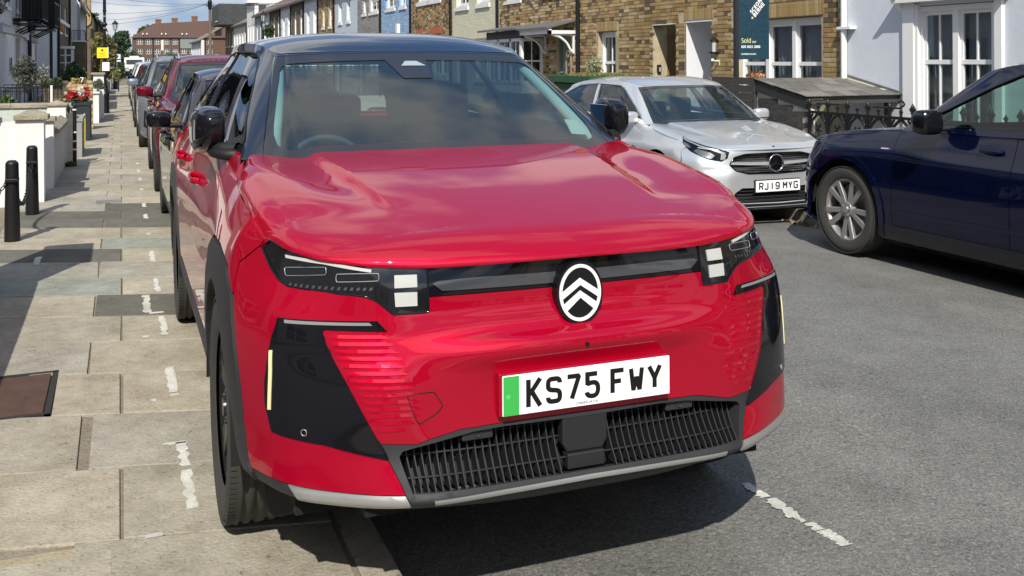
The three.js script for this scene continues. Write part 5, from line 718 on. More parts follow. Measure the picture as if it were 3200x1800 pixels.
{   // slatted fence, lean-to store
  const f = thing('slatted_fence', 'dark weathered board fence between the sold board and the store', 'fence', [8.42, 0, 0]); for (let i = 0; i < 11; i++) obj('board', boxUV(bx(-.012, .012, .06 + i * .112, .06 + i * .112 + .104, -13.2, -12.1)), C.wood, f); for (const z of [-13.15, -12.15]) obj('post', boxUV(bx(.012, .07, 0, 1.28, z - .035, z + .035)), C.wood, f);
  const s = thing('bin_store', 'low dark brick store with a sloping slate roof in the front garden', 'store', [0, 0, 0]), zt = -12.1, zb = -10.95, yt = 1.255, yb = 1.045, yr = z => mixn(yt, yb, (z - zt) / (zb - zt));
  obj('wall', boxUV(extr([[zt, 0], [zb, 0], [zb, yb - .17], [zt, yt - .17]], .10).rotateY(-Math.PI / 2).translate(8.56, 0, 0)), stone([.62, .60, .56], 1), s);
  const dk = [[.05, .05, .052], [.065, .063, .065], [.085, .072, .068], [.04, .04, .044]].map(c => M(c, .7, 0, { map: stoneB, bumpMap: stoneBump, bumpScale: .004 }));
  layBricks(s, 8.46, zt, zb, .03, 1.1, (z, y) => y > yr(z) - .205, { singles: 300, tones: dk, weights: [4, 4, 2, 3], key: (z, y) => -y });
  for (const [a, b] of [[zt, -11.53], [-11.52, zb]]) obj('coping_slab', boxUV(extr([[a, yr(a) - .16], [b, yr(b) - .16], [b, yr(b) - .01], [a, yr(a) - .01]], .04, { bevel: .004 }).rotateY(-Math.PI / 2).translate(8.47, 0, 0)), M([.022, .022, .026], .6, 0, { bumpMap: stoneBump, bumpScale: .004 }), s);
  for (let r = 0; r < 5; r++) for (let k = 0; k < 8; k++) { const z0 = mixn(zt, zb, r / 5), z1 = mixn(zt, zb, (r + 1.16) / 5), w = 1.62 / 7.5, x = 8.40 + w * (k - (r % 2 ? .5 : 0)); const xa = Math.max(8.40, x), xb = Math.min(FX - .005, x + w - .004); if (xb - xa < .03) continue; const g = boxUV(new THREE.BoxGeometry(xb - xa, .009, z1 - z0)); const o = obj('slate', g, [C.slate, stone([.20, .19, .175], 0), stone([.14, .138, .132], 1)][Math.floor(rnd() * 3)], s); o.position.set((xa + xb) / 2, (yr(z0) + yr(z1)) / 2 + .012 + r * .001 + rr(0, .003), (z0 + z1) / 2); o.rotation.x = Math.atan2(yt - yb, zb - zt) + .018; }
  obj('flashing', boxUV(extr([[zt, yt + .02], [zb - .02, yb + .02], [zb - .02, yb + .055], [zt, yt + .075]], .02).rotateY(-Math.PI / 2).translate(FX - .002, 0, 0)), C.lead, s); obj('mortar_fillet', extr([[zt, yt + .0], [zb - .02, yb - .0], [zb - .02, yb + .022], [zt, yt + .03]], .05).rotateY(-Math.PI / 2).translate(FX - .022, 0, 0), stone([.6, .56, .45], 1), s);
  obj('fascia', boxUV(bx(8.46, FX - .01, yb - .10, yb - .035, zb - .05, zb - .02)), C.wood, s); obj('side_post', bx(FX - .2, FX - .13, .03, yb - .1, zb - .1, zb - .03), C.iron, s); obj('roof_board', boxUV(extr([[zt, yt - .03], [zb, yb - .03], [zb, yb], [zt, yt]], 1.5).rotateY(-Math.PI / 2).translate(FX - .01, 0, 0)), C.wood, s);
}
{   // cast-iron railing on the garden boundary
  const r = thing('iron_railing', 'ornate black cast iron railing with gothic arches and fleur finials', 'railing', [8.42, 0, 0]); const n = 15, p = .37, z0 = -10.88;
  obj('plinth', boxUV(bx(-.1, .1, 0, .28, z0 - .05, z0 + n * p)), stone([.4, .4, .38], 0), r); obj('rail', merge([bx(-.02, .02, .838, .872, z0, z0 + n * p), bx(-.015, .015, .34, .365, z0, z0 + n * p)]), C.iron, r);
  const fin = (z, s) => merge([lathe([[0, .17], [.016, .14], [.03, .10], [.013, .065], [.03, .05], [.015, .035], [.02, 0]], 8).scale(s, s, s).translate(0, .87, z), ...[-1, 1].map(d => { const g = new THREE.SphereGeometry(.03, 8, 6); g.scale(.4, 1, .7); g.rotateX(d * .7); g.scale(s, s, s); g.translate(0, .87 + .085 * s, z + d * .028 * s); return g; })]);
  for (let i = 0; i < n; i++) {
    const z = z0 + i * p, c = z + p / 2, b = [bx(-.018, .018, .30, .86, z - .018, z + .018)];
    b.push(tube([[0, .365, z + .02], [0, .60, z + .015], [0, .74, z + .06], [0, .845, c]], .019, 6, 20), tube([[0, .365, z + p - .02], [0, .60, z + p - .015], [0, .74, z + p - .06], [0, .845, c]], .019, 6, 20));
    for (let k = 0; k < 4; k++) { const a = k * Math.PI / 2 + .785, t = new THREE.SphereGeometry(.04, 8, 6); t.scale(.35, 1, .62); t.rotateX(a); t.translate(0, .66 + .035 * Math.cos(a), c + .035 * Math.sin(a)); b.push(t); }
    for (const d of [-1, 1]) b.push(tube([[0, .37, c + d * .02], [0, .46, c + d * .07], [0, .53, c + d * .05], [0, .50, c + d * .02], [0, .47, c + d * .045]], .016, 6, 20), tube([[0, .70, z + (d > 0 ? .04 : p - .04)], [0, .78, z + (d > 0 ? .035 : p - .035)], [0, .83, z + (d > 0 ? .075 : p - .075)]], .015, 6, 12)); b.push(bar([0, .37, c], [0, .62, c], .008, 6));
    obj('panel', merge(b), C.iron, r); obj('finial', fin(z, 1), C.iron, r); obj('finial', fin(c, .62), C.iron, r);
  }
  obj('stay', bar([0, .97, z0 + .15], [0, .97, z0 + .6], .012, 6), C.iron, r); obj('stay', merge([bar([0, .97, z0 + 1.2], [0, .97, z0 + 1.65], .012, 6), tube([[0, .97, z0 + 1.65], [0, 1.02, z0 + 1.72], [0, 1.06, z0 + 1.66], [0, 1.03, z0 + 1.62]], .011, 6, 20)]), C.iron, r);
}
{   // second brick house with bay and porch
  const h = thing('brick_house', 'mottled brick house with a white bay window and bracketed porch', 'house'), holes = [rect(-22.6, -21.75, 0, 2.1), rect(-26.2, -25.0, 3.15, 4.6), rect(-23.4, -22.2, 3.15, 4.6)];
  obj('wall', wallX(FX, rect(-26.66, -21.3, 0, 5.4), holes, .32), C.mortar, h);
  layBricks(h, FX, -26.62, -21.34, .9, 3.7, (z, y, L) => holes.some(q => z > q[0][0] && z < q[1][0] && y > q[0][1] && y < q[2][1]), { singles: 0, weights: [4, 4, 4, 4, 2, 6, 5, 3] });
  obj('door', merge([bx(FX + .12, FX + .16, 0, 2.08, -22.58, -21.78), ...[[.15, .9], [1.05, 1.9]].flatMap(([a, b]) => [[-22.5, -22.22], [-22.12, -21.86]].map(([c, d]) => bx(FX + .10, FX + .13, a, b, c, d, .008)))]), M([.18, .24, .22], .45), h);
  obj('door_frame', merge([bx(FX + .05, FX + .14, 0, 2.1, -22.64, -22.58), bx(FX + .05, FX + .14, 0, 2.1, -21.78, -21.72), bx(FX + .05, FX + .14, 2.08, 2.16, -22.64, -21.72)]), M([.22, .27, .25], .5), h);
  const bay = obj('bay_window', merge([bx(9.4, 10.0, .7, .95, -25.9, -23.5), bx(9.38, 9.46, .95, 2.1, -23.6, -23.5), bx(9.38, 9.46, .95, 2.1, -25.9, -25.8), bx(9.38, 9.44, 2.02, 2.1, -25.8, -23.6), bx(9.38, 9.44, .95, 1.02, -25.8, -23.6), ...[-24.25, -25.15].map(z => bx(9.38, 9.45, .95, 2.1, z - .05, z + .05)), bx(9.46, 10, 2.02, 2.1, -23.58, -23.52), bx(9.93, 10, .95, 2.02, -23.6, -23.5), bx(9.46, 9.93, .95, 1.02, -23.58, -23.52), bx(9.40, 9.43, 1.5, 1.54, -25.8, -23.6), ...[-23.92, -24.7, -25.5].map(z => bx(9.40, 9.43, 1.02, 2.02, z - .012, z + .012)), bx(9.46, 9.93, 1.5, 1.54, -23.565, -23.535), bx(9.685, 9.71, 1.02, 2.02, -23.56, -23.54)]), C.frame, h);
  obj('pane', bx(9.408, 9.412, 1.0, 2.05, -25.82, -23.6), C.pane, bay); obj('pane', bx(9.46, 9.93, 1.0, 2.05, -23.552, -23.548), C.pane, bay); obj('room', merge([bx(9.9, 9.95, .9, 2.1, -25.8, -23.7), bx(9.45, 9.9, .93, .95, -25.8, -23.7)]), C.room, bay);
  obj('bay_fascia', merge([bx(9.36, 10, 2.10, 2.30, -26.0, -23.45)]), M([.022, .026, .032], .5), h); obj('bay_roof', extr([[9.2, 2.30], [10, 2.44], [10, 2.48], [9.2, 2.35]], 2.9).translate(0, 0, -26.3), C.lead, h);
  obj('porch_roof', extr([[9.24, 2.27], [10, 2.46], [10, 2.50], [9.24, 2.32]], 1.9).translate(0, 0, -23.42), C.lead, h); obj('porch_beam', merge([bx(9.3, 9.38, 2.16, 2.28, -23.4, -21.55), bx(9.3, 10, 2.16, 2.24, -21.62, -21.55), bx(9.3, 10, 2.16, 2.24, -23.42, -23.35)]), C.frame, h);
  for (const z of [-21.62, -23.3]) obj('bracket', merge([tube([[9.42, 2.14, z], [9.62, 2.08, z], [9.80, 1.94, z], [9.90, 1.78, z], [9.985, 1.70, z]], .03, 8, 30), bx(9.95, 10, 1.7, 2.16, z - .03, z + .03), bx(9.4, 10, 2.12, 2.17, z - .03, z + .03)]), C.frame, h);
  for (const q of holes.slice(1)) sashWin(h, (q[0][0] + q[1][0]) / 2, q[1][0] - q[0][0], q[0][1], q[2][1], {}); roofOver(h, FX, -26.66, -21.3, 5.3); chimney(h, FX + 3, -26.6, 7.2, brickTones[2]);
}
// terrace further along: one builder, each house with its own colours
function terrace(label, z0, z1, mat, o = {}) {
  const h = thing(o.name ?? 'terraced_house', label, 'house'), X = o.x ?? FX, s = o.side ?? 1, top = o.eaves ?? 5.05, wins = o.wins ?? [[.28, .2], [.72, .2]], W = z1 - z0, holes = [];
  const cells = wins.map(([k, w]) => [z0 + W * k, W * w]); for (const [c, w] of cells) holes.push(rect(c - w / 2, c + w / 2, o.y0 ?? 3.25, o.y1 ?? 4.6)); if (!o.noGround) { holes.push(rect(z0 + W * .52, z0 + W * .9, 1.0, 2.2)); holes.push(rect(z0 + W * .1, z0 + W * .32, .05, 2.15)); }
  obj('wall', wallX(X, rect(z0, z1, 0, top + .1), holes, .3, s), mat, h);
  const wo = { side: s, sillH: .12, depth: .10, sillMat: o.sill ?? C.frame, ...o.win };
  for (const [c, w] of cells) sash(h, X, c, w, o.y0 ?? 3.25, o.y1 ?? 4.6, wo); if (!o.noGround) { sash(h, X, z0 + W * .71, W * .38, 1.0, 2.2, { ...wo, lights: 2 }); obj('door', bx(X + s * .1, X + s * .14, .05, 2.15, z0 + W * .1, z0 + W * .32), o.door ?? M([.05, .08, .12], .4), h); }
  if (o.brick) layBricks(h, X, z0 + .02, z1 - .02, o.brickY ?? 2.2, top, (z, y, L) => holes.some(q => z > q[0][0] - .05 && z < q[1][0] + .05 && y > q[0][1] - .03 && y < q[2][1]), { side: s, ...o.brick });
  if (o.pipe) obj('drainpipe', bar([X - s * .06, .1, z1 - .05], [X - s * .06, top, z1 - .05], .05, 8), o.pipe, h);
  roofOver(h, X, z0, z1, top, s, o.roof); if (o.chimney) chimney(h, X + s * 3, z0, top + 2.1, o.chimney); return h;
}
const toneOf = cs => cs.map(c => M(c, .9, 0, { bumpMap: stoneBump, bumpScale: .004 }));
terrace('cream rendered house with two white sash windows upstairs', -31.0, -26.66, plaster([.66, .64, .48], .02), { wins: [[.23, .28], [.68, .26]], y0: 3.22, pipe: C.iron });
const hb = terrace('dark brown brick house with red brick window arches', -35.85, -31.0, C.mortar, { wins: [[.3, .3], [.6, .28]], y0: 3.6, brick: { weights: [2, 2, 6, 1, 3, 6, 1, 2] }, pipe: C.iron });
for (const [a, b, y] of [[-33.5, -32.1, 2.48], [-35.2, -34.4, 2.46]]) for (let z = a; z < b; z += .076) { const o = obj('arch_brick', new THREE.BoxGeometry(.06, .22, .064), M([.40, .10, .05], .9), hb); o.position.set(FX - .002, y + .08, z); }
const bluePB = toneOf([[.36, .52, .72], [.33, .49, .70], [.40, .56, .75], [.30, .45, .66]]);
const hbl = terrace('sky blue painted brick house', -40.5, -35.85, plaster([.30, .46, .68]), { wins: [[.32, .32], [.72, .2]], y0: 3.6, brick: { tones: bluePB, weights: [3, 3, 2, 2] }, pipe: C.iron }); obj('wall_vent', bx(FX - .12, FX, 2.55, 2.95, -37.85, -37.55, .02), C.frame, hbl);
const greyPB = toneOf([[.34, .32, .32], [.29, .28, .28], [.38, .36, .35], [.25, .24, .24]]);
terrace('grey painted brick house next to the blue one', -45.0, -40.5, plaster([.4, .38, .37]), { wins: [[.3, .18], [.7, .36]], y0: 3.6, brick: { tones: greyPB, weights: [3, 3, 2, 2] }, win: { cross: true }, pipe: C.iron });
terrace('plain pale blue grey rendered house with narrow windows', -50.2, -45.0, plaster([.56, .63, .68]), { wins: [[.25, .16], [.62, .16]], y0: 3.4 });
terrace('mottled yellow brick house between two white ones', -54.6, -50.2, C.mortar, { wins: [[.3, .16], [.72, .16]], y0: 3.3, brick: { weights: [3, 3, 4, 2, 4, 5, 2, 3] }, pipe: C.iron });
const wl = [['white rendered house beyond the yellow brick one', [.68, .72, .76]], ['brown brick house with white window bays', [.17, .125, .085]], ['white house between two dark brick ones far down the street', [.72, .74, .76]], ['far dark brick house with a black downpipe', [.15, .11, .08]], ['far white house beside a green bush', [.66, .68, .7]], ['small grey house before the tall white gable', [.32, .34, .37]]];
wl.forEach(([l, c], i) => terrace(l, -54.6 - (i + 1) * 4.65, -54.6 - i * 4.65, c[0] > .3 ? plaster(c) : stone(c, 1), { wins: [[.28, .2], [.74, .2]], y0: 3.0, pipe: C.iron, roof: M([.15, .10, .085], .85), chimney: i % 2 ? stone([.3, .2, .13], 1) : null }));
{ const h = terrace('tall white gabled house far down the right side', -88, -82.6, plaster([.76, .76, .74]), { eaves: 6.3, wins: [[.2, .14], [.5, .14], [.8, .14]], y0: 3.0, y1: 4.5 }); obj('gable', extr([[9.3, 6.2], [13.5, 6.2], [11.4, 8.6]], .3).translate(0, 0, -82.7), plaster([.76, .76, .74]), h); }
terrace('far white cottage row beyond the gable', -99, -88, plaster([.66, .66, .64]), { eaves: 4.75, wins: [[.1, .1], [.3, .1], [.5, .1], [.7, .1], [.9, .1]], y0: 3.0, y1: 4.3, roof: M([.16, .15, .13], .85), pipe: C.iron });
{ const h = terrace('far brown house with a big dark slate dormer', -107, -99, stone([.2, .15, .11], 1), { eaves: 5.0, wins: [[.15, .14], [.5, .14], [.85, .14]], y0: 3.0, y1: 4.4 }); obj('dormer', merge([bx(8.6, 13, 5.0, 7.0, -106.5, -98.6, .04)]), M([.06, .065, .07], .8, 0, { map: stoneB }), h); sash(h, 8.58, -101, 1.4, 5.4, 6.6, {}); }
terrace('white cottages at the far end of the right side', -122, -107, plaster([.7, .71, .72]), { x: 7.6, eaves: 3.6, noGround: true, wins: [[.1, .06], [.25, .06], [.4, .06], [.55, .06], [.7, .06], [.85, .06]], y0: 1.2, y1: 2.9, roof: M([.19, .17, .13], .85), chimney: stone([.4, .3, .2], 1) });

// ------------------------------------------------------------------ plants
const leafMat = M([1, 1, 1], .6, 0, { vertexColors: true, side: THREE.DoubleSide, transmission: .3, thickness: 0 });
function leaves(n, place, size, cols, asp = .45) {   // many small folded leaves; place() -> [x, y, z, upward lean]
  const pos = [], col = [], nor = []; const a = new THREE.Vector3(), b = new THREE.Vector3(), c = new THREE.Vector3();
  for (let i = 0; i < n; i++) {
    const [x, y, z, up = .3] = place(i), s = size * rr(.6, 1.3); a.set(rr(-1, 1), rr(-1, 1) + up, rr(-1, 1)).normalize(); b.set(rr(-1, 1), rr(-1, 1), rr(-1, 1)).cross(a).normalize(); c.crossVectors(a, b);
    const q = cols[Math.floor(rnd() * cols.length)], k = rr(.75, 1.2), w = s * asp, P = [[0, 0], [.5, w / s], [1, 0], [.5, -w / s]].map(([u, v]) => [x + (a.x * u + b.x * v) * s + c.x * (v ? .12 * s : 0), y + (a.y * u + b.y * v) * s + c.y * (v ? .12 * s : 0), z + (a.z * u + b.z * v) * s + c.z * (v ? .12 * s : 0)]);
    for (const t of [0, 1, 2, 0, 2, 3]) { pos.push(...P[t]); col.push(q[0] * k, q[1] * k, q[2] * k); }
  }
  const g = new THREE.BufferGeometry(); g.setAttribute('position', new THREE.Float32BufferAttribute(pos, 3)); g.setAttribute('color', new THREE.Float32BufferAttribute(col, 3)); g.computeVertexNormals(); return g;
}
const GREEN = [[.045, .095, .022], [.065, .13, .03], [.03, .07, .018]], SAGE = [[.16, .19, .13], [.12, .15, .10], [.22, .25, .19]], OLIVE = [[.10, .11, .035], [.14, .13, .04], [.07, .085, .025]], BROWNG = [[.24, .20, .06], [.18, .18, .05], [.28, .20, .07], [.13, .15, .04]], BRIGHT = [[.09, .16, .03], [.13, .2, .05], [.06, .11, .02]];
const clump = (R, seedk, box) => { const cl = Array.from({ length: 26 }, () => { let x, y, z; do { x = rr(-1, 1); y = rr(-1, 1); z = rr(-1, 1); } while (x * x + y * y + z * z > 1); const k = box ? 1 : rr(.35, .85); return [x * k, y * k, z * k, rr(.22, .42)]; }); return () => { const c = cl[Math.floor(rnd() * cl.length)]; let x = rr(-1, 1), y = rr(-1, 1), z = rr(-1, 1); const l = Math.hypot(x, y, z) || 1, r = c[3] * Math.cbrt(rr(.3, 1)); x = c[0] + x / l * r; y = c[1] + y / l * r; z = c[2] + z / l * r; if (box) { x = Math.max(-1, Math.min(1, x)) + rr(-.03, .03); y = Math.max(-1, Math.min(1, y)) + rr(-.03, .03); z = Math.max(-1, Math.min(1, z)) + rr(-.03, .03); } return [x * R[0], y * R[1], z * R[2]]; }; };
C.bark = M([.07, .055, .04], .95);
function bush(name, label, cat, p, R, n, size, cols, o = {}) {
  const t = thing(name, label, cat, p), f = clump(R, 0, o.box); obj('foliage', leaves(n, () => { const q = f(); return [q[0], q[1] + R[1] + (o.lift ?? 0), q[2], .4]; }, size, cols, o.asp), leafMat, t);
  const st = []; for (let i = 0; i < (o.stems ?? 5); i++) { const x = rr(-.35, .35) * R[0], z = rr(-.35, .35) * R[2]; st.push(bar([x * .3, o.base ?? 0, z * .3], [x, R[1] * 1.2 + (o.lift ?? 0), z], o.sr ?? .012, 6, (o.sr ?? .012) * .5)); } obj(o.trunk ? 'trunk' : 'stem', merge(st), C.bark, t); return t;
}
function spiky(name, label, cat, p, R, n, cols, len) { const t = thing(name, label, cat, p); obj('foliage', leaves(n * 10, i => { const k = Math.floor(i / 10), a = hash(k, 3) * 6.28, e = .25 + hash(k, 5) * .9, r = (i % 10) / 10 * R * (.6 + .5 * hash(k, 9)); return [Math.cos(a) * Math.cos(e) * r, Math.sin(e) * r, Math.sin(a) * Math.cos(e) * r, .9]; }, len, cols, .22), leafMat, t); obj('stem', merge(Array.from({ length: 12 }, (_, k) => { const a = hash(k, 3) * 6.28, e = .25 + hash(k, 5) * .9; return bar([0, 0, 0], [Math.cos(a) * Math.cos(e) * R * .8, Math.sin(e) * R * .8, Math.sin(a) * Math.cos(e) * R * .8], .006, 5, .002); })), C.bark, t); return t; }

// ------------------------------------------------------------------ left side: forecourts, walls, posts
struct('forecourt', boxUV(bx(-8, -1.05, -.16, -.004, -300, 6)), stone([.25, .215, .165], 1));
C.whiteWall = plaster([.80, .79, .76], .003); C.cope = stone([.40, .36, .27], 1, .9, .012);
const wallThing = (n, l, p = [0, 0, 0]) => thing(n, l, 'wall', p);
{
  const a = wallThing('garden_wall', 'bright white garden wall with pale stone coping behind the bollards'); obj('wall', boxUV(bx(-6, -1.07, -.05, .905, -12.26, -12.06)), C.whiteWall, a); obj('pier', boxUV(bx(-1.07, -.79, -.05, .93, -12.30, -12.04)), C.whiteWall, a);
  for (const [x0, x1] of [[-2.6, -1.225], [-4, -2.61]]) obj('coping', boxUV(extr([[-.13, 0], [.13, 0], [.13, .045], [0, .06], [-.13, .045]], x1 - x0, { bevel: .006 }).rotateY(Math.PI / 2).translate(x0, .905, -12.16)), C.cope, a);
  obj('cap', (() => { const g = new THREE.CylinderGeometry(.06, .24, .055, 4, 3); g.rotateY(Math.PI / 4); g.scale(.95, 1, .95); g.translate(-.915, .93 + .0775, -12.17); return boxUV(merge([g, bx(-1.085, -.745, .93, .985, -12.34, -12.0, .008)])); })(), C.cope, a);
  obj('return_wall', boxUV(bx(-1.02, -.86, -.05, .90, -12.95, -12.3)), C.whiteWall, a); obj('return_cope', boxUV(extr([[-.13, 0], [.12, 0], [.12, .05], [0, .10], [-.13, .05]], .62, { bevel: .006 }).translate(-.92, .90, -12.96)), C.cope, a);
  const b = wallThing('garden_wall', 'low white side wall with weathered pitched coping along the paving'); obj('wall', boxUV(bx(-.93, -.77, -.05, .68, -15.93, -13.46)), plaster([.62, .64, .58], .02), b); obj('end_pier', boxUV(bx(-.95, -.765, -.05, .84, -13.46, -13.28)), C.whiteWall, b); obj('cap', boxUV(bx(-.98, -.74, .84, .90, -13.5, -13.24, .01)), C.cope, b);
  for (let i = 0; i < 3; i++) obj('coping', boxUV(extr([[-.13, 0], [.13, 0], [.13, .04], [.03, .11], [-.13, .05]], .81, { bevel: .008 }).translate(-.85, .68, -15.93 + i * .82)), C.cope, b);
  const c = wallThing('gate_pier', 'white gate pier with a low pyramid stone cap'); obj('pier', boxUV(bx(-1.0, -.755, -.05, .92, -16.2, -15.95)), C.whiteWall, c); obj('cap', (() => { const g = new THREE.CylinderGeometry(.01, .19, .05, 4, 2); g.rotateY(Math.PI / 4); g.translate(-.878, .975, -16.075); return boxUV(merge([g, bx(-1.03, -.73, .92, .951, -16.23, -15.92, .008)])); })(), C.cope, c);
  const s = wallThing('garden_wall', 'pale sage green wall with stone coping under black railings'); obj('wall', boxUV(bx(-6, -1.03, -.05, .88, -16.7, -16.5)), plaster([.52, .58, .52], .01), s); for (const [x0, x1] of [[-1.52, -1.03], [-2.3, -1.53], [-3.1, -2.31]]) obj('coping', boxUV(extr([[-.13, 0], [.13, 0], [.13, .045], [0, .07], [-.13, .045]], x1 - x0 - .005, { bevel: .006 }).rotateY(Math.PI / 2).translate(x0, .88, -16.6)), C.cope, s);
  const rail = (l, z, x0, x1, y0, y1, scroll) => { const r = thing('garden_railing', l, 'railing', [0, 0, z]); obj('rail', merge([bx(x0, x1, y1 - .014, y1, -.01, .01), bx(x0, x1, y1 - .075, y1 - .063, -.008, .008), bx(x0, x1, y0, y0 + .012, -.008, .008)]), C.iron, r); const n = Math.round((x1 - x0) / .062); for (let i = 0; i <= n; i++) { const x = mixn(x0, x1, i / n); obj('bar', bar([x, y0, 0], [x, y1, 0], .0055, 6), C.iron, r); if (scroll && i % 2 && i < n) obj('scroll', merge([tube([[x - .03, y1 - .085, 0], [x - .02, y1 - .11, 0], [x, y1 - .095, 0], [x + .02, y1 - .11, 0], [x + .03, y1 - .085, 0]], .004, 6, 20), new THREE.SphereGeometry(.009, 8, 6).scale(.8, 1.8, .8).translate(x, y1 - .15, 0)]), C.iron, r); } };
  rail('black railing with drop scrolls on the sage green wall', -16.6, -2.6, -1.04, .945, 1.19, true); rail('plainer black railing behind the scrolled one', -18, -1.76, -.91, .75, 1.2, false);
  const wp = thing('white_post', 'thin white post between the two black railings', 'post', [-1.005, 0, -17]); obj('post', bx(-.016, .016, 0, 1.18, -.016, .016, .003), C.frame, wp); obj('post_cap', bx(-.02, .02, 1.18, 1.195, -.02, .02, .003), C.frame, wp);
  const cr = wallThing('cream_pier', 'cream rendered pier beside the black and white post'); obj('pier', boxUV(bx(-.81, -.675, -.05, .80, -16.42, -16.2)), plaster([.70, .66, .56]), cr); for (const y of [.2, .4, .6]) obj('joint', bx(-.812, -.673, y, y + .006, -16.42, -16.198), stone([.5, .46, .38]), cr);
  bush('pot_plant', 'white and green leafy plant on the cream pier', 'plant', [-.735, .80, -16.3], [.07, .08, .07], 260, .03, [[.6, .62, .55], [.10, .16, .05], [.7, .7, .64]]);
  const bw = thing('banded_post', 'slim black post with white bands at the gate', 'post', [-.64, 0, -16.0]); obj('post', new THREE.CylinderGeometry(.026, .028, .91, 16).translate(0, .455, 0), C.iron, bw); for (const y of [.28, .40, .53, .86]) obj('band', new THREE.CylinderGeometry(.0285, .0295, .022, 16).translate(0, y, 0), C.white, bw); obj('knob', lathe([[0, .95], [.03, .935], [.034, .915], [.03, .905], [0, .905]], 12), C.iron, bw);
  bush('weeds', 'tuft of green weeds at the foot of the banded post', 'plant', [-.70, -.01, -15.95], [.09, .06, .09], 300, .035, GREEN, { stems: 3, sr: .004 });
  for (const [x, z] of [[-.78, -13.9], [-.78, -15.2], [-.84, -11.0], [-.80, -12.0]]) bush('weeds', x === -.84 ? 'small weeds by the foot of the far bollard' : z === -12 ? 'small weeds at the foot of the white wall end' : z === -13.9 ? 'tiny weeds at the near foot of the side wall' : 'tiny weeds at the far foot of the side wall', 'plant', [x, -.01, z], [.05, .018, .05], 70, .022, GREEN, { stems: 2, sr: .003 });
  const planter = (l, x0, x1, z0, z1, h, m) => { const t = thing('planter', l, 'planter', [(x0 + x1) / 2, 0, (z0 + z1) / 2]), w = (x1 - x0) / 2, d = (z1 - z0) / 2; obj('box', merge([bx(-w, w, 0, h - .05, -d, d), ...[[-w, -d], [w - .05, -d], [-w, d - .05], [w - .05, d - .05]].map(([x, z]) => bx(x - .005, x + .055, 0, h - .05, z - .005, z + .055))]), m, t); obj('rim', merge([bx(-w - .02, w + .02, h - .05, h, -d - .02, -d + .05), bx(-w - .02, w + .02, h - .05, h, d - .05, d + .02), bx(-w - .02, -w + .05, h - .05, h, -d + .05, d - .05), bx(w - .05, w + .02, h - .05, h, -d + .05, d - .05)]), m, t); obj('soil', bx(-w + .05, w - .05, h - .06, h - .03, -d + .05, d - .05), M([.03, .022, .015], 1), t); };
  planter('pale grey boarded planter box behind the banded post', -.92, -.595, -18.6, -17.4, .66, M([.33, .33, .32], .7, 0, { map: grainMap })); planter('dark navy planter with red and white flowers', -.90, -.575, -22.2, -21, .77, M([.020, .026, .034], .6, 0, { map: grainMap }));
  const fl = bush('geraniums', 'red and white geraniums in the dark planter', 'flowers', [-.77, .74, -21.35], [.19, .10, .22], 900, .05, GREEN, { asp: .6 });
  for (const [x, y, z, c, n] of [[-.15, .2, .1, 0, 60], [-.06, .19, .12, 0, 50], [.0, .27, .05, 1, 90], [.05, .22, .15, 1, 60], [.14, .27, .0, 0, 45], [.16, .17, .1, 0, 45], [-.18, .14, .2, 0, 30], [.03, .12, .22, 2, 30]]) obj('bloom', leaves(n, () => [x + rr(-.05, .05), y + rr(-.04, .04), z + rr(-.05, .05), .6], .035, [[[.6, .012, .015], [.45, .005, .015]], [[.82, .80, .72], [.7, .68, .6]], [[.75, .12, .08]]][c], .8), leafMat, fl);
  const yp = thing('yellow_post', 'small yellow marker post with a white top', 'post', [-.62, 0, -19.5]); obj('post', new THREE.CylinderGeometry(.022, .022, .58, 12).translate(0, .29, 0), M([.75, .60, .02], .5), yp); obj('cap', new THREE.CylinderGeometry(.01, .023, .05, 12).translate(0, .605, 0), C.white, yp);
}
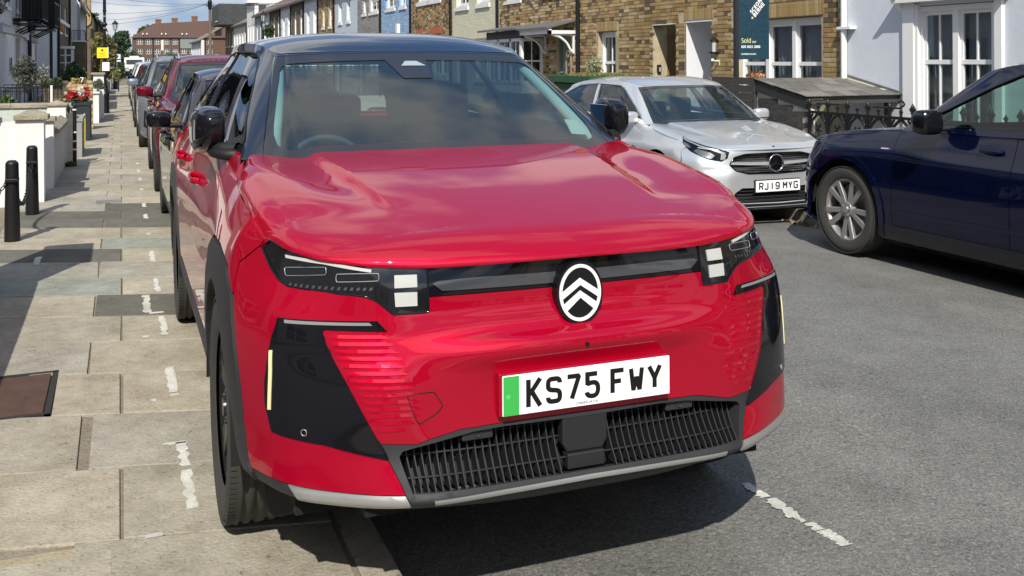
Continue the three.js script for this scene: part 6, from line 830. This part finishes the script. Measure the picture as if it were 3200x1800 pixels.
{   // brick wall across, local axes turned so that its face looks to +z
  const w = wallThing('brick_wall', 'orange yellow brick garden wall overgrown with ivy on top'); w.rotation.y = Math.PI / 2; const tones = [[.50, .33, .15], [.55, .38, .20], [.42, .24, .11], [.60, .46, .28]].map(c => M(c, .92, 0, { map: stoneB })); obj('wall', boxUV(bx(24.51, 24.75, -.05, 1.10, -1.6, -.60)), C.mortar, w);
  layBricks(w, 24.5, -1.10, -.61, .02, 1.10, () => false, { singles: 300, tones, weights: [4, 4, 3, 3] }); layBricks(w, 24.5, -1.6, -1.10, .02, 1.10, () => false, { singles: 0, tones: [[.16, .13, .085], [.12, .09, .06]].map(c => M(c, .9)), weights: [1, 1] });  // second run of bricks has shade painted into its darker tones
  bush('ivy', 'yellowish ivy spilling over the brick wall top', 'plant', [-.86, 1.08, -24.55], [.27, .06, .16], 700, .035, [[.30, .27, .06], [.2, .2, .05], [.4, .34, .1]], { stems: 3 }); bush('ivy', 'dark ivy hanging on the part of the brick wall painted dark for shade', 'plant', [-1.35, .95, -24.5], [.3, .11, .15], 800, .035, GREEN, { stems: 3 });
  const n7 = thing('house_number', 'small white number seven on the brick wall', 'sign', [-.825, 1.15, -24.44]); obj('numeral', extr([[-.035, .06], [.035, .06], [.035, .045], [0, -.05], [-.02, -.05], [.012, .042], [-.035, .042]], .012), C.white, n7); obj('backing', bx(-.03, .03, -.04, .05, -.02, -.004), C.iron, n7);
  const wp = wallThing('white_planter_wall', 'white planter wall with a grey leaved bush beside the lamp post'); obj('wall', boxUV(bx(-.66, -.525, -.05, .76, -30.6, -27)), C.whiteWall, wp); obj('lip', boxUV(bx(-.69, -.50, .76, .80, -30.6, -26.96, .01)), plaster([.7, .69, .62]), wp);
  bush('grey_bush', 'grey leaved bush growing out of the white planter wall', 'plant', [-.56, .78, -28], [.15, .17, .6], 1400, .06, SAGE, { asp: .25 });
  const pl = wallThing('white_pillar', 'white square pillar with stone cap behind the lamp post'); obj('pillar', boxUV(bx(-.70, -.44, -.05, 1.21, -29.3, -29)), C.whiteWall, pl); obj('cap', boxUV(bx(-.76, -.40, 1.21, 1.265, -29.36, -28.94, .01)), C.cope, pl);
  for (let i = 0; i < 6; i++) { const q = wallThing('garden_wall', ['low white wall just past the lamp post', 'low stone wall second past the lamp post', 'dark low wall by the small black railings', 'fourth low wall past the lamp post', 'fifth low wall far along the paving', 'last low wall far along the paving'][i]); const z = -34 - i * 8; obj('wall', boxUV(bx(-.75, -.55, -.05, [.9, .8, .6, .9, .8, .9][i], z - 6.5, z)), [C.whiteWall, stone([.4, .36, .3]), stone([.08, .08, .08]), C.whiteWall, stone([.3, .25, .2]), C.whiteWall][i], q); obj('coping', boxUV(bx(-.79, -.51, [.9, .8, .6, .9, .8, .9][i], [.9, .8, .6, .9, .8, .9][i] + .05, z - 6.54, z + .04, .01)), C.cope, q); }
}
{   // walls just outside the left edge, whose shade falls on the paving
  const q = wallThing('garden_wall', 'low garden wall just left of the paving outside the picture'); obj('wall', boxUV(bx(-1.03, -.87, -.05, .74, -6.95, 2)), C.whiteWall, q); obj('coping', boxUV(bx(-1.06, -.84, .74, .79, -6.95, 2, .01)), C.cope, q);
  const p = wallThing('gate_pier', 'tall gate pier just left of the paving outside the picture'); obj('pier', boxUV(bx(-1.12, -.84, -.05, 1.42, -7.75, -7.0)), C.whiteWall, p); obj('cap', boxUV(bx(-1.16, -.80, 1.42, 1.48, -7.79, -6.96, .01)), C.cope, p);
}
{   // bollards and chain
  const mk = () => { const b = thing('bollard', 'black round bollard nearest the camera at the left edge', 'bollard', [-.872, 0, -9.52], 0, 'black bollards with chain'); obj('post', lathe([[0, .725], [.03, .722], [.048, .705], [.052, .69], [.056, .45], [.064, .02], [.064, -.02]], 28), M([.011, .011, .013], .42, .2, { bumpMap: stoneBump, bumpScale: .0012 }), b); const pads = [[0, .50], [0, .35]]; for (const k of [-1, 1]) obj('chain_lug', bx(-.05, .05, .54, .57, k * .058 - .017, k * .058 + .017, .006), C.iron, b); return b; };
  const b1 = mk(), b2 = b1.clone(); b2.name = numbered('bollard'); b2.position.set(-.838, 0, -11.12); b2.userData = { ...b1.userData, label: 'black round bollard behind the first one by the white wall' }; scene.add(b2);
  const link = new THREE.TorusGeometry(.017, .0048, 6, 12); link.scale(1, 1.45, 1);
  const chain = (l, A, B, sag) => { const c = thing('chain', l, 'chain', [0, 0, 0]); const n = Math.round(Math.hypot(A[0] - B[0], A[2] - B[2], sag * 2) / .036); let pr = null; for (let i = 0; i <= n; i++) { const k = i / n, p = new THREE.Vector3(mixn(A[0], B[0], k), mixn(A[1], B[1], k) - sag * 4 * k * (1 - k), mixn(A[2], B[2], k)); if (pr) { const o = obj('link', link, C.iron, c); o.position.copy(p).add(pr).multiplyScalar(.5); o.quaternion.setFromUnitVectors(new THREE.Vector3(0, 1, 0), p.clone().sub(pr).normalize()); o.rotateY(i % 2 ? .75 : -.8); } pr = p; } };
  chain('black chain hanging between the two bollards', [-.87, .55, -9.58], [-.84, .55, -11.06], .30); chain('black chain hanging from the first bollard towards the left', [-.90, .55, -9.5], [-2.1, .5, -9.4], .42);
}
{   // lamp posts
  const mk = (l, p) => { const t = thing('lamp_post', l, 'street lamp', p, 0); obj('post', lathe([[.13, -.02], [.13, .10], [.118, .12], [.112, .55], [.122, .57], [.122, .62], [.095, .66], [.085, .72], [.055, .95], [.062, .98], [.05, 1.02], [.045, 1.9], [.055, 1.92], [.055, 1.97], [.042, 2.0], [.038, 3.0], [.055, 3.05], [.04, 3.12], [.025, 3.2], [.025, 3.3]], 20), C.iron, t); return t; };
  const lantern = (t, y) => { obj('lantern', merge([lathe([[0, y + .62], [.012, y + .60], [.03, y + .53], [.07, y + .48], [.10, y + .46], [.20, y + .37], [.20, y + .355], [0, y + .355]], 6), ...[0, 1, 2, 3, 4, 5].map(k => { const a = k * Math.PI / 3; return bar([.085 * Math.cos(a), y, .085 * Math.sin(a)], [.165 * Math.cos(a), y + .36, .165 * Math.sin(a)], .009, 5); }), lathe([[0, y - .02], [.09, y - .015], [.09, y + .01], [0, y + .01]], 6)]), C.iron, t); obj('glass', new THREE.CylinderGeometry(.155, .08, .34, 6).translate(0, y + .18, 0), M([.75, .8, .82], .2, 0, { transmission: .5, thickness: 0 }), t); };
  const l1 = mk('black lamp post carrying the yellow sign on the left paving', [-.455, 0, -32]); obj('tall_post', new THREE.CylinderGeometry(.036, .045, 2.4, 16).translate(0, 4.3, 0), C.iron, l1); obj('bracket', bar([-.25, 4.6, 0], [.25, 4.6, 0], .015, 8), C.iron, l1); lantern(l1, 5.5);
  for (const y of [2.55, 2.9]) obj('band', new THREE.CylinderGeometry(.044, .044, .012, 12).translate(0, y, 0), C.white, l1); obj('collar', lathe([[.04, 2.6], [.075, 2.64], [.075, 2.68], [.04, 2.72]], 16), C.iron, l1);
  const l2 = mk('black victorian lamp post far along the left paving', [-.31, 0, -60]); lantern(l2, 3.3); const l3 = mk('black victorian lantern post among the right hand houses', [7.0, .03, -54.2]); lantern(l3, 3.6); obj('ladder_bar', bar([-.22, 3.35, 0], [.22, 3.35, 0], .012, 6), C.iron, l3);
  const s1 = thing('parking_sign', 'yellow parking notice on the lamp post', 'sign', [-.52, 1.815, -31.9]); obj('panel', bx(-.145, .145, -.155, .155, -.012, 0, .003), M([.80, .66, .01], .45), s1);
  const t1 = canvasTex(256, 280, (c, w, h) => { c.fillStyle = '#f3df1c'; c.fillRect(0, 0, w, h); c.fillStyle = '#8d1a1a'; c.beginPath(); c.arc(128, 70, 30, 0, 7); c.fill(); c.fillStyle = '#26357e'; c.beginPath(); c.arc(128, 70, 21, 0, 7); c.fill(); c.strokeStyle = '#a02020'; c.lineWidth = 8; c.beginPath(); c.moveTo(112, 54); c.lineTo(144, 86); c.stroke(); c.fillStyle = '#4c4410'; c.font = 'bold 30px sans-serif'; c.textAlign = 'center'; c.fillText('WARNING', 128, 158); c.fillText('Parking', 128, 198); c.fillText('Suspension', 128, 240); }); obj('print', new THREE.PlaneGeometry(.284, .304).translate(0, 0, .003), M(0xffffff, .45, 0, { map: t1 }), s1); obj('bracket', bx(.145, .17, -.14, .17, -.03, -.0, .002), C.white, s1);
  const s2 = thing('notice_sign', 'white paper notice on the lamp post under the yellow sign', 'sign', [-.425, 1.415, -31.88]); obj('panel', bx(-.115, .115, -.15, .16, -.012, 0, .003), C.iron, s2); obj('sheet', bx(-.10, .10, -.13, .125, 0, .004, .001), C.white, s2); const t2 = canvasTex(128, 160, (c, w, h) => { c.fillStyle = '#f6f6f6'; c.fillRect(0, 0, w, h); c.fillStyle = '#c9ccd6'; for (let i = 0; i < 6; i++) c.fillRect(24, 24 + i * 18, 50 + (i * 37) % 34, 5); }); obj('print', new THREE.PlaneGeometry(.19, .24).translate(0, 0, .0055), M(0xffffff, .5, 0, { map: t2 }), s2);
  const s3 = thing('bay_sign', 'small blue and white parking sign on a black post far along the paving', 'sign', [-.135, 0, -55]); obj('post', bar([0, 0, -.03], [0, 1.95, -.03], .028, 8), C.iron, s3); obj('panel', bx(-.10, .10, 1.69, 1.93, -.005, .005, .003), M([.72, .78, .85], .4), s3); obj('blue_square', bx(-.085, .0, 1.74, 1.88, .005, .008), M([.02, .08, .45], .4), s3); obj('white_plate', bx(-.10, .11, 1.55, 1.63, -.005, .005, .003), C.white, s3);
}
// plants of the left gardens
bush('lavender', 'tall wispy grey green shrub in the left front garden', 'shrub', [-1.74, .95, -22], [.30, .40, .25], 2600, .085, [[.10, .12, .08], [.16, .18, .14], [.07, .085, .05], [.2, .2, .18]], { asp: .16, stems: 9 });
bush('silver_shrub', 'pale silvery drooping shrub behind the wispy one', 'shrub', [-1.52, 1.0, -23], [.14, .24, .15], 700, .09, [[.34, .36, .35], [.24, .27, .24]], { asp: .16 });
spiky('yucca', 'spiky green plant in the left garden', 'plant', [-1.40, 1.05, -22], .17, 60, [[.10, .12, .04], [.06, .085, .03]], .07); bush('shrub', 'low green shrub right of the spiky plant', 'shrub', [-1.31, 1.05, -24], [.13, .09, .13], 500, .045, GREEN);
bush('fern', 'green leafy plant behind the railing at the left edge', 'plant', [-1.66, .78, -17.6], [.12, .14, .2], 380, .07, BRIGHT, { asp: .3 });
bush('clematis', 'white flowered climber on the house at the top left', 'plant', [-3.35, 3.0, -33.6], [.25, .45, .6], 700, .12, [[.62, .60, .55], [.45, .42, .4], [.12, .14, .06]], { asp: .6 });
bush('hedge', 'dark green trimmed hedge in front of the left houses', 'hedge', [-1.32, .0, -33.6], [.32, .87, .6], 5200, .08, GREEN, { asp: .55 }); bush('hedge', 'lower dark green bush left of the trimmed hedge', 'hedge', [-1.62, .0, -34], [.26, .70, .5], 2400, .07, GREEN, { asp: .55 });
bush('box_hedge', 'tall olive brown clipped tree hedge behind the yellow sign', 'hedge', [-.73, .75, -46], [.53, .93, .9], 6500, .09, BROWNG, { asp: .5, lift: .1, sr: .05, box: true });
bush('trailing_plant', 'yellow green plant hanging over the far left wall', 'plant', [-.22, .55, -50], [.2, .42, .6], 1300, .08, [[.22, .24, .05], [.14, .17, .04], [.4, .38, .2]], {}); bush('far_shrub', 'dark leafy shrub under the far blue sign', 'shrub', [-.02, .5, -62], [.35, .55, .6], 1200, .1, GREEN, {});
function tree(label, p, R, n, size, cols, trunkH, tr) { const t = thing('tree', label, 'tree', p), f = clump(R, 0); obj('crown', leaves(n, () => { const q = f(); return [q[0], q[1] + trunkH + R[1] * .8, q[2], .3]; }, size, cols, .6), leafMat, t); const l = [bar([0, -.1, 0], [0, trunkH + R[1] * .6, 0], tr, 8, tr * .5)]; for (let i = 0; i < 7; i++) { const a = i * .9 + rr(0, .5); l.push(bar([0, trunkH * rr(.7, 1.1), 0], [Math.cos(a) * R[0] * .7, trunkH + R[1] * rr(.5, 1.2), Math.sin(a) * R[2] * .7], tr * .4, 6, tr * .12)); } obj('trunk', merge(l), C.bark, t); return t; }
tree('dark green tree beyond the far left lamp post', [-.05, 0, -150], [1.55, 2.3, 1.6], 5200, .24, [[.04, .085, .035], [.06, .115, .05], [.03, .06, .03]], 2.4, .16); tree('bright green tree behind the brick flats', [6.6, 0, -318], [3.4, 4.2, 3], 2600, .5, BRIGHT, 6.5, .4);
tree('small bright green tree before the flats', [7.2, 0, -160], [1.5, 1.1, 1.3], 2600, .17, BRIGHT, 1.0, .1); bush('climbing_plant', 'dark green climber on the far right houses', 'plant', [9.35, 3.05, -70], [.45, .55, .6], 1500, .13, GREEN, {});
tree('dark tree among the far left houses', [-3.0, 0, -118], [1.4, 1.6, 2.0], 2200, .22, GREEN, 4.3, .14); tree('low dark trees closing the far end of the street', [1.5, 0, -230], [3.0, 1.6, 2.5], 3600, .3, GREEN, 1.2, .2);

// left houses
const LX = -3.5;
const lt = (l, z0, z1, m, o = {}) => terrace(l, z0, z1, m, { x: LX, side: -1, eaves: 6.6, y0: 3.4, y1: 5.2, wins: [[.25, .22], [.72, .22]], noGround: true, ...o });
lt('lilac rendered house at the far left edge', -34.7, -26, plaster([.52, .46, .53]));
{ const h = lt('white house with string course and white shuttered window', -43.0, -34.7, plaster([.62, .61, .60]), { pipe: null }); obj('string_course', merge([bx(LX, LX + .09, 2.50, 2.74, -43, -34.7), bx(LX, LX + .13, 2.74, 2.78, -43, -34.7)]), plaster([.62, .61, .60]), h); const f = obj('shuttered_window', merge([bx(LX, LX + .10, .75, 2.45, -37.6, -35.6), ...[-37.4, -36.9, -36.4, -35.9].map(z => bx(LX + .10, LX + .14, .85, 2.40, z - .12, z + .12)), bx(LX, LX + .2, .68, .75, -37.7, -35.5)]), C.frame, h); for (const z of [-36.7, -36.2]) obj('pane', bx(LX + .14, LX + .15, 1.25, 1.7, z - .08, z + .08), C.dark, f); obj('doorway', bx(LX - .02, LX + .02, 0, 2.4, -40.6, -38.6), M([.30, .30, .29], .8), h); obj('door_frame', merge([bx(LX, LX + .09, 0, 2.45, -40.75, -40.6), bx(LX, LX + .09, 0, 2.45, -38.6, -38.45)]), C.frame, h);
  const d = obj('wall_sconce', new THREE.SphereGeometry(.13, 12, 8).scale(1, .5, 1.4).translate(LX + .15, 3.05, -39.6), C.frame, h); }
{ const h = lt('white house behind the near black downpipe', -49.7, -43.0, plaster([.60, .60, .60])); obj('string_course', merge([bx(LX, LX + .09, 2.42, 2.66, -49.7, -43), bx(LX, LX + .13, 2.66, 2.70, -49.7, -43)]), plaster([.60, .60, .60]), h); obj('drainpipe', bar([LX + .10, 0, -44.3], [LX + .10, 7, -44.3], .075, 10), C.iron, h); obj('window', merge([bx(LX, LX + .08, .8, 2.3, -47, -45.8), bx(LX, LX + .14, .74, .8, -47.1, -45.7)]), C.frame, h); obj('doorway', bx(LX - .02, LX + .015, 0, 2.3, -49, -47.6), M([.3, .29, .29], .8), h); }
{ const h = lt('pale grey house with a white wall lamp', -57.6, -49.7, plaster([.54, .55, .57])); obj('drainpipe', bar([LX + .1, 0, -57.5], [LX + .1, 7, -57.5], .075, 10), C.iron, h); obj('lamp_bracket', merge([bx(LX, LX + .22, 2.42, 2.5, -53.2, -52.9), bx(LX + .05, LX + .1, 2.5, 3.2, -53.1, -53)]), C.frame, h); }
{ const h = lt('pale blue house with string course between two downpipes', -64.5, -57.6, plaster([.56, .62, .67])); obj('drainpipe', bar([LX + .1, 0, -64.4], [LX + .1, 7, -64.4], .08, 10), C.iron, h); obj('string_course', bx(LX, LX + .12, 3.95, 4.15, -64.5, -57.6), C.frame, h); }
{ const h = lt('dark brown brick house with a white glazed bay', -78, -64.5, stone([.17, .125, .08], 1)); obj('drainpipe', bar([LX + .1, 0, -77.8], [LX + .1, 7, -77.8], .09, 10), C.iron, h); obj('string_course', bx(LX, LX + .13, 3.95, 4.15, -78, -66), C.frame, h); const b = obj('bay_window', merge([bx(LX, LX + .75, 0, .7, -68.2, -66), bx(LX, LX + .8, 2.35, 2.5, -68.3, -65.9), ...[[.72, -66.05], [.72, -68.15], [.38, -66.03], [.04, -66.03], [.72, -67.1]].map(([x, z]) => bx(LX + x - .04, LX + x + .04, .7, 2.35, z - .04, z + .04)), ...[1.05, 1.5, 1.95].map(y => bx(LX, LX + .74, y - .03, y + .03, -66.06, -66.0))]), C.frame, h); obj('pane', bx(LX, LX + .7, .7, 2.35, -66.1, -66.08), C.pane, b); obj('wall_lantern', bx(LX + .02, LX + .25, 3.4, 3.85, -66.5, -66.2, .03), M([.5, .27, .08], .6), h); }
for (const [z, l] of [[-40, 'near black iron balcony on the white houses at the top left'], [-47, 'farther black iron balcony on the white houses at the top left']]) { const b = thing('balcony', l, 'balcony', [LX, 3.05, z]); obj('floor', merge([bx(0, .95, 0, .03, -1.4, 1.4), bx(0, .9, -.16, -.13, -1.3, 1.3), ...[-1.3, 0, 1.3].map(k => bar([.02, -.5, k], [.9, 0, k], .03, 6))]), C.iron, b); obj('rail', merge([bx(.92, .95, .95, 1.0, -1.4, 1.4), bx(0, .95, .95, 1.0, 1.37, 1.4), bx(0, .95, .95, 1.0, -1.4, -1.37)]), C.iron, b); for (let i = 0; i <= 22; i++) obj('bar', bar([.935, .03, -1.4 + i * .127], [.935, .97, -1.4 + i * .127], .014, 5), C.iron, b); for (let i = 1; i < 8; i++) obj('bar', bar([i * .117, .03, 1.385], [i * .117, .97, 1.385], .014, 5), C.iron, b); obj('screen', merge([bx(.05, .93, .06, 3.2, -1.36, -1.33)]), M([.012, .014, .014], .8), b); }
{ const h = thing('projecting_house', 'white house front standing forward with a railed balcony over a brown box', 'house'); obj('wall', merge([boxUV(bx(-3.5, -2.75, 3.03, 6.8, -82, -78.4)), boxUV(bx(-2.75, -2.42, 3.03, 5.9, -82, -79.6))]), plaster([.74, .75, .74]), h); obj('porch_box', boxUV(bx(-3.3, -2.42, 0, 2.98, -80, -78.05)), stone([.19, .155, .11], 1, .95, .02), h); obj('balcony_floor', bx(-3.35, -2.37, 2.98, 3.07, -80, -78), C.frame, h); obj('rail', merge([bar([-3.3, 3.8, -78.1], [-2.5, 3.8, -78.1], .02, 6), tube([[-2.5, 3.8, -78.1], [-2.42, 3.72, -78.1], [-2.4, 3.5, -78.1], [-2.4, 3.07, -78.1]], .035, 6, 12), bar([-2.4, 3.8, -79.8], [-2.44, 3.7, -78.1], .02, 6)]), C.iron, h); for (let i = 0; i < 9; i++) obj('rail_bar', bar([-3.3 + i * .1, 3.07, -78.1], [-3.3 + i * .1, 3.8, -78.1], .012, 5), C.iron, h); obj('verge', extr([[-3.1, 6.3], [-2.2, 4.85], [-2.15, 5.0], [-3.0, 6.5]], 3.4).translate(0, 0, -81.8), M([.05, .045, .04], .8), h); obj('shutter', bx(-2.9, -2.72, 3.1, 5.7, -78.42, -78.36), M([.30, .34, .35], .7), h); obj('drainpipe', bar([-2.40, .1, -80.2], [-2.40, 4.9, -80.2], .06, 8), C.iron, h); }
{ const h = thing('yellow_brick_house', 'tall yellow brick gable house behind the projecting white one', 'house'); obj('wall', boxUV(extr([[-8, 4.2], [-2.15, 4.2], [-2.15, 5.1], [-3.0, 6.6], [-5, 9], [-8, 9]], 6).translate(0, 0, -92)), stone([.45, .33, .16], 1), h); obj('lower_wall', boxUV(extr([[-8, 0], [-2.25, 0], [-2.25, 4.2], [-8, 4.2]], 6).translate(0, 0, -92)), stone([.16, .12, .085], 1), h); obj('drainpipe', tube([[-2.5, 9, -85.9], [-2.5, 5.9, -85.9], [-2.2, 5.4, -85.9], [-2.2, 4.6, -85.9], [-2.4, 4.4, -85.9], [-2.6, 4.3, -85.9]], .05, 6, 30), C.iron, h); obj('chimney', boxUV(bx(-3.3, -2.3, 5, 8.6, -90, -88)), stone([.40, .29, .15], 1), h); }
for (let i = 0; i < 4; i++) { const h = lt(['dark brick house far along the left side', 'shaded brown house with chimney far along the left', 'brown brick house near the far end on the left', 'last dark house on the left side'][i], -104 - i * 12, -92 - i * 12, stone([[.16, .12, .08], [.12, .10, .075], [.18, .13, .09], [.11, .09, .07]][i], i % 2), { x: -2.3 + i * .15, eaves: 5.4, y0: 3.1, y1: 4.5, chimney: stone([.25, .17, .1], 1), pipe: C.iron, roof: M([.06, .05, .05], .9) }); }

// the street behind and beside the camera, seen in reflections
for (let i = 0; i < 7; i++) { const z0 = -3 + i * 7; terrace(['right hand brick house beside the camera', 'right hand white house behind the camera', 'second brick house behind the camera on the right', 'cream house behind the camera on the right', 'third brick house behind the camera on the right', 'grey house behind the camera on the right', 'last house behind the camera on the right'][i], z0, z0 + 7, [stone([.30, .22, .12], 1), plaster([.66, .68, .70]), stone([.28, .2, .12], 0), plaster([.62, .58, .45]), stone([.26, .18, .11], 1), plaster([.4, .42, .44]), stone([.28, .2, .12], 0)][i], { wins: [[.25, .17], [.7, .17]] }); }
for (let i = 0; i < 11; i++) { const z0 = -26 + i * 7; terrace(['left white house nearest the lilac one', 'second left house before the lilac one', 'left brick house near the red car', 'left cream house beside the red car', 'left white house beside the camera', 'left brick house just behind the camera', 'second left house behind the camera', 'third left house behind the camera', 'fourth left house behind the camera', 'fifth left house behind the camera', 'last left house behind the camera'][i], z0, z0 + 7, i % 3 === 2 ? stone([.28, .2, .12], i % 2) : plaster([[.66, .66, .66], [.6, .58, .5], [.6, .62, .64]][i % 3]), { x: -5, side: -1, eaves: 5.4, wins: [[.25, .17], [.7, .17]] }); }
terrace('brick house closing the street behind the camera', 0, 26, stone([.26, .19, .12], 1), { wins: [[.1, .06], [.3, .06], [.5, .06], [.7, .06], [.9, .06]] }).applyMatrix4(new THREE.Matrix4().makeTranslation(-10, 0, 62).multiply(new THREE.Matrix4().makeRotationY(Math.PI / 2)));
// brick flats closing the view
{
  const h = thing('brick_flats', 'long red brown brick block of flats with a hipped tile roof closing the street', 'building', [0, 0, 0]); const brick = stone([.145, .088, .064], 1), X0 = 3.0, X1 = 30, Z = -300, rw = k => [X0 + 1 + k * 2.35, X0 + 2.6 + k * 2.35];
  const holes = []; for (const y of [.9, 3.6, 6.3]) for (let k = 0; k < 9; k++) { const [a, b] = rw(k); holes.push([[a, y], [b, y], [b, y + 1.5], [a, y + 1.5]]); }
  obj('wall', boxUV(extr([[X0, 0], [X1, 0], [X1, 8.3], [X0, 8.3]], .4, { holes }).translate(0, 0, Z - .4)), brick, h); obj('end_wall', boxUV(bx(X0, X0 + .4, 0, 8.3, Z - 14, Z - .4)), brick, h);
  for (const y of [.9, 3.6, 6.3]) for (let k = 0; k < 9; k++) { const [a, b] = rw(k); const w = obj('window', merge([...[0, 1, 2, 3].map(i => bx(mixn(a, b, i / 3) - .06, mixn(a, b, i / 3) + .06, y, y + 1.5, Z - .2, Z - .1)), bx(a, b, y + 1.4, y + 1.5, Z - .2, Z - .1), bx(a, b, y, y + .1, Z - .2, Z - .1), bx(a, b, y + .7, y + .78, Z - .2, Z - .1)]), C.frame, h); obj('pane', bx(a, b, y, y + 1.5, Z - .24, Z - .21), C.pane, w); obj('room', bx(a, b, y, y + 1.5, Z - .4, Z - .38), M([.25, .24, .22], .9), w); }
  for (const k of [2.72, 6.72]) obj('stair_panel', bx(X0 + 1 + k * 2.35 + .1, X0 + 1 + k * 2.35 + .75, 4.6, 7.6, Z - .1, Z + .06), M([.72, .66, .5], .7), h); for (const k of [1.72, 4.72, 7.72]) obj('drainpipe', bar([X0 + 1 + k * 2.35 + .3, 0, Z + .1], [X0 + 1 + k * 2.35 + .3, 8.2, Z + .1], .1, 6), C.iron, h); obj('grey_cladding', bx(15.6, 20, 5.2, 8.4, Z + .02, Z + .2), M([.2, .23, .22], .7), h);
  const rf = new THREE.BufferGeometry(), a = [X0 - .6, 8.2, Z + .6], b = [X1, 8.2, Z + .6], c = [X1, 13.8, Z - 7], d = [X0 + 5.5, 12.4, Z - 7], e = [X0 - .6, 8.2, Z - 14.6]; const q = [a, b, c, a, c, d, a, d, e].flat(); rf.setAttribute('position', new THREE.Float32BufferAttribute(q, 3)); rf.computeVertexNormals(); const roof = obj('roof', boxUV(rf), M([.115, .066, .052], .9, 0, { map: stoneB, side: THREE.DoubleSide }), h);
  for (const [x, y] of [[10, 12.2], [14.5, 12.6], [20, 13.2]]) { obj('chimney', boxUV(bx(x - .8, x + .8, y - .6, y + 1.2, Z - 7.5, Z - 6.4)), stone([.20, .12, .08], 1), roof); obj('chimney_cap', bx(x - .9, x + .9, y + 1.2, y + 1.5, Z - 7.6, Z - 6.3), M([.24, .09, .06], .8), roof); } for (const x of [5.5, 6.6, 10.5, 11.6, 16, 17.2]) obj('vent', bx(x, x + .3, 9.1, 9.5, Z + .0, Z + .4), C.white, roof);
}
// telegraph pole and wires
{
  const t = thing('telegraph_pole', 'tall wooden telegraph pole with a dark head and wires', 'pole', [7.5, 0, -94.7]); obj('pole', new THREE.CylinderGeometry(.11, .15, 6.9, 12).translate(0, 3.45, 0), M([.19, .15, .12], .9, 0, { map: grainMap }), t); obj('head', merge([new THREE.CylinderGeometry(.22, .16, .7, 10).translate(0, 6.6, 0), bx(-.35, .35, 6.5, 6.6, -.05, .05), new THREE.CylinderGeometry(.14, .2, .25, 10).translate(0, 7.0, 0)]), C.iron, t);
  [[-3.4, 5.6, -60], [-3.4, 5.6, -70], [-3.3, 5.3, -84], [-2.3, 5.2, -96], [-2.2, 5.2, -110], [9.9, 5.2, -66], [9.9, 5.2, -58], [9.9, 4.9, -90], [8.5, 4.6, -110]].forEach(([x, y, z], i) => { const w = thing('telephone_wire', ['lowest', 'second', 'third', 'fourth', 'fifth', 'first right hand', 'second right hand', 'third right hand', 'rearmost'][i] + ' thin black wire running from the telegraph pole', 'wire', [0, 0, 0]); const A = [7.5, 6.75, -94.7], sag = .35; obj('wire', tube([0, .25, .5, .75, 1].map(k => [mixn(A[0], x, k), mixn(A[1], y, k) - sag * 4 * k * (1 - k), mixn(A[2], z, k)]), .012, 5, 24), C.iron, w); obj('anchor', new THREE.SphereGeometry(.05, 8, 6).translate(x, y, z), C.iron, w); });
}
// right-hand gardens
{
  const g = thing('green_bin_store', 'dark green boarded bin store with a planted roof behind the silver car', 'store', [9.0, 0, -18.3]), gm = M([.022, .085, .042], .6, 0, { map: grainMap }); for (let i = 0; i < 10; i++) obj('board', boxUV(bx(-.62, -.60, .03, 1.07, -.92 + i * .184, -.92 + i * .184 + .178)), gm, g); for (let i = 0; i < 7; i++) obj('board', boxUV(bx(-.60 + i * .172, -.60 + i * .172 + .166, .03, 1.07, .92, .94)), gm, g); obj('lid', boxUV(merge([bx(-.68, .66, 1.09, 1.23, -1.0, 1.0, .008)])), gm, g); obj('gutter_gap', bx(-.6, .6, 1.06, 1.09, -.9, .92), C.dark, g);
  bush('sedum', 'low yellow green sedum growing on the green store roof', 'plant', [9.0, 1.22, -18.3], [.62, .022, .95], 2600, .035, [[.22, .24, .05], [.14, .17, .04], [.3, .24, .08]], { stems: 2, box: true }); bush('olive_shrub', 'pale leaved olive shrub in front of the porch', 'shrub', [9.25, 1.0, -19.0], [.26, .36, .3], 520, .07, [[.34, .36, .22], [.2, .24, .12], [.45, .45, .32]], { asp: .2, stems: 7 });
  bush('dried_hydrangea', 'orange dried flower heads under the brick house window', 'plant', [9.35, 1.08, -13.45], [.16, .14, .24], 700, .05, [[.65, .34, .16], [.55, .26, .12], [.7, .45, .25]], {}); bush('dried_grass', 'pinkish wispy dry plant left of the orange flower heads', 'plant', [9.3, 1.0, -14.4], [.14, .14, .4], 300, .07, [[.45, .25, .2], [.35, .3, .2]], { asp: .1 });
  bush('leaf_litter', 'scatter of dry leaves in the right gutter under the blue car', 'leaves', [6.28, -.095, -8.2], [.10, .006, .45], 90, .035, [[.35, .27, .16], [.25, .18, .1], [.4, .35, .25]], { stems: 1 });
}

renderer.render(scene, camera);
